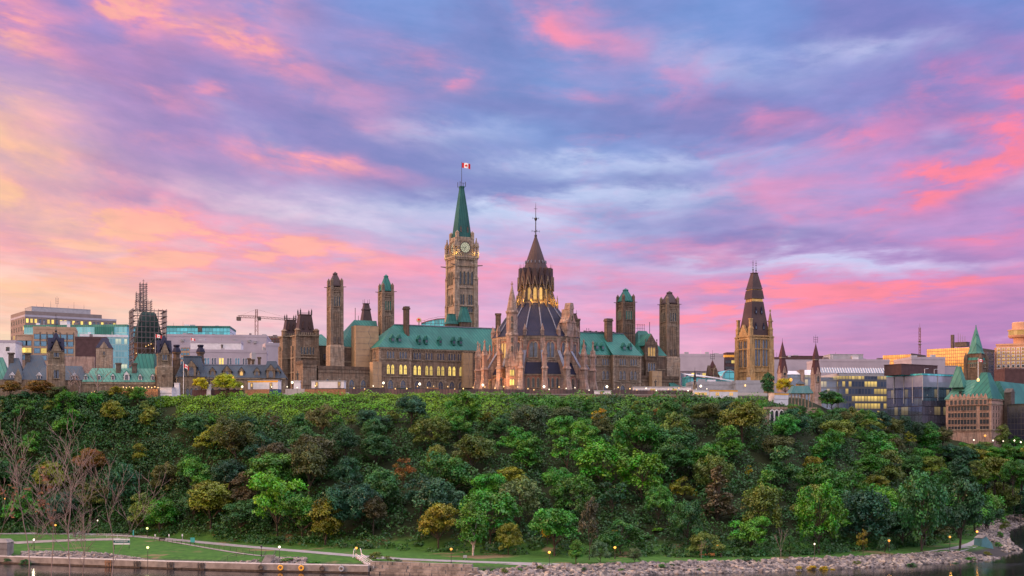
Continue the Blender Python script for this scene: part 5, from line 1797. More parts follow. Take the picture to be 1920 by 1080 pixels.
# gabled stone towers of the east block
def gable_tower(lab, pxl, pxm, pxr, Y, pyw, pye, pyt, rmat, smat, finial=None, deg=20, mid=None, pyg=None, z0=46.5, wpy=()):
    f = FR(pxm, Y, deg, z0); W_ = f.A(pxr); k = (pxl - 960.0) / F
    Dp = (f.O.x - k * f.O.y) / (k * f.w[1] - f.w[0])
    Dp = max(min(Dp, W_ * 1.2), W_ * .8)
    q = lambda py: SZ(py, Y) - z0
    th = thing('gabled_tower', lab, 'tower', f.O, f.t)
    s = MB(); s.box(0, W_, 0, Dp, 0, q(pye))
    if mid:
        s.box(-.6, W_ + .6, -.6, Dp + .6, 0, q(mid)); s.frus(-.6, W_ + .6, -.6, Dp + .6, q(mid), 0, W_, 0, Dp, q(mid) + .7)
    for x in (0, W_): s.box(x - .35, x + .35, -.3, .6, 0, q(pye))
    m = W_ / 2; zg = q(pyg or pye)
    s.prism([(W_ * .14, q(pye) - .4), (W_ * .86, q(pye) - .4), (m, zg)], -.38, .8)
    s.box(-.3, W_ + .3, -.3, Dp + .2, q(pye) - .9, q(pye) - .5)
    s.build('shaft', M[smat], th)
    r = MB(); zt = q(pyt); ze = q(pye)
    # crossed steep gables with a short spire over the crossing
    zr = zg + .6; o_ = .4
    for turn in (0, 1):
        i0 = len(r.v); hw, hd = (W_ / 2 + o_, Dp / 2 + o_) if not turn else (Dp / 2 + o_, W_ / 2 + o_)
        e_ = .012 * turn
        r.prism([(-hw, ze - .4 - e_), (-hw * .9, ze - .5 - e_), (0, zr - .9 - e_), (hw * .9, ze - .5 - e_), (hw, ze - .4 - e_), (0, zr - e_)], -hd, hd, back=True)
        if turn: r.xform(Matrix.Rotation(pi / 2, 4, 'Z'), i0)
    for hw, z0_, z1_ in ((W_ * .34, zr - 1.6, zt),):
        r.frus(-hw, hw, -hw * Dp / W_, hw * Dp / W_, z0_, -W_ * .09, W_ * .09, -W_ * .09, W_ * .09, z1_)
    r.xform(Matrix.Translation((m, Dp / 2, 0)))
    r.build('roof', M[rmat], th)
    if finial:
        fm = MB(); zf = q(finial); fm.lathe(6, [(.3, zt - .4), (.16, zt + .3), (.45, zt + .8), (.1, zt + 1.3), (.08, zf)], m, Dp / 2)
        for kx in (-1, 1): fm.bar((m + kx * 1.1, Dp / 2, zt - .8), (m + kx * 1.1, Dp / 2, zt + 1.0), .08, .03, 4); fm.bar((m + kx * 1.1, Dp / 2, zt), (m, Dp / 2, zt + .6), .06, n=4)
        for zz in (.45, .75): fm.bar((m - .7, Dp / 2, zt + (zf - zt) * zz), (m + .7, Dp / 2, zt + (zf - zt) * zz), .09, n=4)
        fm.build('finial', M['iron'], th)
    key = 'gt%.1f' % W_
    win_proto(key, W_ * .36, W_ * .62, 2, .2, pane='pane', fw=.22, mull=False)
    for i, py in enumerate(wpy):
        window(th, key, m, -.001 if i == 0 or not mid else -.6, q(py))
    return th


gable_tower('stone tower with steep dark gabled roof and iron finial, far left', 88, 92, 119, 498, 0, 656, 623, 'slate', 'stone_east', 587, mid=685, pyg=635, wpy=(669, 709))
gable_tower('pale stone tower with steep dark gabled roof right of the copper roofed wing', 291, 297, 320.5, 494, 0, 660, 628, 'slate', 'stone_east', None, mid=688, pyg=640, wpy=(675,))

# ------------------------------------------------------------------ right: west block tower, town and copper roofed ministry
MT = FR(1405.8, 590, 23, 49.0)
mW = MT.A(1451.7); mh = mW / 2
q = lambda py: SZ(py, 592) - 49
mt = thing('stone_tower', 'broad buff stone tower with very tall dark metal roof and two finials', 'tower', MT.W(mh, mh), MT.t)
s = MB()
s.box(-mh + .7, mh - .7, -mh + .7, mh - .7, 0, q(628))
for sx in (-1, 1):
    for sy in (-1, 1):
        x, y = sx * (mh - 1.2), sy * (mh - 1.2)
        s.box(x - 1.2, x + 1.2, y - 1.2, y + 1.2, 0, q(655)); s.box(x - 1.05, x + 1.05, y - 1.05, y + 1.05, q(655), q(632))
        s.box(x - 1.25, x + 1.25, y - 1.25, y + 1.25, q(632), q(630)); s.box(x - .8, x + .8, y - .8, y + .8, q(630), q(617)); s.frus(x - .95, x + .95, y - .95, y + .95, q(617), x - .6, x + .6, y - .6, y + .6, q(612))
        if (sx, sy) == (1, -1) or (sx, sy) == (1, 1):
            s.box(x - .6, x + .6, y - .6, y + .6, q(612), q(602)); s.box(x - .9, x + .9, y - .9, y + .9, q(602), q(600)); s.pyr(x, y, .6, q(600), q(583), None, .08); s.box(x - .25, x + .25, y - .25, y + .25, q(583), q(579))
        else:
            s.box(x - .55, x + .55, y - .55, y + .55, q(612), q(599)); s.box(x - .7, x + .7, y - .7, y + .7, q(599), q(597))
for py in (697, 655, 636, 631): s.box(-mh + .2, mh - .2, -mh + .2, mh - .2, q(py), q(py) + .45)
# gables over the left and front faces
i0 = len(s.v); s.prism([(-mh + 2, q(630)), (mh - 2, q(630)), (0, q(607))], -mh + .4, -mh + 1.4); s.xform(Matrix.Rotation(-pi / 2, 4, 'Z'), i0)
n = 12
for k in range(n):
    x = -mh + 2.6 + k * (2 * mh - 5.2) / (n - 1)
    s.box(x - .14, x + .14, -mh + .45, -mh + .7, q(705), q(699)); s.box(-mh + .45, -mh + .7, x - .14, x + .14, q(705), q(699))
s.build('shaft', M['stone_buff'], mt)
win_proto('mack', 2.5, 11.2, 2, .3, frame='stone_buff', pane='pane', fw=.35, mull=False)
for x in (-1.85, 1.85): window(mt, 'mack', x, -mh + .7, q(686)); window(mt, 'mack', -mh + .7, x, q(688), -pi / 2)
r = MB(); rh = mh - 1.5
sq = lambda hh, z: [(-hh, -hh, z), (hh, -hh, z), (hh, hh, z), (-hh, hh, z)]
hr = lambda pxw: pxw * 592 / F / 2 / (cos(MT.t) + sin(MT.t))
r.loft([sq(rh, q(630)), sq(rh * .97, q(618)), sq(hr(41), q(590)), sq(hr(33), q(564))])
r.build('lower_roof', M['slate_brown'], mt)
b = MB(); b.loft([sq(hr(31), q(564)), sq(hr(30), q(558))]); b.build('lit_gallery', M['stone_buff'], mt)
b = MB()
for k in range(9):
    x = -hr(31) + (k + .5) * 2 * hr(31) / 9
    b.box(x - .1, x + .1, -hr(31) - .05, -hr(31) + .2, q(563), q(559))
b.build('gallery_window', M['pane_warm'], mt)
r = MB(); r.loft([sq(hr(36), q(558)), sq(hr(35), q(556.5)), sq(hr(30), q(542))]); r.build('middle_roof', M['slate_brown'], mt)
b = MB(); b.loft([sq(hr(27), q(542.01)), sq(hr(27), q(540))]); b.build('upper_gallery', M['stone_buff'], mt)
r = MB(); r.loft([sq(hr(31), q(540)), sq(hr(28), q(537)), sq(hr(13), q(510)), sq(hr(15), q(509)), sq(hr(15), q(508.5))]); r.build('top_roof', M['slate_brown'], mt)
f = MB()
for sx in (-1, 1):
    x = sx * hr(12)
    f.lathe(6, [(.22, q(509)), (.2, q(504)), (.4, q(503)), (.08, q(501)), (.08, q(487)), (.03, q(484))], x, -hr(8) if sx < 0 else hr(2))
    for py in (499, 494, 490): f.bar((x - .35, -hr(8) if sx < 0 else hr(2), q(py)), (x + .35, -hr(8) if sx < 0 else hr(2), q(py)), .1, n=4)
f.build('finial', M['iron'], mt)
for zpy, wd, off in ((611, 1.0, 1.9), (581, .8, 1.35)):
    for sx in (-1, 1):
        t_ = (630 - zpy) / 66.0; hh = rh * (1 - t_) + hr(33) * t_
        d = MB(); d.prism([(sx * off - wd / 2, q(zpy + 6)), (sx * off + wd / 2, q(zpy + 6)), (sx * off + wd / 2, q(zpy + 1)), (sx * off, q(zpy - 7)), (sx * off - wd / 2, q(zpy + 1))], -hh - .5, -hh + 1.5); do = d.build('dormer', M['slate'], mt)
        p = MB(); p.poly([(sx * off - wd * .25, -hh - .52, q(zpy + 5)), (sx * off + wd * .25, -hh - .52, q(zpy + 5)), (sx * off + wd * .25, -hh - .52, q(zpy + .5)), (sx * off - wd * .25, -hh - .52, q(zpy + .5))]); p.build('pane', M['pane'], do)
spot('floodlight', MT.W(mh - 4, -16, 2), MT.W(mh, 0, 18), 2600, (1, .72, .34), 80)


def spirelet(lab, px, Y, pytop, pyb, wsp, pys, wsk, wst, pyg, smat='salmon', ant=0, rmat='roof_red'):
    z0 = 46; q = lambda py: SZ(py, Y) - z0; m = Y / F / 1.32
    th = thing('spired_tower', lab, 'tower', (SX(px, Y), Y, z0), radians(22))
    hs, hk, ht = wsp * m / 2, wsk * m / 2, wst * m / 2
    s = MB(); s.box(-ht, ht, -ht, ht, 0, q(pys)); s.frus(-ht * 1.15, ht * 1.15, -ht * 1.15, ht * 1.15, 0, -ht, ht, -ht, ht, q(pyg))
    s.prism([(-ht * .7, q(pys) - .1), (ht * .7, q(pys) - .1), (0, q(pys) + ht * 1.9)], -ht - .2, 0)
    i0 = len(s.v); s.prism([(-ht * .7, q(pys) - .1), (ht * .7, q(pys) - .1), (0, q(pys) + ht * 1.9)], -ht - .2, 0); s.xform(Matrix.Rotation(-pi / 2, 4, 'Z'), i0)
    s.build('shaft', M[smat], th)
    r = MB(); sq = lambda hh, z: [(-hh, -hh, z), (hh, -hh, z), (hh, hh, z), (-hh, hh, z)]
    r.loft([sq(hk, q(pys)), sq(hs * .85, q(pyb + 6)), sq(hs * .8, q(pyb))]); r.loft([sq(hs * 1.1, q(pyb)), sq(hs * .95, q(pyb) + .6), sq(.08, q(pytop))])
    r.build('roof', M[rmat], th)
    b = MB(); b.box(-hs * .9, hs * .9, -hs * .9, hs * .9, q(pyb) - .5, q(pyb) - .02); b.build('belfry_band', M['stone_pale'], th)
    f = MB(); f.bar((0, 0, q(pytop) - .3), (0, 0, q(pytop) + 1.5 + ant), .1, .03, 4)
    if ant:
        for k in range(3): f.bar((-.9, 0, q(pytop) + .8 + k * .9), (.9, 0, q(pytop) + .8 + k * .9), .07, n=4); f.bar((.9 * (k - 1), 0, q(pytop) + .5), (.9 * (k - 1), 0, q(pytop) + 3), .07, n=4)
    f.build('finial', M['iron'], th)
    win_proto('sp%.1f' % ht, ht * .7, ht * 1.6, 1, frame='stone_pale', pane='pane_dark', fw=.2, mull=False)
    window(th, 'sp%.1f' % ht, 0, -ht, q(pyg))
    return th


spirelet('slim red brown spire on pale stone base, first right of the broad stone tower', 1467, 570, 641, 669, 13, 699, 20, 18, 704)
spirelet('slim red brown spire with aerial rising before the skylit glass office', 1529.5, 560, 645, 673, 13, 702, 19, 18, 716, ant=2.2)
# twin gabled roof with tall finial
th = spirelet('small dark gabled spire with tall iron finial left of the broad stone tower', 1336, 600, 676, 690, 12, 704, 26, 26, 706, 'stone_dark', 3)
th = spirelet('thin black spire on small stone turret behind the white trailer', 1303, 540, 695, 712, 5.5, 722, 8.5, 8, 726, 'stone_pale', 0, 'iron')

# western town
th, f, L, Dp, zt = block('flat_office', 'long pale grey office with tall window piers right of the last tall tower', 'office building', 1272, 1274, 1356, 800, 666, 'lilac_wall', 3, 44, depth=30)
b = MB(); b.box(-.3, L + .3, -1.0, -.15, zt - 9, zt - 1.0); b.build('fascia', M['lilac_wall'], th)
grid_windows(th, L, [zt - 17], 8, 1.9, 7, pane='pane', frame='lilac_wall', lit=.15, seed=9)
b = MB(); b.box(-.6, L + .5, -1.2, -.1, zt - 20, zt - 18); b.build('canopy', M['red'] if False else M['grey_paint'], th)
th, f, L, Dp, zt = block('brown_office', 'dark brown stepped office with lit ledges left of the broad stone tower', 'office building', 1357, 1360, 1386, 820, 668, M['teal_lit'] if False else 'brown_wall', 5, 44, depth=24, roofmat='orange_band')
roof_box(th, f.A(1364), f.A(1379), 2, 10, zt, SZ(661, 820) - 44, 'brown_wall')
grid_windows(th, L, [zt - 4, zt - 7.6, zt - 11.2, zt - 15], 7, 1.0, 1.7, pane='pane_dark', lit=.35, seed=12, frame='brown_wall')
# arched glass hall
ag = thing('arched_hall', 'small glass hall with arched roof left of the broad stone tower', 'building', (SX(1368, 640), 640, 46), radians(8))
ga = MB(); Rr = 3.4
zq = SZ(704, 640) - 46
prof_ = [(-Rr * cos(pi * k / 12), zq - 1 + Rr * 1.05 * sin(pi * k / 12)) for k in range(13)]
ga.prism([(-Rr, 0)] + prof_ + [(Rr, 0)], 0, 12); ga.build('glass_front', M['turq'], ag)
gb_ = MB()
for (x0, z0), (x1, z1) in zip(prof_, prof_[1:]): gb_.bar((x0, -.1, z0), (x1, -.1, z1), .22, n=4)
gb_.build('roof_arch', M['grey_paint'], ag)
roof_box(ag, -9, -Rr, 0, 10, 0, zq - .5, 'white_paint', 'side_wing')
# pale curved hall roof
ch = FR(1308, 575, 4, 48)
th = thing('curved_roof_hall', 'long low hall with white curved roof behind the dark wall', 'building', ch.O, ch.t)
L = ch.A(1402); q = lambda py: SZ(py, 575) - 48
rs = MB(); n = 14
A_, B_ = [], []
for k in range(n + 1):
    t_ = k / n; x = -4 + (L + 4) * t_; z = q(701) + (q(717) - q(701)) * (t_ ** 1.5)
    A_.append((x, -1, z - .5)); B_.append((x, 14, z + .9))
for k in range(n):
    rs.poly([A_[k], A_[k + 1], B_[k + 1], B_[k]]); a, b = A_[k], A_[k + 1]
    rs.poly([(a[0], a[1], a[2] - .4), (b[0], b[1], b[2] - .4), b, a])
rs.build('roof', M['white_paint'], th)
s = MB(); s.prism([(-4, 0)] + [(L - .5, 0)] + [(a[0], a[2] - .45) for a in reversed(A_)][1:], .5, 12); s.build('glass_wall', M['turq'], th)
th, f, L, Dp, zt = block('dark_wall_building', 'long low dark purple grey building with wall lamps below the curved roof', 'building', 1296, 1297, 1384, 545, 719, 'grey_paint', 2, 47.5, depth=14, roofmat='grey_paint')
th, f, L, Dp, zt = block('dark_wall_building', 'low dark purple grey block with one bright wall light before the stone tower', 'building', 1378, 1380, 1432, 540, 717, 'grey_paint', 3, 47.5, depth=12, roofmat='grey_paint')
b = MB(); a = f.A(1397); b.box(a - .15, a + .15, -.5, -.05, zt - 1.5, zt - .8); b.build('wall_lamp', M['lamp_warm'], th)
spot('wall_light', f.W(a, -.7, zt - .9), f.W(a, -.3, 0), 120, (1, .6, .18), 60, .1)
roof_box(th, f.A(1407), f.A(1440), -3, -.2, 0, zt - 4.6, 'brown_wall', 'porch')

# grey blue hall far behind and boxes
th, f, L, Dp, zt = block('blue_grey_hall', 'plain blue grey block behind the two slim red spires', 'building', 1440, 1452, 1560, 820, 672, 'lilac_wall', 4, 44, depth=30, roofmat='brown_wall')
roof_box(th, f.A(1474), f.A(1555), 4, 20, zt, zt + 1.6, 'brown_wall')
th, f, L, Dp, zt = block('pale_block', 'stack of pale grey plant boxes above the skylit glass office', 'building', 1530, 1536, 1668, 760, 676, 'lilac_wall', 4, 44, depth=24)
roof_box(th, f.A(1560), f.A(1622), 3, 16, zt, SZ(665, 765) - 44, 'grey_paint'); roof_box(th, f.A(1600), f.A(1612), 2, 2.9, zt, zt + 2.4, 'white_paint', 'vent_box')
antenna(th, f.A(1573), 6, SZ(665, 765) - 44, SZ(660, 765) - 44, False)
# skylit office with yellow floors
M['office_lit'] = glazing('dark_office_glass', (.035, .05, .09), (1.5, 3.3), .08, .30, .50, (1.0, .66, .12), 1.0, (.05, .055, .08), .15, .8)
M['office_mid'] = glazing('pale_office_glass', (.12, .15, .22), (1.5, 3.3), .08, .25, .28, (1.0, .72, .25), .7, (.16, .17, .22), .15, .8)
th, f, L, Dp, zt = block('glass_office', 'dark glass office with rows of yellow lit floors and sloped skylight', 'office building', 1536, 1573, 1664, 640, 703, M['office_lit'], 8, 34, depth=26, roofmat='grey_paint')
lw_ = MB(); x0 = f.A(1536, 2); lw_.box(x0, -.01, 2, Dp, 0, zt - 1); lw_.build('side_wing', M['office_mid'], th)
sk = MB(); sk.loft([[(x0, -.3, zt + .85), (L + .3, -.3, zt + .85), (L + .3, -.1, zt + .85), (x0, -.1, zt + .85)], [(x0, 4, zt + 3.4), (L, 4, zt + 3.4), (L, 4.2, zt + 3.4), (x0, 4.2, zt + 3.4)]]); so = sk.build('skylight', M['pane'], th)
fb = MB(); n = 26
for k in range(n + 1):
    x = x0 + (L - x0) * k / n; fb.bar((x, -.35, zt + .95), (x + .8, 3.9, zt + 3.5), .14, n=4)
fb.build('skylight_bar', M['white_paint'], so)
# low glazed roofs between the spires
sl2 = FR(1476, 600, 4, 46); L = sl2.A(1535)
th = thing('glazed_roof_hall', 'low hall with two sloped pale glass roofs between the slim red spires', 'building', sl2.O, sl2.t)
q = lambda py: SZ(py, 600) - 46
s = MB(); s.box(0, L, 0, 14, 0, q(702)); s.build('wall', M['office_mid'], th)
g = MB(); g.loft([[(-.3, -.4, q(702)), (L * .42, -.4, q(702)), (L * .42, 0, q(702)), (-.3, 0, q(702))], [(2, 6, q(694)), (L * .42, 6, q(694)), (L * .42, 6.3, q(694)), (2, 6.3, q(694))]]); g.loft([[(L * .55, -.6, q(703)), (L, -.6, q(703)), (L, 0, q(703)), (L * .55, 0, q(703))], [(L * .62, 6, q(692)), (L, 6, q(692)), (L, 6.3, q(692)), (L * .62, 6.3, q(692))]])
g.build('glass_roof', M['white_paint'], th)
b = MB(); b.box(L * .425, L * .54, -.5, 10, 0, q(693)); b.build('stair_core', M['salmon'], th)

# mirror glass block with two faces
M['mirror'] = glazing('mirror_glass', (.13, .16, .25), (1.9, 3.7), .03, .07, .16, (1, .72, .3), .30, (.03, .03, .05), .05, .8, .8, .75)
gf = FR(1729, 600, 33, 33)
zt = SZ(702, 600) - 33
k_ = (1663 - 960.0) / F; Dp = (gf.O.x - k_ * gf.O.y) / (k_ * gf.w[1] - gf.w[0]); L = gf.A(1795)
th = thing('glass_office', 'dark mirror glass office on a corner, reflecting pink and blue sky', 'office building', gf.O, gf.t)
s = MB(); s.box(0, L, 0, Dp, 0, zt); s.build('wall', M['mirror'], th)
for x in (-.12, L * .42, L * .82): st = MB(); st.box(x - .16, x + .16, -.5, -.26, zt - 11, zt - .31); st.build('fin', M['grey_paint'], th)
for y in (Dp * .25, Dp * .5, Dp * .78): st = MB(); st.box(-.5, -.26, y - .16, y + .16, zt - 12, zt - .31); st.build('fin', M['grey_paint'], th)
pb = MB(); pb.box(-.45, L + .4, -.45, -.02, zt - .3, zt + .5); pb.box(-.45, -.02, -.02, Dp, zt - .3, zt + .5); pb.build('parapet', M['turq'], th)
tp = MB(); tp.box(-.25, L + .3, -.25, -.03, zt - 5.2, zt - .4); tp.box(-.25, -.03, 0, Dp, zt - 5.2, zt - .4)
tp.build('painted_sky_band', plain('painted_sky_reflection', (.30, .30, .42), .1, .3, .12, .9, .3), th)  # pale colour painted for the sky mirrored along the top
for q_, z in ((3, zt - 9), (5, zt - 16)): roof_box(th, q_, q_ + .2, -.05, 0, z, z + .2, 'grey_paint', 'sign_fixing')
roof_box(th, -6, L * .75, 6, Dp * .8, zt, SZ(684, 605) - 33, 'brown_wall')
l_ = MB()
for x in (2, 8): l_.bar((x, .4, zt), (x, .4, zt + 2.4), .1, n=4); l_.bar((x, .4, zt + 2.4), (x + 2.4, .4, zt + 2.6), .1, n=4)
l_.build('roof_lamp_post', M['white_paint'], th)
th, f, L, Dp, zt = block('pale_block', 'pale grey blocks between the mirror glass office and the gold towers', 'building', 1706, 1709, 1772, 720, 672, 'lilac_wall', 6, 40, depth=24)
roof_box(th, f.A(1772) * .98, f.A(1797), 1, 14, 0, SZ(686, 720) - 40, 'lilac_wall', 'side_wing')
# gold glass towers
M['gold'] = glazing('gold_sunrise_glow', (.50, .22, .04), (1.25, 1.9), .10, .16, .85, (1.0, .42, .06), .42, (.16, .08, .03), .25, .4)  # emission stands in for the sunrise mirrored in this glass
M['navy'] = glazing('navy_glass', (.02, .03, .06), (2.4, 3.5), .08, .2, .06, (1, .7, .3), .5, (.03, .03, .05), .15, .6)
def gold_tower(lab, pxl, pxm, pxr, Y, pyt, deg, px_pent=None):
    f = FR(pxm, Y, deg, 40); k = (pxl - 960.0) / F
    Dp = (f.O.x - k * f.O.y) / (k * f.w[1] - f.w[0]); L = f.A(pxr); zt = SZ(pyt, Y) - 40
    th = thing('gold_office', lab, 'office building', f.O, f.t)
    s = MB(); s.box(.3, L, .3, Dp, 0, zt); s.build('wall', M['navy'], th)
    g = MB(); g.poly([(.28, Dp, 0), (.28, .3, 0), (.28, .3, zt), (.28, Dp, zt)]); g.poly([(.29, Dp + .01, zt), (.29, .3, zt), (2, .3, zt + .01), (2, Dp, zt + .01)]); g.build('sunrise_glow_face', M['gold'], th)
    b = MB(); b.box(0, L + .2, 0, .29, zt - .6, zt + .5); b.build('parapet', M['trim_dark'], th)
    return th, f, L, Dp, zt
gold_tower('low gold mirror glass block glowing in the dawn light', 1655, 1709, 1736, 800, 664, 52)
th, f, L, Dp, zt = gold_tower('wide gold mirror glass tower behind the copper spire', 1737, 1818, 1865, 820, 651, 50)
roof_box(th, .4, 5, 2, Dp * .35, zt + .6, zt + 3, 'trim_dark'); b = MB(); b.box(3, 4.6, Dp * .42, Dp * .42 + 1.6, zt, zt + 8); b.build('flue', M['trim_dark'], th)
for k in range(4): antenna(th, 3 + k * 4, 4 + k * 3, zt + 4, zt + 7 + k, False)
# lattice radio mast
Ym = 860.0
rm = thing('radio_mast', 'thin tall lattice radio mast left of the gold towers', 'mast', (SX(1724.5, Ym), Ym, 40))
b = MB(); lattice(b, (0, 0, 0), (0, 0, SZ(614, Ym) - 40), .9, 40, .11); b.bar((0, 0, SZ(614, Ym) - 40), (0, 0, SZ(606, Ym) - 40), .12, .04, 4)
b.build('lattice', M['crane'], rm)
d = MB()
for py in (640, 646): d.lathe(8, [(.3, -.4), (1.3, 0), (.3, .4)], 0, 0); st = len(d.v) - 24; d.xform(Matrix.Translation((0, 0, SZ(py, Ym) - 40)), st)
d.build('dish', M['trim'], rm)

# hotel with revolving turret
hf = FR(1868, 850, -24, 36)
ho = thing('hotel_tower', 'concrete hotel tower with square window grid and round rooftop turret', 'hotel', hf.O, hf.t)
L = 34.0; q = lambda py: SZ(py, 850) - 36
s = MB(); s.box(0, L, 0, 16, 0, q(648)); s.box(-.3, L + .3, -.3, 16.3, q(648), q(645)); s.box(-1.2, -.01, 1, 14, 0, q(652)); s.build('wall', M['hotel'], ho)
M['pane_sun_glow'] = glow('sun_glow_glass', (1.0, .50, .12), .65)  # glow put into the hotel panes for the low sun they mirror
win_proto('hot', 1.35, 1.25, 1, frame='white_paint', pane='pane', fw=.32, depth=.3, square=True, sill=False, mull=False)
for r_ in range(11):
    for k in range(12):
        window(ho, 'hot', 1.4 + k * 2.75, 0, q(656) - r_ * 2.03 - .4, 0, 'pane_sun_glow' if r_ < 5 else 'pane_dark')
tx = hf.A(1913)
t_ = MB(); t_.lathe(20, [(4.6, q(645)), (4.6, q(634)), (7.0, q(633)), (7.6, q(630)), (7.7, q(628.6))], tx, 8, cap=True); t_.build('turret_stem', M['hotel'], ho)
t_ = MB(); t_.lathe(24, [(7.4, q(628.6)), (7.4, q(620))], tx, 8, cap=False); t_.build('turret_window', M['pane_sun_glow'], ho)
t_ = MB(); t_.lathe(24, [(7.5, q(620)), (7.9, q(619.9)), (7.9, q(618)), (5.4, q(617)), (5.4, q(605)), (5.0, q(604))], tx, 8); t_.build('turret_roof', M['hotel'], ho)
th, f, L, Dp, zt = block('red_brick_block', 'low dark red brick block below the hotel tower', 'building', 1880, 1884, 1960, 760, 693, 'brown_wall', 4, 36, depth=14, roofmat='brown_wall')

# ------------------------------------------------------------------ ministry with copper roofs
CF = FR(1859, 585, 52, 33)
k_ = (1773.5 - 960.0) / F
cD = (CF.O.x - k_ * CF.O.y) / (k_ * CF.w[1] - CF.w[0]); cL = CF.A(1965)
q = lambda py: SZ(py, 590) - 33
cf = thing('copper_roofed_ministry', 'salmon stone chateau style ministry with steep copper roof and conical spire', 'government building', CF.O, CF.t)
zE = q(748)
s = MB(); s.box(0, cL, 0, cD, -10, zE); s.build('wall', M['salmon'], cf)
c = MB(); c.box(-.4, cL, -.4, -.01, zE - .6, zE); c.box(-.4, -.01, -.4, cD, zE - .6, zE)
for py in (759, 807): c.box(-.3, cL, -.3, -.01, q(py), q(py) + .5); c.box(-.3, -.01, -.01, cD, q(py), q(py) + .5)
c.build('cornice', M['stone_pale'], cf)
win_proto('min', 1.15, 1.9, 1, frame='salmon', pane='pane_dark', fw=.16, depth=.16, square=True, sill=True, mull=False)
for py in (770.5, 783.5, 796, 808.5):
    for k in range(13):
        if k == 3: continue
        window(cf, 'min', 0, 1.6 + k * (cD - 3.2) / 12, q(py) + .2, -pi / 2)
    for k in range(3): window(cf, 'min', 2.4 + k * 3, 0, q(py) + .2)
for k in range(9):                               # gablets on the eaves
    y = 2.4 + k * (cD - 5) / 8
    g = MB(); g.prism([(-1.05, zE - 2.6), (1.05, zE - 2.6), (1.05, zE + .2), (0, zE + 2.2), (-1.05, zE + .2)], -.5, .7); g.xform(Matrix.Rotation(-pi / 2, 4, 'Z')); g.xform(Matrix.Translation((0, y, 0)))
    go = g.build('gablet', M['salmon'], cf)
    wq = window(go, 'min', -.5, y, zE - 2.3, -pi / 2)
r = MB(); zR = q(711); r.frus(-.6, cL, -.6, cD + .6, zE + .02, 6.5, cL, 6.5, cD - 3.5, zR); r.build('roof', M['copper_pale'], cf)
r2 = MB(); zH = q(698); r2.frus(-.55, 12, -.55, 9.5, zE + .05, 4.5, 8.4, 3.4, 6.0, zH); r2.build('corner_roof', M['copper'], cf)
r3 = MB(); r3.frus(14, cL, -3, 12, zE - 2, 18, cL, 3, 8, q(712)); r3.build('side_roof', M['copper'], cf)
r4 = MB(); yt = cD - 5.5; r4.frus(1.2, 7, cD - 7, cD - .8, zE + 5, 3.2, 5, cD - 4.6, cD - 3.2, q(685)); r4.build('end_roof', M['copper_pale'], cf)
for row, zz, sz in ((0, .30, .85), (1, .58, .7)):
    for k in range(10):
        y = 13.5 + k * (cD - 20) / 9.5; x = -.6 + 7.1 * zz; z = zE + (zR - zE) * zz
        d = MB(); d.box(x - 1.1, x + .8, y - sz / 2, y + sz / 2, z - .2, z + sz); d.box(x - 1.3, x + .8, y - sz * .65, y + sz * .65, z + sz, z + sz + .25); do = d.build('dormer', M['copper'], cf)
        p = MB(); p.poly([(x - 1.12, y + sz * .3, z), (x - 1.12, y - sz * .3, z), (x - 1.12, y - sz * .3, z + sz * .8), (x - 1.12, y + sz * .3, z + sz * .8)]); p.build('pane', M['pane_dark'], do)
# dark glazed shaft and low glass block at the right end
b = MB(); b.box(13.5, 18, -3.5, -.6, 0, q(735)); b.prism([(13.2, q(735)), (18.3, q(735)), (15.7, q(727))], -3.6, -.5); b.build('lift_shaft', M['trim_dark'], cf)
M['black_glass'] = glazing('black_glass', (.016, .016, .035), (1.4, 2.4), .04, .06, 0, framecol=(.02, .015, .02), rough=.12, tone=.5)
bg = thing('black_glass_block', 'low black glass block in front of the copper roofed ministry', 'building', CF.W(10, -13), CF.t)
b = MB(); b.box(0, 9, 0, 10, -10, q(760)); b.box(9, 24, 1, 10, -10, q(758)); b.build('wall', M['black_glass'], bg); b = MB(); b.box(-.2, 9.2, -.2, 10, q(760), q(760) + .5); b.box(9.2, 24.2, .8, 10, q(758), q(758) + .5); b.build('parapet', M['iron'], bg)
# tower
tc_ = Vector((SX(1830, 610), 610, 33)); ct = thing('spired_tower', 'dark stone tower with conical copper spire on the copper roofed ministry', 'tower', tc_, CF.t)
q = lambda py: SZ(py, 610) - 33
tw = (1852 - 1808) * 610 / F / (cos(CF.t) + sin(CF.t)) / 2
s = MB(); s.box(-tw, tw, -tw, tw, 0, q(676)); s.box(-tw * .8, tw * .8, -tw * .8, tw * .8, q(676), q(664))
for sx in (-1, 1):
    for sy in (-1, 1):
        x, y = sx * tw * .9, sy * tw * .9; s.lathe(8, [(1.0, 0), (1.0, q(672)), (.7, q(668)), (.1, q(662))], x, y)
s.build('shaft', M['stone_dark'], ct)
b = MB(); b.frus(-tw * 1.02, tw * 1.02, -tw * 1.02, tw * 1.02, q(682), -tw * .82, tw * .82, -tw * .82, tw * .82, q(671)); b.build('skirt_roof', M['copper'], ct)
r = MB(); r.lathe(8, [(tw * .98, q(663.5)), (tw * .86, q(660)), (tw * .5, q(638)), (.15, q(612)), (.3, q(611)), (.05, q(609))], 0, 0, pi / 8); r.build('spire', M['copper_pale'], ct)
win_proto('tow3', 2.6, 1.6, 3, .3, frame='trim', pane='pane_dark', fw=.1, mull=False)
window(ct, 'tow3', 0, -tw, q(689)); window(ct, 'tow3', -tw, 0, q(689), -pi / 2)

# ------------------------------------------------------------------ trees
import numpy as np


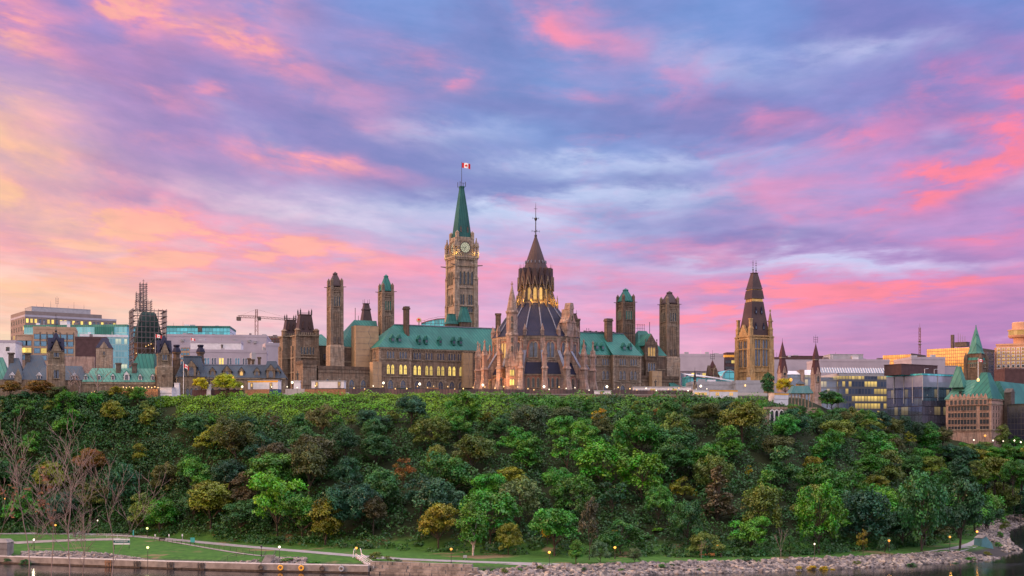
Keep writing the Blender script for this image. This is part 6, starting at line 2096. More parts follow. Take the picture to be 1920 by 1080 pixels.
def leaf_mat():
    m, T = mat_new('foliage')
    oi = T.node('ShaderNodeObjectInfo')
    at_ = T.node('ShaderNodeAttribute', attribute_type='GEOMETRY', attribute_name='tone')
    r, g, b = T.sep(E(T, at_.outputs['Color']))
    oc = E(T, oi.outputs['Color'])
    hv = T.node('ShaderNodeHueSaturation')
    T.put(hv.inputs['Color'], oc)
    T.put(hv.inputs['Hue'], (g - 0.5) * -0.065 + 0.5)
    T.put(hv.inputs['Saturation'], 1.22 - b * 0.25)
    T.put(hv.inputs['Value'], r * 1.15 + 0.46)
    c = E(T, hv.outputs[0])
    d = T.node('ShaderNodeBsdfDiffuse'); T.put(d.inputs[0], c)
    t = T.node('ShaderNodeBsdfTranslucent'); T.put(t.inputs[0], T.mix(.5, c, (.12, .16, .01, 1)))
    gl = T.node('ShaderNodeBsdfGlossy'); gl.inputs[0].default_value = (.7, .75, .8, 1); gl.inputs[1].default_value = .45
    mx = T.node('ShaderNodeMixShader'); mx.inputs[0].default_value = .13
    T.nt.links.new(d.outputs[0], mx.inputs[1]); T.nt.links.new(t.outputs[0], mx.inputs[2])
    m2 = T.node('ShaderNodeMixShader'); m2.inputs[0].default_value = .035
    T.nt.links.new(mx.outputs[0], m2.inputs[1]); T.nt.links.new(gl.outputs[0], m2.inputs[2])
    o = T.node('ShaderNodeOutputMaterial'); T.nt.links.new(m2.outputs[0], o.inputs[0])
    return m


M['leaf'] = leaf_mat()
M['bark'] = plain('bark', (.055, .042, .036), .4, 1.5, .95)
M['bark_pale'] = plain('birch_bark', (.42, .37, .36), .3, 2.5, .9)
M['bark_pink'] = plain('bare_twig_bark', (.19, .14, .138), .3, 2.5, .9)


def leaves_mesh(name, cen, nrm, size, tone, rng):
    """rhombic leaf sprays: centres, facing, length, tone rgb"""
    n = len(cen)
    rv = rng.normal(size=(n, 3)); nrm = nrm / np.linalg.norm(nrm, axis=1, keepdims=True)
    d = np.cross(nrm, rv); d /= np.linalg.norm(d, axis=1, keepdims=True)
    s = np.cross(nrm, d)
    L = size[:, None] * .5; W = L * rng.uniform(.5, .8, (n, 1))
    bend = nrm * L * .25
    v = np.stack([cen - d * L - bend, cen + s * W, cen + d * L - bend, cen - s * W], 1).reshape(-1, 3)
    me = bpy.data.meshes.new(name)
    me.vertices.add(4 * n); me.loops.add(4 * n); me.polygons.add(n)
    me.vertices.foreach_set('co', v.astype(np.float32).ravel())
    me.loops.foreach_set('vertex_index', np.arange(4 * n, dtype=np.int32))
    me.polygons.foreach_set('loop_start', np.arange(0, 4 * n, 4, dtype=np.int32))
    me.polygons.foreach_set('loop_total', np.full(n, 4, dtype=np.int32))
    ca = me.color_attributes.new('tone', 'FLOAT_COLOR', 'POINT')
    c4 = np.ones((n, 4)); c4[:, :3] = tone
    ca.data.foreach_set('color', np.repeat(c4, 4, 0).astype(np.float32).ravel())
    me.materials.append(M['leaf']); me.update()
    return me


def crown_points(kind, rng):
    """clump centres and radii for a 10 m tree"""
    cl = []
    def ell(n, c, r, lo=.72, rc=(1.1, 1.6), upper=-.55):
        k = 0
        while k < n:
            d = rng.normal(size=3); d /= np.linalg.norm(d)
            if d[2] < upper: continue
            f = rng.uniform(lo, 1.0)
            cl.append((np.array(c) + d * np.array(r) * f, rng.uniform(*rc))); k += 1
    if kind == 'round':
        ell(40, (0, 0, 5.9), (3.5, 3.5, 3.3)); ell(8, (0, 0, 5.4), (1.6, 1.6, 1.6), .2)
    elif kind == 'dome':
        ell(34, (0, 0, 5.0), (4.2, 4.2, 3.8)); ell(8, (1.8, .5, 6.2), (2.4, 2.4, 2.6)); ell(6, (0, 0, 5), (2, 2, 2), .2)
    elif kind == 'oval':
        ell(38, (0, 0, 5.6), (2.6, 2.6, 4.0), rc=(.9, 1.35), upper=-.85); ell(8, (0, 0, 5), (1.2, 1.2, 2.4), .2)
    elif kind == 'broad':
        for c, r in (((-2.2, 0, 5.4), (2.6, 2.6, 2.9)), ((1.9, .6, 6.3), (2.7, 2.7, 3.0)), ((.2, -1.6, 4.3), (2.6, 2.2, 2.6))): ell(16, c, r, rc=(1.0, 1.5))
    elif kind == 'willow':
        ell(34, (0, 0, 6.0), (4.3, 4.3, 3.2), rc=(.9, 1.3), upper=-.15)
        for _ in range(22):
            a = rng.uniform(0, 2 * pi); q = rng.uniform(.7, 1); z = rng.uniform(2.2, 5.5); cl.append((np.array((4.1 * q * cos(a), 4.1 * q * sin(a), z)), rng.uniform(.7, 1.05)))
    elif kind == 'loose':
        ell(26, (0, 0, 6.0), (2.9, 2.9, 3.6), .45, (.6, 1.05), -.8)
    elif kind == 'vine':
        for c, r in (((0, 0, 4.6), (2.3, 2.3, 4.2)), ((2.0, .4, 3.2), (2.2, 2.0, 2.8)), ((-1.9, -.3, 2.7), (2.1, 2.0, 2.5))): ell(13, c, r, .75, (.8, 1.3), -.3)
    elif kind == 'bush':
        ell(30, (0, 0, 3.2), (4.2, 4.2, 4.8), .7, (1.1, 1.7), -.3)
    elif kind == 'conifer':
        for k in range(46):
            t = (k + rng.uniform()) / 46; r = 2.1 * (1 - t) ** .7 + .1; a = rng.uniform(0, 2 * pi); cl.append((np.array((r * .75 * cos(a), r * .75 * sin(a), .8 + 8.7 * t)), .45 + .5 * (1 - t)))
    return cl


def limb(mb, p, q, r0, r1): mb.bar(p, q, r0, r1, 5)


def tree_proto(kind, seed, dens=1.0):
    rng = np.random.default_rng(seed)
    cl = crown_points(kind, rng)
    cen, nrm, siz, ton = [], [], [], []
    droop = kind == 'willow'
    for c, r in cl:
        n = int(125 * dens * (r / 1.2) ** 2) + 14
        d = rng.normal(size=(n, 3)); d /= np.linalg.norm(d, axis=1, keepdims=True)
        d[:, 2] = np.where(d[:, 2] < -.35, -d[:, 2], d[:, 2])
        rr = r * rng.uniform(.55, 1.1, (n, 1))
        sc = np.array((1, 1, 1.5 if droop else .78))
        p = c + d * rr * sc
        p = p + .35 * np.sin(p[:, [1, 2, 0]] * 2.3 + seed) * np.array((1, 1, .6))
        cen.append(p); nn = d * .9 + rng.normal(size=(n, 3)) * .45 + np.array((0, 0, .45)); nrm.append(nn)
        siz.append(rng.uniform(.24, .54, n) * (1.15 if droop else 1.0))
        t0 = rng.uniform(.15, .85); h0 = rng.uniform(.1, .9)
        tn = np.stack([np.clip(rng.normal(t0, .10, n), 0, 1), np.clip(rng.normal(h0, .18, n), 0, 1), rng.uniform(0, 1, n)], 1); ton.append(tn)
    me = leaves_mesh('crown', np.concatenate(cen), np.concatenate(nrm), np.concatenate(siz), np.concatenate(ton), rng)
    tb = MB(); R_ = random.Random(seed)
    top = 7.0 if kind not in ('bush', 'vine') else 4.0
    prev = Vector((0, 0, -1.5)); rad = .26 if kind != 'loose' else .17
    pts = [prev]
    for k in range(5):
        nx = Vector((R_.uniform(-.25, .25) * k * .6, R_.uniform(-.25, .25) * k * .6, -1.5 + (top + 1.5) * (k + 1) / 5)); pts.append(nx)
    for k in range(5): limb(tb, pts[k], pts[k + 1], rad * (1 - k / 6), rad * (1 - (k + 1) / 6))
    for c, r in cl[::3]:
        c = Vector(c); k = max(1, min(4, int((c.z * .62 + 1.5) / (top + 1.5) * 5))); b = pts[k]
        m = b.lerp(c, .5) + Vector((0, 0, .3)); limb(tb, b, m, rad * .38, rad * .22); limb(tb, m, c, rad * .22, .02)
    tm = tb.mesh('trunk', M['bark'])
    return me, tm


def bare_proto(seed, h=10.0, spread=.55, r0=.16, levels=5):
    tb = MB(); R_ = random.Random(seed)
    def grow(p, d, L, r, lev):
        n = 3
        for k in range(n):
            d = (d + Vector((R_.uniform(-1, 1), R_.uniform(-1, 1), R_.uniform(-.2, .7))) * .16).normalized()
            q = p + d * L / n
            tb.bar(p, q, r * (1 - .25 * k / n), r * (1 - .25 * (k + 1) / n), 5 if lev > 3 else 3); p = q
        if lev == 0: return
        for _ in range(3 if lev > 1 else 2):
            e = (d + Vector((R_.uniform(-1, 1), R_.uniform(-1, 1), R_.uniform(-.1, .6))) * spread).normalized()
            grow(p, e, L * R_.uniform(.55, .8), r * .62, lev - 1)
    grow(Vector((0, 0, -1)), Vector((0, 0, 1)), h * .38, r0, levels - 1)
    return tb.mesh('branches', M['bark_pink'])


PROTO = {}
for kd, ns in (('round', 4), ('dome', 3), ('oval', 3), ('broad', 3), ('willow', 2), ('loose', 2), ('vine', 3), ('bush', 3), ('conifer', 1)):
    PROTO[kd] = [tree_proto(kd, 100 + 17 * i + len(kd) * 7) for i in range(ns)]
BARE = [bare_proto(s_) for s_ in (3, 8, 21)]
BIRCH = None

FB = 1.9
COL = {
    'deep': ((.013, .040, .025), 'blue green'), 'dark': ((.018, .055, .018), 'dark green'), 'mid': ((.034, .096, .020), 'mid green'),
    'leafy': ((.032, .098, .020), 'rich green'), 'bright': ((.070, .150, .022), 'bright green'), 'olive': ((.060, .078, .020), 'olive green'),
    'gold': ((.085, .088, .016), 'yellow green'), 'yellow': ((.20, .145, .014), 'golden yellow'), 'brown': ((.044, .050, .020), 'brownish green'),
    'grey': ((.044, .070, .040), 'grey green'), 'rust': ((.088, .050, .016), 'rusty orange'),
    'lime': ((.17, .165, .018), 'lemon green'), 'plum': ((.036, .032, .020), 'dull purple brown'),
}
FORM = {'round': 'round tree', 'dome': 'domed tree', 'oval': 'upright tree', 'broad': 'lobed tree', 'willow': 'drooping willow', 'loose': 'thin airy tree', 'vine': 'viny tree',
        'bush': 'bushy low tree', 'conifer': 'narrow conifer', 'bare': 'leafless grey tree', 'birch': 'white stemmed birch'}
TREES = []          # (x, y, z, height, kind, colour, pxc, explicit)
FOOT = []
trnd = random.Random(11)


def put_tree(p, h, kind, col, wscale=1.0):
    TREES.append([p, h, kind, col, wscale])
    FOOT.append((p.x, p.y, h))


def feature(px, pyt, pyb, wpx, kind, col, Y=None):
    g = on_ground(px, pyb) if Y is None else Vector((SX(px, Y), Y, SZ(pyb, Y)))
    if g is None: return
    h = max(2.0, SZ(pyt, g.y) - g.z)
    nat = {'round': .92, 'dome': 1.0, 'oval': .66, 'broad': 1.0, 'willow': 1.02, 'loose': .68, 'vine': .92, 'bush': 1.15, 'conifer': .42, 'bare': .7, 'birch': .6}[kind]
    w_ = wpx * g.y / F
    put_tree(g, h, kind, col, max(.55, min(1.7, w_ / (h * nat))))


for a in [(520, 880, 1010, 112, 'broad', 'bright'), (610, 935, 1022, 66, 'oval', 'gold'), (580, 822, 940, 74, 'round', 'brown'), (648, 798, 872, 58, 'round', 'deep'), (655, 852, 928, 62, 'dome', 'deep'), (605, 754, 820, 62, 'broad', 'brown'),
          (772, 737, 803, 66, 'round', 'deep'), (870, 728, 812, 78, 'dome', 'mid'), (755, 850, 928, 46, 'loose', 'rust'), (822, 938, 1030, 82, 'broad', 'gold'), (887, 942, 1042, 54, 'birch', 'mid'), (953, 968, 1040, 66, 'bush', 'gold'),
          (975, 898, 985, 88, 'willow', 'grey'), (1027, 952, 1020, 46, 'vine', 'yellow'), (1195, 768, 885, 98, 'dome', 'mid'), (1125, 762, 802, 36, 'loose', 'yellow'), (1345, 868, 975, 58, 'conifer', 'plum'), (1105, 922, 1050, 46, 'loose', 'plum'),
          (1125, 1004, 1057, 46, 'bush', 'grey'), (1080, 1012, 1058, 32, 'oval', 'mid'), (1190, 1020, 1059, 36, 'bush', 'grey'), (1325, 988, 1044, 76, 'bush', 'olive'), (1314, 1012, 1048, 28, 'bare', 'plum'), (1430, 912, 1005, 88, 'willow', 'olive'),
          (1535, 908, 1038, 92, 'willow', 'mid'), (1620, 918, 1028, 112, 'willow', 'deep'), (1728, 884, 1034, 96, 'willow', 'dark'), (1728, 836, 885, 54, 'dome', 'mid', 470), (1746, 852, 905, 52, 'round', 'olive', 462), (1712, 850, 900, 46, 'dome', 'dark', 462), (1765, 866, 915, 50, 'vine', 'leafy', 470), (1800, 888, 1030, 104, 'dome', 'deep'), (1880, 900, 975, 64, 'dome', 'olive'), (1618, 988, 1044, 26, 'loose', 'gold'), (1660, 999, 1043, 38, 'bush', 'deep'),
          (1465, 990, 1052, 26, 'bare', 'plum'), (1525, 853, 900, 40, 'round', 'gold'), (820, 834, 890, 46, 'round', 'olive'), (1404, 868, 905, 14, 'loose', 'yellow'), (1560, 800, 860, 50, 'dome', 'mid'), (1740, 796, 858, 48, 'oval', 'mid'), (1705, 806, 845, 30, 'loose', 'gold'),
          (700, 925, 1005, 55, 'round', 'plum'), (620, 905, 1010, 75, 'dome', 'deep'), (680, 900, 1000, 80, 'dome', 'deep'), (310, 870, 930, 60, 'willow', 'brown'), (230, 870, 960, 70, 'willow', 'deep'), (170, 840, 905, 70, 'round', 'rust'), (280, 760, 810, 40, 'oval', 'olive'), (215, 748, 800, 50, 'dome', 'gold'),
          (1060, 760, 800, 60, 'dome', 'grey'), (990, 760, 820, 70, 'willow', 'grey'), (1325, 752, 806, 64, 'round', 'brown'), (1362, 748, 800, 60, 'dome', 'deep'), (1402, 758, 808, 50, 'willow', 'brown'), (300, 930, 1005, 70, 'dome', 'mid'), (1235, 905, 985, 60, 'dome', 'leafy'), (1290, 930, 1030, 70, 'dome', 'dark'),
          (1150, 990, 1020, 16, 'loose', 'yellow'), (1490, 765, 830, 60, 'round', 'deep'), (690, 764, 812, 50, 'dome', 'deep'), (1480, 1000, 1045, 40, 'vine', 'dark'), (1830, 770, 830, 40, 'dome', 'olive'), (1560, 735, 775, 50, 'round', 'mid')]:
    feature(*a)
for px in range(1768, 1960, 13): feature(px, trnd.uniform(828, 842), trnd.uniform(872, 895), trnd.uniform(46, 64), trnd.choice(['dome', 'round', 'broad']), trnd.choice(['mid', 'olive', 'dark', 'leafy', 'gold', 'deep']), trnd.uniform(540, 560))
for px in range(1780, 1960, 17): feature(px, trnd.uniform(850, 872), trnd.uniform(905, 935), trnd.uniform(48, 66), trnd.choice(['dome', 'round', 'vine']), trnd.choice(['mid', 'olive', 'dark', 'leafy', 'deep']), trnd.uniform(505, 530))
for px in range(1575, 1780, 24): feature(px, 752 + (px - 1560) * .24 + trnd.uniform(-6, 6), 800 + (px - 1560) * .25, trnd.uniform(40, 56), trnd.choice(['dome', 'round', 'broad']), trnd.choice(['mid', 'olive', 'dark', 'leafy', 'brown', 'deep']), 505 + (px - 1560) * .2)
# trees standing on the plateau, in front of the buildings
for px, pyt, pyb, wpx, kd, cl_, Y in [(377, 705, 738, 32, 'dome', 'lime', 484), (427, 698, 740, 56, 'dome', 'lime', 482), (1440, 699, 747, 27, 'oval', 'dark', 478), (1472, 706, 742, 38, 'dome', 'lime', 520), (20, 714, 748, 50, 'round', 'rust', 490), (75, 712, 750, 56, 'round', 'rust', 488), (110, 722, 752, 44, 'dome', 'brown', 486),
                                      (150, 690, 745, 54, 'bare', 'plum', 488), (183, 684, 742, 58, 'bare', 'plum', 488), (216, 722, 748, 30, 'dome', 'gold', 484), (128, 705, 746, 40, 'bare', 'plum', 490), (1551, 730, 760, 36, 'round', 'dark', 486), (1750, 802, 838, 30, 'dome', 'gold', 560), (1880, 796, 845, 30, 'oval', 'olive', 580), (1905, 815, 850, 40, 'dome', 'mid', 590), (1845, 826, 850, 36, 'dome', 'olive', 560)]:
    feature(px, pyt, pyb, wpx, kd, cl_, Y)

# the rest of the wood, spaced as trees are
def fill_trees(n_max):
    tries = 0
    while len(TREES) < n_max and tries < 30000:
        tries += 1
        px = trnd.uniform(-45, 1965) if trnd.random() < .68 else trnd.uniform(-30, 720); t = trnd.uniform(0.0, 1.04)
        yb, yt, zt = (interp(px, PROF, k) for k in (1, 2, 3))
        y = yb + (yt - yb) * t + (trnd.uniform(-10, 3) if t < .12 and px > 1000 else 0)
        x = SX(px, y); z = gh(x, y)
        py = HZ - (z - HC) * F / y
        if 290 < px < 960 and t > .76 and trnd.random() > .10: continue
        if 330 < px < 900 and t > .93: continue
        if 900 < px < 1420 and t > .96: continue
        if t > 1.0 and 250 < px < 1500: continue
        if px < 290 and t > 1.0 and trnd.random() < .4: continue
        h = trnd.uniform(9.5, 15.0)
        if t > .82: h = min(h, trnd.uniform(5, 9))
        if t < .15: h = trnd.uniform(10, 15)
        tp = HZ - (z + h - HC) * F / y
        lim = (724 if px < 290 else 772 if px < 950 else 750 if px < 1440 else 750 + (px - 1440) * .16) + trnd.uniform(-5, 10)
        if tp < lim:
            h -= (lim - tp) * y / F
            if h < 3.2: continue
        dm = 5.0 if h < 6 else 6.8 if h < 9 else 8.3
        if any((fx - x) ** 2 + (fy - y) ** 2 < (dm if fh < 8 else dm * 1.15) ** 2 for fx, fy, fh in FOOT): continue
        u = trnd.random()
        kd = trnd.choice(['round', 'round', 'dome', 'dome', 'oval', 'broad', 'vine', 'vine', 'vine', 'broad', 'loose', 'willow'])
        zone = sin(px * .011 + 1) + sin(y * .09 + px * .004)
        if px < 420: pal = ['dark', 'dark', 'olive', 'mid', 'olive', 'brown', 'mid', 'deep', 'gold', 'leafy']
        elif px < 900: pal = ['deep', 'deep', 'dark', 'brown', 'mid', 'leafy', 'dark', 'olive', 'plum', 'mid', 'dark']
        elif px < 1500: pal = ['leafy', 'leafy', 'mid', 'dark', 'deep', 'leafy', 'mid', 'grey', 'leafy', 'olive', 'dark', 'brown']
        else: pal = ['mid', 'leafy', 'olive', 'dark', 'mid', 'leafy', 'brown', 'deep', 'olive']
        cl_ = trnd.choice(pal)
        if u < .03: cl_, h = 'gold', min(h, 8)
        elif u < .036: cl_ = 'rust'
        put_tree(Vector((x, y, z)), h, kd, cl_, trnd.uniform(.95, 1.3))


fill_trees(299)
SEEN = [((0, 140), 'the dark gabled tower'), ((140, 320), 'the copper roofed wing'), ((320, 470), 'the slate blue mansards'), ((470, 600), 'the twin roofed pavilion'), ((600, 715), 'the leftmost tall tower'), ((715, 830), 'the yellow lit windows'),
        ((830, 910), 'the clock tower'), ((910, 1000), 'the library stair turret'), ((1000, 1100), 'the round library'), ((1100, 1200), 'the right copper roof'), ((1200, 1300), 'the white trailer'), ((1300, 1385), 'the dark wall'), ((1385, 1490), 'the buff stone tower'),
        ((1490, 1580), 'the slim red spire'), ((1580, 1670), 'the yellow lit office'), ((1670, 1775), 'the mirror glass office'), ((1775, 3000), 'the copper roofed ministry'), ((-999, 0), 'the left frame edge')]
ORD = ['leftmost', 'second from left', 'third from left', 'fourth from left', 'fifth from left', 'sixth from left']
cells = {}
for i, (p, h, kd, cl_, ws) in enumerate(TREES):
    px = 960 + F * p.x / p.y; t = (p.y - interp(px, PROF, 1)) / (interp(px, PROF, 2) - interp(px, PROF, 1))
    row = 'on the top' if t > 1.02 else 'at the rim' if t > .82 else 'high on slope' if t > .56 else 'mid slope' if t > .3 else 'low on slope' if t > .04 else 'at slope foot'
    lm = [n for (a, b), n in SEEN if a <= px < b][0]
    name = FORM[kd] if kd in ('bare', 'birch') else COL[cl_][1] + ' ' + FORM[kd]
    cells.setdefault((name, row, lm), []).append((px, i))
LAB = {}
for (name, row, lm), lst in cells.items():
    lst.sort()
    for k, (px, i) in enumerate(lst):
        LAB[i] = '%s %s below %s' % (name, row, lm) + ('' if len(lst) == 1 else ', ' + (ORD[k] if k < len(ORD) else 'rightmost'))
for lst in LAB.items(): pass
first = {}
for i, (p, h, kd, cl_, ws) in enumerate(TREES):
    s_ = h / 10.0
    cat = 'tree'
    if kd == 'bare':
        t = thing('bare_tree', LAB[i], cat, p, trnd.uniform(0, 6.28), 'trees on the slope'); t.scale = (s_ * ws, s_ * ws, s_)
        o = bpy.data.objects.new('branches', BARE[i % len(BARE)]); C.objects.link(o); o.parent = t
        continue
    pk = 'oval' if kd == 'birch' else kd
    cm, tm = PROTO[pk][i % len(PROTO[pk])]
    nm = {'willow': 'willow_tree', 'birch': 'birch_tree', 'conifer': 'conifer_tree'}.get(kd, 'leafy_tree')
    t = thing(nm, LAB[i], cat, p, trnd.uniform(0, 6.28), 'trees on the slope'); t.scale = (s_ * ws, s_ * ws, s_)
    c = bpy.data.objects.new('crown', cm); C.objects.link(c); c.parent = t
    b = COL[cl_][0]; v = trnd.uniform(.8, 1.25) * FB
    c.color = (b[0] * v * trnd.uniform(.85, 1.15), b[1] * v, b[2] * v * trnd.uniform(.7, 1.05), 1)
    k = bpy.data.objects.new('trunk', tm); C.objects.link(k); k.parent = t
    if kd == 'birch': k.material_slots[0].link = 'OBJECT'; k.material_slots[0].material = M['bark_pale']


# ------------------------------------------------------------------ undergrowth, vines on the rim, riverside plants
def carpet(name, label, cat, pts_fn, n, size, colour, seed):
    rng = np.random.default_rng(seed)
    cen, tn = [], []
    R_ = random.Random(seed)
    while len(cen) < n:
        q = pts_fn(R_)
        if q is None: continue
        cen.append(q[:3]); lum = q[3]
        tn.append((min(1, max(0, lum + R_.gauss(0, .12))), min(1, max(0, q[4] + R_.gauss(0, .12))), R_.random()))
    cen = np.array(cen); k = len(cen)
    nr = rng.normal(size=(k, 3)) * .55 + np.array((0, -.35, .8))
    me = leaves_mesh(name, cen, nr, rng.uniform(size * .6, size * 1.3, k), np.array(tn), rng)
    o = bpy.data.objects.new(name, me); C.objects.link(o); o.color = (*colour, 1)
    return tag(o, label, cat, None, 'stuff')


def lump(x, y): return max(0.0, (sin(x * .55 + sin(y * .3) * 2) + sin(y * .7 + x * .21) + sin(x * .19 - y * .33)) / 3 + .35)


MOUNDS = []
mr_ = random.Random(77)
while len(MOUNDS) < 3000:
    px = mr_.uniform(-70, 2010) if mr_.random() < .8 else mr_.uniform(-40, 520); t = mr_.uniform(-.02, 1.06) if mr_.random() < .9 else mr_.uniform(.9, 1.25)
    if 300 < px < 950 and t > .77 or 250 < px < 1540 and t > .97: continue
    yb, yt = interp(px, PROF, 1), interp(px, PROF, 2)
    y = yb + (yt - yb) * t; x = SX(px, y)
    if shore_d(x, y) < 14: continue
    r = mr_.uniform(1.4, 3.6); k = mr_.choice([.25, .4, .5, .62, .8])
    MOUNDS.append((x, y, gh(x, y), r, r * mr_.uniform(.8, 1.9) * (.5 if t > .82 or t < .04 else 1.0), k, mr_.uniform(.2, .85)))


def p_under(R_):
    x, y, z, r, h, k, hu = MOUNDS[R_.randrange(len(MOUNDS))]
    a = R_.uniform(0, 2 * pi); c = R_.uniform(-.1, 1); s_ = sqrt(max(0, 1 - c * c)); f = R_.uniform(.8, 1.08)
    X, Y_ = x + r * s_ * cos(a) * f, y + r * s_ * sin(a) * f
    return (X, Y_, max(gh(X, Y_), z + h * c * f), k, hu)


carpet('undergrowth', 'dark green undergrowth of vines and bushes between the slope trees', 'undergrowth', p_under, 275000, .72, (.024, .074, .020), 5)


def p_vine(R_):
    px = R_.uniform(285, 975); t = R_.uniform(.74, 1.01) if px > 330 else R_.uniform(.9, 1.0)
    if t < .80 + .05 * sin(px * .02) and R_.random() < .6: return None
    yb, yt = interp(px, PROF, 1), interp(px, PROF, 2)
    y = yb + (yt - yb) * t; x = SX(px, y); l = lump(x * 1.6, y * 1.6)
    return (x, y, gh(x, y) + R_.uniform(.1, .5) + l * 1.5 * R_.random(), .3 + .4 * l + .1 * sin(x * .4), .5 + .2 * sin(x * .11 + y * .2))


carpet('rim_vines', 'bright green carpet of vines along the rim below the trailers', 'vines', p_vine, 27000, .58, (.105, .23, .028), 6)


def p_rimr(R_):
    px = R_.choice([R_.uniform(955, 1110), R_.uniform(1110, 1440)]); t = R_.uniform(.84, .985)
    yb, yt = interp(px, PROF, 1), interp(px, PROF, 2)
    y = yb + (yt - yb) * t; x = SX(px, y); l = lump(x * 1.3, y * 1.3)
    return (x, y, gh(x, y) + R_.uniform(.1, .5) + l * 2.6 * R_.random(), .3 + .3 * l, .5 + .2 * sin(x * .11 + y * .2))


carpet('rim_shrubbery', 'mid green shrubbery along the terrace wall below the library', 'shrubbery', p_rimr, 9000, .7, (.065, .17, .030), 8)


SHR = []
for px, pyb, wpx, hpx, col in [(705, 1052, 30, 17, 'olive'), (727, 1053, 16, 12, 'olive'), (745, 1054, 20, 9, 'grey'), (772, 1056, 18, 7, 'mid'), (800, 1057, 16, 9, 'gold'), (830, 1058, 18, 10, 'gold'), (858, 1060, 22, 11, 'gold'), (880, 1061, 14, 8, 'olive'), (905, 1061, 16, 8, 'mid'),
                                (925, 1061, 14, 7, 'mid'), (945, 1062, 18, 10, 'olive'), (975, 1062, 14, 9, 'mid'), (1012, 1061, 16, 9, 'olive'), (1095, 1060, 12, 8, 'dark'), (1165, 1059, 14, 7, 'mid'), (1240, 1056, 18, 8, 'mid'), (1260, 1055, 12, 6, 'dark'), (1310, 1056, 10, 6, 'dark'), (1362, 1062, 30, 11, 'mid'), (1400, 1050, 20, 9, 'dark'), (1420, 1050, 16, 8, 'mid'),
                                (1470, 1058, 20, 9, 'dark'), (1498, 1052, 18, 10, 'yellow'), (1522, 1051, 22, 10, 'yellow'), (1545, 1051, 22, 11, 'yellow'), (1562, 1051, 14, 9, 'yellow'), (1580, 1058, 22, 10, 'mid'), (1604, 1058, 10, 8, 'dark'), (1606, 1046, 18, 8, 'olive'), (1710, 1044, 22, 9, 'dark'), (1740, 1050, 26, 14, 'mid'), (1765, 1048, 22, 11, 'leafy'), (1790, 1040, 20, 9, 'dark'), (1820, 1036, 24, 9, 'mid'), (1850, 1030, 20, 8, 'gold'),
                                (1872, 1020, 16, 11, 'mid'), (1875, 1000, 14, 14, 'mid'), (1885, 985, 20, 20, 'olive'), (540, 1050, 30, 6, 'mid'), (590, 1052, 34, 6, 'mid'), (640, 1054, 28, 6, 'mid'), (690, 1020, 26, 6, 'bright'), (715, 1021, 16, 6, 'bright'), (20, 1040, 24, 14, 'dark'), (48, 1042, 22, 12, 'dark'), (1000, 1026, 40, 12, 'mid'), (1235, 1036, 26, 9, 'bright'), (1210, 1038, 20, 8, 'mid')]:
    g = at(px, pyb, 2.2); z = gh(g.x, g.y); h = hpx * g.y / F; w_ = wpx * g.y / F
    SHR.append((px, col))
    cm, tm = PROTO['bush'][len(SHR) % 3]
    near = [(275, 'left lawn lamp'), (524, 'white path lamp'), (668, 'gangway'), (740, 'blue dock sign'), (846, 'orange lamp by the birch'), (1030, 'orange lamp by the rocks'), (1153, 'orange lamp in the bush'), (1330, 'two benches'), (1465, 'bare grey sapling'), (1620, 'yellow sapling'), (1667, 'lamp by the round bush'), (1781, 'bright orange lamp'), (1850, 'bend of the path')]
    nn = min(near, key=lambda q: abs(q[0] - px))
    side = 'left of' if px < nn[0] else 'right of'
    same = len([1 for p_, c_, k_ in [] if 0])
    t = thing('shrub', '%s shrub %s the %s' % (COL[col][1], side, nn[1]), 'shrub', Vector((g.x, g.y, z)), len(SHR) * 1.3, 'shrubs along the river path')
    t.scale = (w_ / 9.5, w_ / 9.5, h / 8.0)
    c = bpy.data.objects.new('crown', cm); C.objects.link(c); c.parent = t; c.color = (*[q * FB for q in COL[col][0]], 1)
    k = bpy.data.objects.new('trunk', tm); C.objects.link(k); k.parent = t
    t['px'] = px
seen_ = {}
for o in [o for o in C.objects if o.name.startswith('shrub')]:
    seen_.setdefault(o['label'], []).append(o)
for lb, lst in seen_.items():
    if len(lst) > 1:
        lst.sort(key=lambda o: o['px'])
        for k, o in enumerate(lst): o['label'] = lb + ', ' + ORD[min(k, 5)]
for o in C.objects:
    if 'px' in o: del o['px']

# riprap: a bank of tumbled quarry stone, too many to count
def riprap(name, lab, n, seed, where, size):
    R_ = random.Random(seed); mb = MB()
    m = M['riprap']
    ico = [(0, 0, 1), (.89, 0, .45), (.28, .85, .45), (-.72, .53, .45), (-.72, -.53, .45), (.28, -.85, .45), (.72, .53, -.45), (-.28, .85, -.45), (-.89, 0, -.45), (-.28, -.85, -.45), (.72, -.53, -.45), (0, 0, -1)]
    fac = [(0, 1, 2), (0, 2, 3), (0, 3, 4), (0, 4, 5), (0, 5, 1), (1, 6, 2), (2, 7, 3), (3, 8, 4), (4, 9, 5), (5, 10, 1), (2, 6, 7), (3, 7, 8), (4, 8, 9), (5, 9, 10), (1, 10, 6)]
    k = 0
    while k < n:
        q = where(R_)
        if q is None: continue
        x, y, z = q; s_ = R_.uniform(*size) * R_.choice([.7, .9, 1.0, 1.0, 1.1, 1.7])
        Rm = Matrix.Rotation(R_.uniform(0, 6.28), 3, 'Z') @ Matrix.Rotation(R_.uniform(-.6, .6), 3, 'X')
        sx, sy, sz = s_ * R_.uniform(.8, 1.3), s_ * R_.uniform(.7, 1.1), s_ * R_.uniform(.45, .8)
        i = len(mb.v)
        for v in ico:
            j = R_.uniform(.8, 1.2); w_ = Rm @ Vector((v[0] * sx * j, v[1] * sy * j, v[2] * sz * j)); mb.v.append((x + w_.x, y + w_.y, z + w_.z))
        for f in fac: mb.f.append((i + f[0], i + f[1], i + f[2])); mb.m.append(0)
        k += 1
    o = mb.build(name, m)
    return tag(o, lab, 'rocks', None, 'stuff')


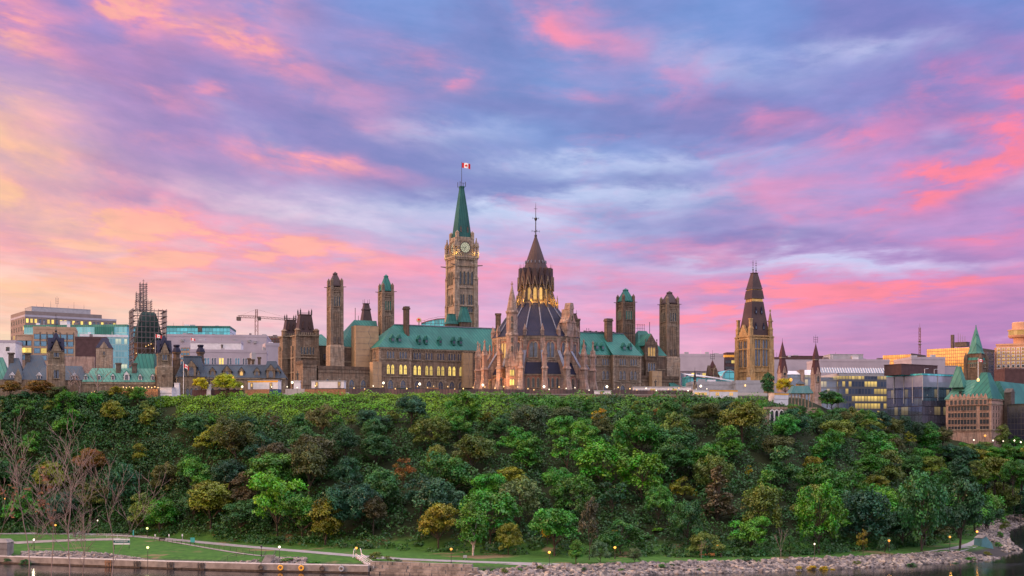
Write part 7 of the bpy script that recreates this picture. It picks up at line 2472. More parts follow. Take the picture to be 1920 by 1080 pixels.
def rock_mat():
    m, T = mat_new('riprap_stone')
    co = coords(T)
    v = T.node('ShaderNodeTexVoronoi'); T.put(v.inputs['Vector'], co); v.inputs['Scale'].default_value = 1.1
    r, g, b = T.sep(E(T, v.outputs['Color']))
    n = T.noise(co, 2.0, 4, .6)
    c = T.mix(r, (.05, .045, .052, 1), (.27, .225, .225, 1)); c = T.mix(T.sstep(g, .7, .95), c, (.36, .29, .25, 1)); c = T.mix(T.sstep(n, .4, .75, 0, .4), c, (.07, .062, .065, 1))
    finish(T, c, .9, .2)
    return m


M['riprap'] = rock_mat()


def w_main(R_):
    px = R_.uniform(880, 1915)
    d = R_.uniform(-1.2, 10.5)
    ys_ = interp(px, [(p.x / p.y * F + 960, p.y) for p in SHORE[:12]], 1) if px < 1877 else R_.uniform(390, 600)
    y = ys_ + d; x = SX(px, y); q = shore_d(x, y)
    lim = 7.4 if px > 1000 else 7.4 - (1000 - px) * .04
    if q < -1.2 or q > lim or (px < 905 and R_.random() < .5): return None
    return (x, y, gh(x, y) + R_.uniform(-.15, .25))


riprap('riprap_bank', 'bank of tumbled pinkish grey quarry stones along the water', 7600, 31, w_main, (.30, .75))


def w_point(R_):
    x = R_.uniform(SX(1850, 430), 235); y = R_.uniform(385, 620); q = shore_d(x, y)
    if q < -1 or q > 9: return None
    return (x, y, gh(x, y) + R_.uniform(-.1, .3))


riprap('riprap_point', 'stony point where the riverbank bends away on the right', 2600, 32, w_point, (.35, .8))


def w_left(R_):
    px = R_.uniform(40, 575); d = R_.uniform(4.5, 15 if px < 470 else 19)
    if 486 < px < 512: return None
    ys_ = interp(px, [(p.x / p.y * F + 960, p.y) for p in SHORE[:12]], 1); y = ys_ + d; x = SX(px, y)
    if d > 9 + 5 * sin(px * .013): return None
    return (x, y, gh(x, y) + R_.uniform(0, .15))


o = riprap('gravel_strip', 'grey gravel and cobble strip behind the concrete quay', 4200, 33, w_left, (.15, .36))

# ------------------------------------------------------------------ quay, dock, paths' furniture
def shore_y(px): return interp(px, [(p.x / p.y * F + 960, p.y) for p in SHORE[:12]], 1)


qy = thing('concrete_quay', 'long low concrete quay wall at the water, left half', 'quay', (0, 0, 0))
mb = MB(); md = MB()
pp = [(px, shore_y(px) - .5) for px in range(-120, 693, 30)]
for (pa, ya), (pb, yb) in zip(pp, pp[1:]):
    a, b = Vector((SX(pa, ya), ya, 0)), Vector((SX(pb, yb), yb, 0))
    n = Vector((-(b - a).y, (b - a).x, 0)).normalized() * 4.2
    mb.loft([[a + Vector((0, 0, .35)), b + Vector((0, 0, .35)), b + n + Vector((0, 0, .35)), a + n + Vector((0, 0, .35))], [a + Vector((0, 0, 1.75)), b + Vector((0, 0, 1.75)), b + n + Vector((0, 0, 1.75)), a + n + Vector((0, 0, 1.75))]], M['concrete'])
    e = n.normalized() * .25
    md.loft([[a + e * 1.2 + Vector((0, 0, -1)), b + e * 1.2 + Vector((0, 0, -1)), b + n + Vector((0, 0, -1)), a + n + Vector((0, 0, -1))], [a + e * 1.2 + Vector((0, 0, .35)), b + e * 1.2 + Vector((0, 0, .35)), b + n + Vector((0, 0, .35)), a + n + Vector((0, 0, .35))]], M['trim_dark'])
mb.build('quay_wall', None, qy); md.build('quay_footing_shade', None, qy)  # footing coloured dark for the shading along the quay's bottom
cp = MB()
for (pa, ya), (pb, yb) in zip(pp, pp[1:]):
    cp.bar((SX(pa, ya), ya + .2, 1.86), (SX(pb, yb), yb + .2, 1.86), .12, n=4)
cp.build('quay_edge', M['white_paint'], qy)
for px, c, lab in ((203, 'wood', 'brown timber fender pile hanging on the quay, leftmost'), (257, 'trim_dark', 'dark fender frame on the quay below the lawn lamp'), (319, 'trim_dark', 'dark fender frame on the quay, second right of the lawn lamp'), (377, 'trim_dark', 'dark fender frame on the quay left of the stairs')):
    y = shore_y(px) - .7; th = thing('fender', lab, 'fender', (SX(px, y), y, .2), 0, 'fenders on the quay')
    b = MB()
    for x in (-.6, 0, .6): b.box(x - .15, x + .15, -.25, 0, 0, 1.5)
    b.box(-.9, .9, -.32, -.26, .9, 1.2); b.build('fender_frame', M[c], th)
for px, c, lab in ((489, 'trim_dark', 'black tyre fender on the quay under the stairs'), (526, 'orange_band', 'yellow buoy fender on the quay, left of the pair'), (565, 'orange_band', 'yellow buoy fender on the quay, right of the pair'), (604, 'trim_dark', 'black tyre fender on the quay near the gangway'), (640, 'grey_paint', 'grey tyre fender on the quay beside the gangway')):
    y = shore_y(px) - .8; th = thing('fender', lab, 'fender', (SX(px, y), y, 1.0), 0, 'fenders on the quay')
    b = MB(); R_, r_ = .5, .2
    b.loft([[((R_ + r_ * cos(t)) * cos(a), r_ * sin(t) - .1, (R_ + r_ * cos(t)) * sin(a)) for a in [2 * pi * k / 12 for k in range(12)]] for t in [2 * pi * j / 6 for j in range(7)]], None, False)
    b.build('tyre', M[c], th); b = MB(); b.bar((0, 0, .5), (0, .3, .9), .06, n=4); b.build('rope', M['rail'], th)
# quay stairs
y0 = shore_y(498) + 3.6
st = thing('quay_stairs', 'concrete stairs with handrails climbing from quay to path', 'stairs', (SX(499, y0), y0, 1.75))
b = MB()
for k in range(9): b.box(-1.15, 1.15, k * .75, k * .75 + .8, -.8, .16 * (k + 1))
b.build('flight', M['concrete'], st)
b = MB()
for x in (-1.2, 1.2):
    b.bar((x, 0, 1.0), (x, 6.8, 2.5), .06, n=4)
    for k in range(5): b.bar((x, k * 1.7, .1 + k * .37), (x, k * 1.7, 1.0 + k * .38), .05, n=4)
b.build('handrail', M['rail'], st)
# gangway to the floating dock
g0 = at(672, 1046, 2.6); g1 = at(706, 1070, .6)
gw = thing('gangway', 'metal gangway with white rails leading down to the floating dock', 'gangway', g0)
b = MB(); d = g1 - g0; s = Vector((-d.y, d.x, 0)).normalized() * .7
b.loft([[-s, s, d + s, d - s], [-s + Vector((0, 0, .15)), s + Vector((0, 0, .15)), d + s + Vector((0, 0, .15)), d - s + Vector((0, 0, .15))]]); b.build('deck', M['planks'], gw)
b = MB()
for sg in (-1, 1):
    o_ = s * sg
    for hgt_ in (.55, 1.05): b.bar(o_ + Vector((0, 0, hgt_)), o_ + d + Vector((0, 0, hgt_)), .06, n=4)
    for k in range(9):
        p = o_ + d * (k / 8); b.bar(p, p + Vector((0, 0, 1.05)), .06, n=4)
        if k < 8: b.bar(p + Vector((0, 0, 1.05)), o_ + d * ((k + 1) / 8), .045, n=4)
b.build('rail', M['white_paint'], gw)
ar = thing('entrance_arch', 'white hooped handrail arch at the head of the gangway', 'handrail', at(670, 1044, 2.6))
b = MB()
for x in (-1.1, 1.1):
    b.bar((x, 0, -.6), (x * .8, .3, 1.6), .1, n=5); b.bar((x * .8, .3, 1.6), (x * .55, .8, 2.0), .09, n=5); b.bar((x * .55, .8, 2.0), (x * .5, 2.5, 1.0), .07, n=5)
b.build('hoop', M['white_paint'], ar)
f0 = at(699, 1071.5, .5); f1 = at(808, 1074.5, .5)
fd = thing('floating_dock', 'narrow grey floating dock on the water below the block wall', 'dock', f0)
b = MB(); d = f1 - f0; s = Vector((-d.y, d.x, 0)).normalized() * 2.2
b.loft([[Vector((0, 0, -.5)), d + Vector((0, 0, -.5)), d + s + Vector((0, 0, -.5)), s + Vector((0, 0, -.5))], [Vector((0, 0, .12)), d + Vector((0, 0, .12)), d + s + Vector((0, 0, .12)), s + Vector((0, 0, .12))]]); b.build('deck', M['planks'], fd)
b = MB(); b.bar((0, -.05, .0), d + Vector((0, -.05, 0)), .14, n=4); b.build('edge_beam', M['trim_dark'], fd)
# wall of big quarried blocks
bw = thing('block_wall', 'stepped retaining wall of big quarried stone blocks above the dock', 'stone wall', (0, 0, 0))
b = MB(); R_ = random.Random(4)
for c_ in range(4):
    px = 692 + R_.uniform(0, 6)
    while px < 905 - c_ * 8:
        wpx = R_.uniform(8, 17); ya = shore_y(px) + c_ * .75 - .5; yb = shore_y(px + wpx) + c_ * .75 - .5
        a, b_ = Vector((SX(px, ya), ya, 0)), Vector((SX(px + wpx - .6, yb), yb, 0)); n = Vector((-(b_ - a).y, (b_ - a).x, 0)).normalized() * 1.6; j = n.normalized() * R_.uniform(-.12, .12)
        z0, z1 = -.2 + c_ * .72, .48 + c_ * .72
        b.loft([[a + j + Vector((0, 0, z0)), b_ + j + Vector((0, 0, z0)), b_ + n + Vector((0, 0, z0)), a + n + Vector((0, 0, z0))], [a + j + Vector((0, .06, z1)), b_ + j + Vector((0, .06, z1)), b_ + n + Vector((0, 0, z1)), a + n + Vector((0, 0, z1))]])
        px += wpx
b.build('blocks', plain('quarried_block', (.19, .16, .155), .4, .45, .9), bw)
# signs
def sign(name, lab, px, pyt, pyb, wpx, pybase, face, post='rail', bands=None, text=None):
    g = on_ground(px, pybase) or at(px, pybase, 2.5); m = g.y / F
    th = thing(name, lab, 'sign', g)
    z0 = SZ(pyb, g.y) - g.z; z1 = SZ(pyt, g.y) - g.z; hw = wpx * m / 2
    b = MB()
    for x in (-hw * .9, hw * .9): b.box(x - .06, x + .06, .02, .14, -.3, z1)
    b.build('post', M[post], th)
    b = MB(); b.box(-hw, hw, -.06, .02, z0, z1, bottom=True); b.build('board', M[face], th)
    if bands:
        for c, f0, f1 in bands:
            b = MB(); b.box(-hw * .98, hw * .98, -.075, -.061, z0 + (z1 - z0) * f0, z0 + (z1 - z0) * f1, bottom=True); b.build('sign_band', M[c], th)
    return th, hw, z0, z1
M['sign_green'] = plain('green_sign', (.02, .10, .10), .1, 1, .5)
M['sign_teal'] = plain('teal_sign', (.05, .33, .33), .1, 1, .5)
M['sign_blue'] = plain('blue_sign', (.03, .22, .55), .1, 1, .5)
th, hw, z0, z1 = sign('park_sign', 'wide green and white park notice board on the lawn', 228, 1010, 1021, 31, 1030, 'white_paint', bands=[('sign_green', .28, .72)])
b = MB()
for k in range(9): b.box(-hw * .75 + k * hw * .17, -hw * .75 + k * hw * .17 + hw * .11, -.09, -.0755, z0 + (z1 - z0) * .5, z0 + (z1 - z0) * .6)
b.build('lettering', M['white_paint'], th)
sign('info_panel', 'teal information panel on posts beside the path', 361, 1008, 1017, 8, 1020, 'sign_teal')
sign('marker_sign', 'tall thin teal marker sign near the left lamp', 250, 994, 1004, 2.2, 1007, 'sign_teal')
sign('dock_sign', 'small blue and white sign on the block wall by the dock', 740, 1061, 1068, 5, 1070, 'sign_blue', bands=[('white_paint', .02, .3)])
sign('plaque_sign', 'small grey plaque on two posts by the birch', 872, 1041, 1046, 7, 1050, 'grey_paint')
for px, lab in ((317, 'grey marker post right of the lawn lamp'), (342, 'tall grey marker post before the teal panel'), (291, 'short white marker post near the bench on the lawn')):
    g = at(px, 1014, 2.8); th = thing('marker_post', lab, 'post', (g.x, g.y, gh(g.x, g.y)))
    b = MB(); b.bar((0, 0, -.2), (0, 0, 1.9), .08, n=5); b.build('post', M['grey_paint'], th); b = MB(); b.box(-.2, .2, -.12, -.08, 1.3, 1.9); b.build('plate', M['white_paint'], th)
# railings on the lawn edge
def railing(lab, pts, hgt_=1.05, step=2.4, mat='rail', bars=2):
    P = [Vector((p.x, p.y, gh(p.x, p.y))) for p in pts]
    th = thing('railing', lab, 'railing', P[0]); b = MB(); r = MB(); prev = None
    for a, c in zip(P, P[1:]):
        n = max(1, int((c - a).length / step))
        for k in range(n + 1):
            q = a.lerp(c, k / n); q.z = gh(q.x, q.y); q = q - P[0]
            b.bar(q, q + Vector((0, 0, hgt_)), .05, n=4)
            if prev is not None:
                for j in range(bars): h_ = hgt_ * (1 - j * .45); r.bar(prev + Vector((0, 0, h_)), q + Vector((0, 0, h_)), .035, n=4)
            prev = q
    b.build('post', M[mat], th); r.build('rail', M[mat], th)
railing('thin black railing along the edge of the gravel below the lawn', [at(px, py, 2.2) for px, py in ((275, 1052), (340, 1051), (410, 1049), (475, 1043))], 1.0, 3)
railing('thin black railing between the two paths right of the lawn', [at(px, py, 2.8) for px, py in ((290, 1014), (340, 1020), (420, 1030), (480, 1036))], 1.0, 3)
railing('pale railing along the upper left path behind the bare tree', [at(px, py, 3.1) for px, py in ((130, 1007), (180, 1006), (240, 1007))], 1.1, 3, 'white_paint', 3)

# lamps on the river path
def path_lamp(lab, px, pyh, pyb, kind, light=0, r=.34):
    g = at(px, pyb, 2.4); z = gh(g.x, g.y); H_ = max(2.5, SZ(pyh, g.y) - z)
    th = thing('street_lamp', lab, 'street lamp', (g.x, g.y, z), 0, 'lamps along the river path')
    b = MB(); b.lathe(6, [(.16, -.2), (.16, .5), (.07, .7), (.06, H_ - .35), (.13, H_ - .3), (.13, H_ - .22)], 0, 0); b.build('post', M['rail'], th)
    b = MB(); b.lathe(8, [(.12, H_ - .22), (r, H_), (r * .8, H_ + r * .7), (.05, H_ + r)], 0, 0); b.build('lamp_globe', M[kind], th)
    if light: 
        col = {'lamp_orange': (1, .42, .08), 'lamp_white': (1, .85, .6), 'lamp_green': (.95, 1, .45), 'lamp_warm': (1, .65, .3)}[kind]
        point('path_light', (g.x, g.y - .7, z + H_ - .2), light, col, .3)
for a in [('lit lamp on the lawn path with yellow green glow, upper of two', 276, 995, 1010, 'lamp_green', 90), ('lit lamp on the lawn with yellow green glow, lower of two', 277, 1027, 1048, 'lamp_green', 110), ('white lit path lamp right of the quay stairs', 524, 1026, 1047, 'lamp_white', 110),
          ('dark unlit path lamp at the head of the quay stairs', 490, 1025, 1043, 'iron', 0), ('orange lit lamp above the gangway', 668, 1028, 1047, 'lamp_orange', 110), ('orange lit lamp on grass left of the birch', 846, 1030, 1055, 'lamp_orange', 110), ('orange lit lamp on the path above the rocks', 1030, 1036, 1058, 'lamp_orange', 110),
          ('orange lit lamp behind a round bush', 1153, 1027, 1048, 'lamp_orange', 90), ('orange lit lamp just right of the two benches', 1346, 1024, 1043, 'lamp_orange', 90), ('orange lit lamp in front of the dark round bush', 1667, 1014, 1040, 'lamp_orange', 110), ('brightest orange lamp below the large dark trees', 1781, 1007, 1032, 'lamp_orange', 160),
          ('small orange lamp at the bend of the path', 1832, 997, 1018, 'lamp_orange', 60), ('white lit lamp on the plaza behind the bare tree', 64, 1013, 1030, 'lamp_white', 110), ('small orange lamp behind the bare tree near the pale railing', 104, 985, 1006, 'lamp_orange', 50)]:
    path_lamp(*a)
for px, py, lab in ((28, 935, 'tiny orange lamp among trees at the far left edge'), (85, 960, 'tiny orange lamp among trees behind the bare twigs'), (199, 976, 'tiny white lamp among trees left of the lawn'), (1513, 1020, 'tiny pale lamp among willows near the water')):
    g = on_ground(px, py + 22) or at(px, py + 22, 2.4)
    th = thing('street_lamp', lab, 'street lamp', g - Vector((0, 9, 0)), 0, 'lamps along the river path')
    z = SZ(py, g.y - 9) - g.z; b = MB(); b.bar((0, 0, -2), (0, 0, z), .07, n=5); b.build('post', M['rail'], th); b = MB(); b.lathe(8, [(.05, z - .25), (.24, z), (.05, z + .25)], 0, 0); b.build('lamp_globe', M['lamp_white' if px in (199, 1513) else 'lamp_orange'], th)
# benches and bin
for px, lab in ((1318, 'orange timber bench on the grass, left of two'), (1334, 'orange timber bench on the grass, right of two')):
    g = at(px, 1045, 2.3); th = thing('bench', lab, 'bench', (g.x, g.y, gh(g.x, g.y)), 0, 'benches by the river path')
    b = MB(); b.box(-.85, .85, -.3, .25, .42, .5); b.build('seat', M['bench'] if 'bench' in M else M.setdefault('bench', plain('bench_timber', (.50, .22, .08), .2, 2, .7)), th)
    b = MB(); b.box(-.85, .85, .26, .34, .5, .95); b.build('backrest', M['bench'], th)
    for x in (-.7, .7): b = MB(); b.box(x - .05, x + .05, -.28, .3, -.1, .418); b.build('leg', M['rail'], th)
g = at(1352, 1045, 2.3); th = thing('litter_bin', 'dark litter bin right of the two benches', 'bin', (g.x, g.y, gh(g.x, g.y))); b = MB(); b.lathe(8, [(.28, 0), (.34, .85), (.38, .9), (.3, 1.0)], 0, 0); b.build('bin_body', M['trim_dark'], th)
g = at(140, 1006, 3); th = thing('litter_bin', 'dark litter bin beside the pale railing, left', 'bin', (g.x, g.y, gh(g.x, g.y))); b = MB(); b.lathe(8, [(.4, 0), (.5, 1.0), (.52, 1.1), (.4, 1.3)], 0, 0); b.build('bin_body', M['trim_dark'], th)
g = at(304, 1014, 2.8); th = thing('bench', 'dark bench beside the path right of the lawn lamps', 'bench', (g.x, g.y, gh(g.x, g.y))); b = MB(); b.box(-.9, .9, -.25, .25, .4, .48); b.box(-.9, .9, .26, .33, .48, .95); b.build('seat', M['bronze'], th)
for x in (-.7, .7): b = MB(); b.box(x - .05, x + .05, -.25, .3, -.1, .398); b.build('leg', M['rail'], th)
# pale pier block at the left edge
p = at(8, 1054, .0); pb = thing('bridge_pier', 'pale concrete pier with rounded top at the lower left edge', 'pier', (p.x - 3.5, p.y, 0))
b = MB(); b.box(-8, 4.2, 0, 5, -1, 5.0); b.frus(-8, 4.4, -.2, 5, 5.0, -7.5, 3.6, .6, 4.5, 5.8); b.build('pier_block', M['concrete'], pb); b = MB()
for z in (1.6, 3.3): b.box(-8, 4.24, -.04, 0, z, z + .09)
b.box(1, 1.1, -.04, 0, .2, 1.59); b.build('joint', M['trim_dark'], pb)
# tent-like blue canopy and steps at the bend
g = at(1848, 1022, 2.4); th = thing('underpass_wall', 'pale turquoise sloped concrete wall where the path bends', 'wall', (g.x, g.y, gh(g.x, g.y)), radians(25))
b = MB(); b.prism([(-1.6, -.5), (2.9, -.5), (2.4, .9), (.1, 3.2), (-1.3, 2.6)], 0, 3, back=True); b.build('wall_face', plain('turquoise_concrete', (.09, .21, .24), .15, .5, .8), th)
b = MB(); b.prism([(-1.4, 2.63), (.1, 3.4), (.2, 3.1), (-1.3, 2.45)], -.15, 3.1); b.build('coping', M['concrete'], th)

# ------------------------------------------------------------------ terrace edge: walls, fence, trailers, lamps
def rim(px, back=3.0):
    Y = interp(px, PROF, 2) + back
    return Vector((SX(px, Y), Y, gh(SX(px, Y), Y)))


tw = thing('terrace_wall', 'pale stone terrace wall with shallow arches below the library and trailer', 'stone wall', (0, 0, 0))
b = MB(); c = MB(); A_ = MB(); xs_ = list(range(885, 1345, 20))
for pa, pb_ in zip(xs_, xs_[1:]):
    a, d = rim(pa, -.5), rim(pb_, -.5)
    b.loft([[(a.x, a.y, a.z - 4.5), (d.x, d.y, d.z - 4.5), (d.x, d.y + 1, d.z - 4.5), (a.x, a.y + 1, a.z - 4.5)], [(a.x, a.y, a.z + .5), (d.x, d.y, d.z + .5), (d.x, d.y + 1, d.z + .5), (a.x, a.y + 1, a.z + .5)]])
    c.loft([[(a.x, a.y - .2, a.z + .5), (d.x, d.y - .2, d.z + .5), (d.x, d.y + 1.2, d.z + .5), (a.x, a.y + 1.2, a.z + .5)], [(a.x, a.y - .2, a.z + .95), (d.x, d.y - .2, d.z + .95), (d.x, d.y + 1.2, d.z + .95), (a.x, a.y + 1.2, a.z + .95)]])
b.build('wall', M['stone_pink'], tw); c.build('coping', M['concrete'], tw)
for px in (1083, 1093, 1258):
    a = rim(px, -.5); p = MB(); p.poly([(a.x + x, a.y - .06, a.z - 3.6 + z) for x, z in arch_pts(1.3, 3.0)]); p.build('arch_recess', M['trim_dark'], tw)
fn = thing('terrace_fence', 'long dark mesh fence along the terrace in front of the library', 'fence', (0, 0, 0))
b = MB(); p = MB(); t = MB(); prev = None
for px in range(655, 1332, 6):
    a = rim(px, 2.5); b.bar(a, a + Vector((0, 0, 2.5)), .06, n=4)
    if prev is not None :
        p.poly([prev + Vector((0, 0, .2)), a + Vector((0, 0, .2)), a + Vector((0, 0, 2.2)), prev + Vector((0, 0, 2.2))]); t.bar(prev + Vector((0, 0, 2.3)), a + Vector((0, 0, 2.3)), .05, n=4)
    prev = a
b.build('post', M['rail'], fn)
def mesh_mat():
    m, T = mat_new('fence_netting')
    co = coords(T); n = T.noise(co, .5, 3, .5); x, y, z = T.sep(co)
    pc_ = T.noise(T.xyz(x * .12, 0.0, 0.0), 1.0, 2.0, .5)
    finish(T, T.mix(T.sstep(pc_, .42, .6), (.075, .055, .065, 1), (.15, .09, .09, 1)), .8, .2)
    return m
p.build('netting', mesh_mat(), fn); t.build('top_rail', M['rail'], fn)
fr = random.Random(5)
k_ = 0
for px in [508, 534, 562, 590] + list(range(664, 1330, 19)):
    px = px + fr.uniform(-5, 5)
    if 1112 < px < 1150: continue
    a = rim(px, 2.1); lo = 2.4 + fr.uniform(-.5, .6)
    lm = min([(560, 'plinth statue'), (615, 'white trailer'), (680, 'beige scaffold sheet'), (740, 'green container'), (800, 'lit windows'), (835, 'blue container'), (880, 'right scaffold sheet'), (925, 'left library buttresses'), (960, 'library stair turret'), (1010, 'middle of the library'), (1060, 'right of the library'), (1100, 'last library buttress'), (1160, 'small white hut'), (1210, 'left end of the long trailer'), (1250, 'middle of the long trailer'), (1300, 'right end of the long trailer')], key=lambda q: abs(q[0] - px))[1]
    th = thing('fence_lamp', 'small warm fence globe lamp by the ' + lm, 'lamp', a, 0, 'globe lamps along the terrace fence')
    b = MB(); b.bar((0, 0, 0), (0, 0, lo), .05, n=4); b.build('post', M['rail'], th)
    b = MB(); b.lathe(8, [(.06, lo), (.21, lo + .2), (.06, lo + .42)], 0, 0); b.build('lamp_globe', M['lamp_warm'] if fr.random() < .75 else M['lamp_white'], th)
dups = {}
for o in C.objects:
    if o.name.startswith('fence_lamp'): dups.setdefault(o['label'], []).append(o)
for lb, lst in dups.items():
    if len(lst) > 1:
        lst.sort(key=lambda o: o.location.x)
        for k, o in enumerate(lst): o['label'] = lb + ', ' + ORD[min(k, 5)]
for px, py, lab, back in ((719, 718, 'tall globe lamp post left of the lit windows', 12), (787, 720, 'tall globe lamp post before the lit windows', 12), (905.5, 722, 'tall globe lamp post with bright white globe left of the library', 8), (1020, 725, 'tall globe lamp post before the middle of the library', 8), (548, 717, 'tall globe lamp post left of the plinth statue', 10), (437, 708, 'lit globe lamp inside the yellow tree', 8),
                          (454, 725, 'white globe lamp between yellow tree and orange banded trailer', 8), (1483, 712, 'large orange lamp above the yellow tree', 30), (1138, 725, 'pair of bright lamps above the small white hut', 5), (1314, 724, 'bright floodlit lamp beside the white stall', 6), (1354, 735, 'bright lamp before the orange banded stall', 3)):
    a = rim(px, back); z = SZ(py, a.y) - a.z
    th = thing('lamp_post', lab, 'lamp post', a)
    b = MB(); b.bar((0, 0, -.2), (0, 0, z - .3), .08, .06, 5); b.build('post', M['rail'], th)
    r_ = .42 if px not in (1483,) else .6
    b = MB(); b.lathe(10, [(.1, z - r_), (r_ * .75, z - r_ * .6), (r_, z), (r_ * .75, z + r_ * .6), (.1, z + r_)], 0, 0); b.build('lamp_globe', M['lamp_orange' if px in (1483, 437) else 'lamp_white'], th)


def trailer(lab, pxa, pxb, pyt, pyb, back, band=None, skirt=None, doors=(), wins=(), dep=3.2):
    a, d = rim(pxa, back), rim(pxb, back); L = (d - a).length
    z0 = SZ(pyb, a.y) - a.z; z1 = SZ(pyt, a.y) - a.z
    th = thing('site_trailer', lab, 'trailer', a, atan2(d.y - a.y, d.x - a.x), 'white site trailers on the terrace')
    b = MB(); b.box(0, L, 0, dep, z0, z1); b.build('body', M['white_paint'], th)
    r = MB(); r.box(-.15, L + .15, -.15, dep + .15, z1, z1 + .22); r.build('roof', M['grey_paint'], th)
    if band: r = MB(); r.box(-.04, L + .04, -.05, -.001, z1 - .55, z1 - .02); r.build('fascia', M[band], th)
    if skirt: r = MB(); r.box(0, L, .15, dep - .1, -1, z0); r.build('skirt', M[skirt], th)
    for px, w_ in doors:
        x = (px - pxa) / (pxb - pxa) * L; r = MB(); r.box(x - .5, x + .5, -.06, 0, z0 + .1, z0 + 2.2); do = r.build('door', M['trim'], th); r = MB(); r.box(x - .25, x + .25, -.09, -.061, z0 + .9, z0 + 1.9); r.build('door_pane', M['pane_warm'], do)
    for px, w_ in wins:
        x = (px - pxa) / (pxb - pxa) * L; win_proto('tr%.1f' % w_, w_, 1.1, 2, .1, frame='white_paint', pane='pane_warm', fw=.08, depth=.08, square=True, sill=False, mull=False); window(th, 'tr%.1f' % w_, x, 0, (z0 + z1) / 2 - .5)
    return th
trailer('white trailer with orange fascia and two doors left of the twin roofed pavilion', 465, 521, 714, 730, 5, 'orange_band', 'blue_band', ((472, 1), (508, 1)))
trailer('white trailer with two doors below the leftmost tall tower', 584, 645, 715, 728, 5, None, 'rail', ((594, 1), (636, 1)))
trailer('long white trailer with two lit windows right of the library', 1188, 1296, 726, 738, 5, None, 'rail', (), ((1224, 1.6), (1265, 1.6)), 3.5)
trailer('white stall with bright orange fascia before the dark wall', 1331, 1383, 731, 747, 1.5, 'orange_band', 'white_paint', (), ((1345, 1.2), (1371, 1.2)))
trailer('short white stall with orange fascia left of the lookout pavilion', 1452, 1478, 737, 748, 2.5, 'orange_band', 'white_paint')
trailer('small white hut between the library and the long trailer', 1114, 1146, 733, 746, 2.2, None, 'white_paint', ((1128, 1),))
trailer('low glazed white kiosk between the long trailer and the orange stall', 1300, 1330, 731, 747, 1.8, None, 'white_paint', (), ((1308, 2.0), (1320, 2.0)))
trailer('small white hut beside the festoon lit hoarding, left', 300, 322, 727, 737, 5, None, 'white_paint')
for pxa, pxb, pyt, col, lab in ((696, 716, 729, 'blue_band', 'dark navy container below the narrow scaffold sheet'), (716, 738, 730, 'trim_dark', 'black container left of the green one'), (739, 771, 728, 'sheet_green', 'dark green container below the lit windows'), (800, 822, 727, 'wood', 'open brown timber shelter below the lit windows'), (823, 850, 732, 'sign_blue2', 'low blue container left of the tall green tree')):
    if col == 'sheet_green': M[col] = plain('green_container', (.02, .10, .075), .2, .8, .6)
    if col == 'sign_blue2': M[col] = plain('blue_tarp', (.03, .12, .40), .2, .8, .6)
    a, d = rim(pxa, 4), rim(pxb, 4); L = (d - a).length; z1 = SZ(pyt, a.y) - a.z
    th = thing('container', lab, 'container', a, 0, 'containers on the terrace'); b = MB(); b.box(0, L, 0, 2.4, 0, z1)
    n = int(L / .5)
    for k in range(n): b.box(k * L / n, k * L / n + .2, -.06, -.002, .15, z1 - .15)
    b.build('body', M[col], th); b = MB(); b.box(-.05, L + .05, -.08, 2.45, z1, z1 + .12); b.build('lid', M['rail'] if col != 'wood' else M['trim'], th)
def hoarding(lab, pxa, pxb, pyt, back, mat, steps=False):
    a, d = rim(pxa, back), rim(pxb, back); L = (d - a).length; z1 = SZ(pyt, a.y) - a.z
    th = thing('timber_hoarding', lab, 'hoarding', a, atan2(d.y - a.y, d.x - a.x)); b = MB(); n = int(L / .4)
    for k in range(n): b.box(k * L / n, k * L / n + L / n * .9, 0, .06 + .03 * (k % 2), -.3, z1 - .1 * (k % 3 == 0))
    b.build('boards', M[mat], th); b = MB(); b.box(0, L, .12, .2, z1 - .5, z1 - .3); b.build('rail', M[mat], th)
    return th, L, z1
hoarding('brown timber boarding with ramp below the leftmost tall tower', 571, 648, 729.5, 3.2, 'wood')
hoarding('brown timber steps and boarding under the orange banded trailer', 460, 505, 730, 3.2, 'wood')
hoarding('dark plum fence boards under the yellow trees on the left', 360, 458, 731, 5, 'brown_wall')
hoarding('grey concrete barrier around the plinth statue', 535, 571, 729, 5, 'grey_paint')
th, L, z1 = hoarding('glowing timber fence strung with festoon lights on the left rim', 226, 297, 730, 4, 'wood')
b = MB()
for k in range(13):
    x = k * L / 12; st_ = len(b.v); b.lathe(6, [(.03, -.2), (.2, 0), (.03, .2)], 0, 0); b.xform(Matrix.Translation((x, -.3, z1 + .5 + .25 * (k % 2))), st_)
b.build('festoon_bulb', M['lamp_warm'], th)
for k in range(7): b = MB(); b.bar((k * L / 6, -.2, 0), (k * L / 6, -.2, z1 + .9), .06, n=4); b.build('festoon_post', M['rail'], th)
a = rim(260, 1.5); v0 = th.location
for f_ in (.15, .4, .65, .9): q = v0.lerp(rim(297, 4), f_); point('festoon_light', (q.x, q.y - 1.2, q.z + z1 + .4), 90, (1, .6, .2), .3)
b = th = None
fe = thing('festoon_lights', 'string of small festoon lights left of the glowing timber fence', 'string lights', rim(172, 3)); b = MB(); w_ = MB(); prev = None
for k in range(11):
    q = rim(172 + k * 5.2, 3) - rim(172, 3) + Vector((0, 0, 2.2 + .3 * (k % 2))); st_ = len(b.v); b.lathe(6, [(.03, -.18), (.18, 0), (.03, .18)], 0, 0); b.xform(Matrix.Translation(q), st_)
    if prev is not None: w_.bar(prev, q, .03, n=3)
    prev = q
b.build('festoon_bulb', M['lamp_warm'], fe); w_.build('cable', M['rail'], fe)
b = MB()
for px in (1318, 1330): pass
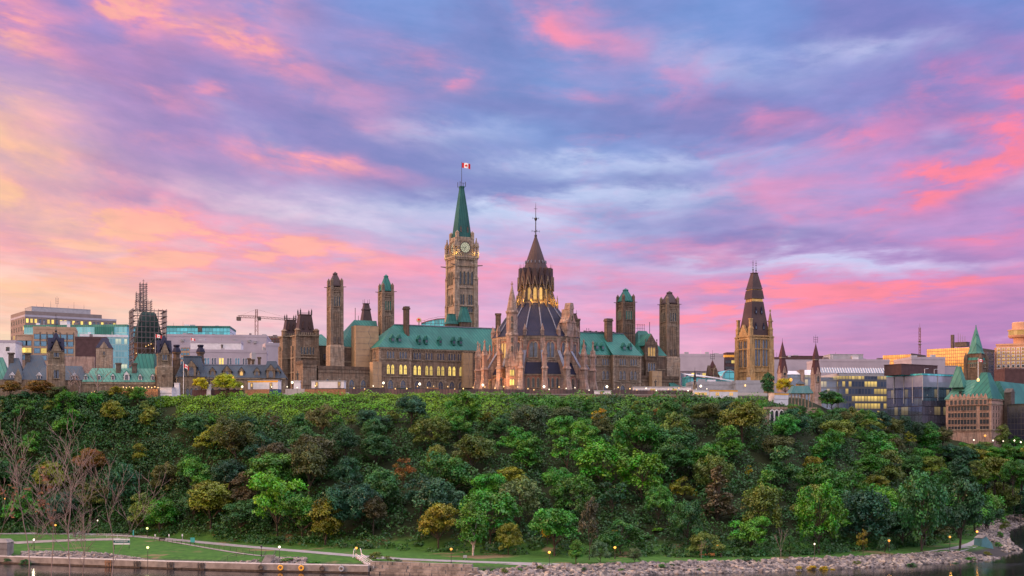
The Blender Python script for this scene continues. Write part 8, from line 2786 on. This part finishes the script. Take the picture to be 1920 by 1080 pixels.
# statues
def statue(lab, px, pyt, pyp, pyb, wpx, back, plinth='white_paint'):
    a = rim(px, back); m = a.y / F; zp = SZ(pyp, a.y) - a.z; zt = SZ(pyt, a.y) - a.z; h = zt - zp; w_ = wpx * m / 2
    th = thing('statue', lab, 'statue', a)
    b = MB(); b.box(-w_ * 1.2, w_ * 1.2, -w_ * 1.2, w_ * 1.2, -.5, .5); b.frus(-w_, w_, -w_, w_, .5, -w_ * .82, w_ * .82, -w_ * .82, w_ * .82, zp - .3); b.box(-w_ * .95, w_ * .95, -w_ * .95, w_ * .95, zp - .3, zp); b.build('plinth', M[plinth], th)
    s = h / 7.5; f = MB()
    ring = lambda z, rx, ry, ox=0: [(ox + rx * cos(2 * pi * k / 10), ry * sin(2 * pi * k / 10), zp + z * s) for k in range(10)]
    f.loft([ring(0, .95 * s, .7 * s), ring(.6, .75 * s, .55 * s), ring(2.6, .85 * s, .6 * s), ring(3.9, .7 * s, .5 * s), ring(5.2, 1.0 * s, .6 * s), ring(5.95, .85 * s, .5 * s), ring(6.2, .35 * s, .33 * s), ring(6.45, .32 * s, .32 * s), ring(6.75, .46 * s, .5 * s), ring(7.15, .48 * s, .52 * s), ring(7.45, .25 * s, .28 * s)])
    z = lambda q: zp + q * s
    f.bar((-.9 * s, 0, z(5.7)), (-1.25 * s, -.1 * s, z(4.4)), .26 * s, .2 * s, 6); f.bar((-1.25 * s, -.1 * s, z(4.4)), (-1.0 * s, -.6 * s, z(3.5)), .2 * s, .13 * s, 6)
    f.bar((.9 * s, 0, z(5.7)), (1.35 * s, -.3 * s, z(4.7)), .26 * s, .2 * s, 6); f.bar((1.35 * s, -.3 * s, z(4.7)), (1.5 * s, -.9 * s, z(5.1)), .2 * s, .12 * s, 6)
    f.build('figure', M['bronze'], th)
statue('dark bronze standing figure on tall white plinth before the twin roofed pavilion', 557.5, 696, 714, 729, 13, 7)
statue('dark bronze figure on low pale plinth left of the flagpole', 332, 703, 718, 727, 10, 9)
statue('dark bronze figure on tall tapering white plinth beside the yellow trees', 392, 706, 721, 737, 8, 5)
statue('dark bronze figure before the library stair turret', 940, 707, 724, 731, 7, 6, 'stone_pale')
statue('dark bronze striding figure above the long trailer', 1229, 711, 725, 731, 6, 11, 'trim')
# flagpoles and flags
for px, pyt, pyb, back, w_, h_, lab in ((344, 679, 730, 8, 2.0, 1.1, 'by the statue on the left'),):
    a = rim(px, back); z = SZ(pyt, a.y) - a.z; th = thing('flagpole', 'tall white flagpole left of the yellow trees', 'flagpole', a)
    b = MB(); b.bar((0, 0, 0), (0, 0, z), .12, .07, 6); b.build('pole', M['white_cloth'], th); b = MB(); b.lathe(6, [(.02, z), (.14, z + .1), (.02, z + .24)], 0, 0); b.build('finial', M['lamp_warm'] if False else M['white_paint'], th)
    flag('red and white maple leaf flag drooping on the white flagpole', (a.x + .13, a.y, a.z + z - .6), 1.7, 1.4, .2, None, .7)
for px, py, Y, w_, lab, rz in ((292, 627, 540, 2.2, 'red and white flag on a short pole beside the dark gabled tower', .1), (358, 634, 690, 2.0, 'small red and white flag above the white annex', .0)):
    z = SZ(py, Y); o = flag(lab, (SX(px, Y), Y, z), w_, w_ * .55, rz, None, .35)
    p = MB(); p.bar((-.06, 0, -14), (-.06, 0, .3), .07, .05, 5); po = p.build('pole', M['white_paint'], o)
Yf = 572.0; th = thing('flagpole', 'white flagpole before the copper roofed ministry', 'flagpole', (SX(1834, Yf), Yf, SZ(712, Yf))); zt = SZ(672, Yf) - SZ(712, Yf)
b = MB(); b.bar((0, 0, 0), (0, 0, zt), .14, .09, 6); b.build('pole', M['white_cloth'], th); b = MB(); b.lathe(8, [(.5, -.6), (.5, .3), (.2, .6)], 0, 0); b.build('lit_foot', M['lamp_warm'], th)
flag('small red and white flag on the ministry flagpole', (SX(1834, Yf) + .15, Yf, SZ(673, Yf)), 1.9, 1.1, .1, None, .3)
# the ball with a leaf and the glass roof behind
Yb = 690.0; bp = Vector((SX(785.5, Yb), Yb, SZ(600, Yb)))
bl = thing('lit_ball', 'pale lit ball bearing a red leaf above the copper roof', 'ornament', bp)
b = MB(); b.lathe(16, [(1.25 * cos(t), 1.25 * sin(t)) for t in [-pi / 2 + pi * k / 12 for k in range(13)]], 0, 0); b.build('sphere', glow('lit_ball_shell', (1, .62, .35), .55, .4, 1.2), bl)
b = MB(); maple(b, 0, .1, .78, -1.3, M['red']); 
for j in range(len(b.v)): 
    x, y, z = b.v[j]; b.v[j] = (x, -sqrt(max(.05, 1.30 ** 2 - x * x - z * z)), z)
b.build('leaf_emblem', M['red'], bl); b = MB(); b.bar((0, 0, -18), (0, 0, -1.2), .25, n=6); b.build('post', M['scaf'], bl)
ga = thing('glass_roof_building', 'arched glass roof with rooftop rails left of the clock tower', 'building', (SX(790, 700), 700, 50)); b = MB(); L = SX(840, 700) - SX(790, 700); q = lambda py: SZ(py, 700) - 50
b.prism([(0, 0), (L, 0), (L, q(597)), (L * .6, q(598)), (L * .25, q(602)), (0, q(606))], 0, 14); b.build('glass_wall', M['turq'], ga)
b = MB(); P_ = [(0, q(606)), (L * .25, q(602)), (L * .6, q(598)), (L, q(597))]
for (x0, z0), (x1, z1) in zip(P_, P_[1:]): b.bar((x0, -.1, z0), (x1, -.1, z1), .28, n=4); b.bar((x0, -.1, z0 + 1), (x1, -.1, z1 + .8), .08, n=4)
for k in range(9): b.bar((L * k / 8, -.1, q(608)), (L * k / 8, -.1, q(600)), .08, n=4)
b.build('roof_truss', M['crane'], ga)
# arched retaining wall in the trees on the right
a = on_ground(1449, 792); ra = thing('arched_retaining_wall', 'pale stone arcade of three pointed openings among the trees', 'stone wall', a - Vector((0, 7, 0)), radians(4))
m = (a.y - 7) / F; H_ = SZ(764, a.y - 7) - a.z; w_ = 40 * m
b = MB(); b.box(-w_ * .6, w_ * .5, .5, 4, -4, H_); b.box(-w_ * .62, w_ * .52, .2, .5, H_ - .5, H_ + .2)
b.build('wall', M['stone_pale'], ra)
for k in range(3):
    x = -w_ * .22 + k * w_ * .22
    win_proto('arcade', w_ * .15, H_ * .9 + 2.2, 1, frame='white_paint', pane='trim_dark' if False else 'pane_dark', fw=.3, depth=.4, sill=False, mull=False); window(ra, 'arcade', x, .5, -2.6)
# lookout pavilion
a = rim(1500, 3); lp = thing('lookout_pavilion', 'open lookout pavilion with blue green roof and small cupola', 'pavilion', a, radians(4)); m = a.y / F; q = lambda py: SZ(py, a.y) - a.z
w_ = 44 * m / 2
r = MB(); r.loft([[(-w_ * f_, -w_ * .7 * f_, z), (w_ * f_, -w_ * .7 * f_, z), (w_ * f_, w_ * .7 * f_, z), (-w_ * f_, w_ * .7 * f_, z)] for f_, z in ((1.0, q(738)), (.9, q(734)), (.62, q(724)))]); r.build('roof', sheet_roof('blue_green_roof', (.06, .17, .19), .6), lp)
c = MB(); c.box(-w_ * .3, w_ * .3, -w_ * .22, w_ * .22, q(724), q(720)); c.build('cupola_wall', M['stone_buff'], lp); r = MB(); r.frus(-w_ * .42, w_ * .42, -w_ * .3, w_ * .3, q(720), -w_ * .12, w_ * .12, -w_ * .08, w_ * .08, q(714.5)); r.build('cupola_roof', M['slate_blue'], lp)
for k in range(7):
    x = -w_ * .88 + k * w_ * .293
    for y in (-w_ * .58, w_ * .58): p = MB(); p.bar((x, y, -.5), (x, y, q(738)), .16, n=6); p.build('column', M['stone_pale'], lp)
p = MB(); p.box(-w_, w_, -w_ * .66, w_ * .66, q(738.6), q(737.9)); p.build('entablature', M['stone_buff'], lp)
p = MB(); p.box(-w_ * 1.25, w_ * 1.25, -w_ * .8, -w_ * .72, -1.5, .6); p.build('balustrade', M['stone_pale'], lp)
# street lights near the ministry
for px, py, lab, kd in ((1694, 802, 'small white street light at the foot of the mirror glass office', 'lamp_white'), (1712, 800, 'small white street light right of the mirror office foot', 'lamp_white'), (1746, 810, 'white street light behind the green tree', 'lamp_white'), (1767, 823, 'greenish yellow floodlight in a tree before the ministry', 'lamp_green'), (1847, 817, 'large orange street light before the ministry', 'lamp_orange'),
                        (1826, 825, 'white street light left of the large orange one', 'lamp_white'), (1862, 826, 'white street light right of the large orange one', 'lamp_white'), (1881, 827, 'white street light before the black glass block', 'lamp_white'), (1902, 826, 'white street light at the right edge, upper', 'lamp_white'), (1914, 829, 'white street light at the right edge, lower', 'lamp_white'), (1756, 841, 'small red street lamp among trees below the ministry', 'lamp_warm')):
    Y = 560.0; x = SX(px, Y); z = SZ(py, Y); g = gh(x, Y)
    th = thing('street_lamp', lab, 'street lamp', (x, Y, g), 0, 'street lights before the ministry'); r_ = .55 if kd == 'lamp_orange' else .34
    b = MB(); b.bar((0, 0, 0), (0, 0, z - g), .09, n=5); b.build('post', M['rail'], th); b = MB(); b.lathe(8, [(.05, z - g - r_), (r_, z - g), (.05, z - g + r_)], 0, 0); b.build('lamp_globe', M[kd], th)

# ------------------------------------------------------------------ the bare saplings near the camera
def sapling(lab, px, Y, seed, stems, leaves=60):
    R_ = random.Random(seed); z0 = 19.5
    th = thing('bare_tree', lab, 'tree', (SX(px, Y), Y, z0), 0, 'bare saplings near the viewer')
    tr, br, lf = MB(), MB(), MB()
    def grow(p, d, L, r, lev, mb):
        n = 5
        for k in range(n):
            d = (d + Vector((R_.uniform(-1, 1), R_.uniform(-1, 1) * .7, R_.uniform(-.45, .75))) * (.16 if lev > 2 else .26)).normalized()
            q = p + d * (L / n); r1 = max(.0028, r * .88)
            mb.bar(p, q, r, r1, 5 if r > .02 else 3); p = q; r = r1
            if lev > 0 and (k > 0 or lev < 4) and R_.random() < (.62 if lev > 1 else .5):
                e = (d + Vector((R_.uniform(-1, 1), R_.uniform(-1, 1), R_.uniform(-.3, .3))) * .85).normalized()
                grow(p, e, L * R_.uniform(.4, .75), max(.0028, r * .55), lev - 1, br)
            if lev <= 1 and R_.random() < .05 and len(lf.f) < leaves:
                for _ in range(3):
                    c = p + Vector((R_.uniform(-.05, .05), R_.uniform(-.05, .05), R_.uniform(-.08, 0))); u = Vector((R_.uniform(-1, 1), R_.uniform(-1, 1), R_.uniform(-1, 0))).normalized() * .05; w_ = u.orthogonal().normalized() * .02
                    lf.poly([c - u, c + w_, c + u, c - w_])
        if lev > 0: grow(p, d, L * .66, max(.0028, r * .8), lev - 1, br if lev < 4 else mb)
    for x0, lx, ly, h, L, rad in stems:
        d0 = Vector((lx, ly, 1)).normalized(); q = Vector((x0, 0, 0))
        tr.bar(q, q + d0 * h, rad, rad * .75, 6); grow(q + d0 * h, d0, L, rad * .75, 4, tr)
    tr.build('trunk', M['bark_pink'], th); br.build('twigs', M['bark_pink'], th)
    if lf.f: lf.build('dead_leaves', plain('dead_leaf', (.16, .065, .03), .3, 6, .9), th)
sapling('clump of fine leafless pinkish saplings at the left edge', 45, 25, 3, ((-.5, -.02, .05, 6.2, 1.3, .02), (-.1, .03, 0, 6.3, 1.2, .018), (.3, .05, .1, 6.2, 1.25, .02)))
sapling('fine leafless sapling with twigs arching over the lawn', 95, 27, 14, ((-.15, .03, 0, 6.0, 1.15, .018), (.05, .08, .05, 5.9, 1.15, .017), (.15, .15, .05, 5.7, 1.25, .019)))
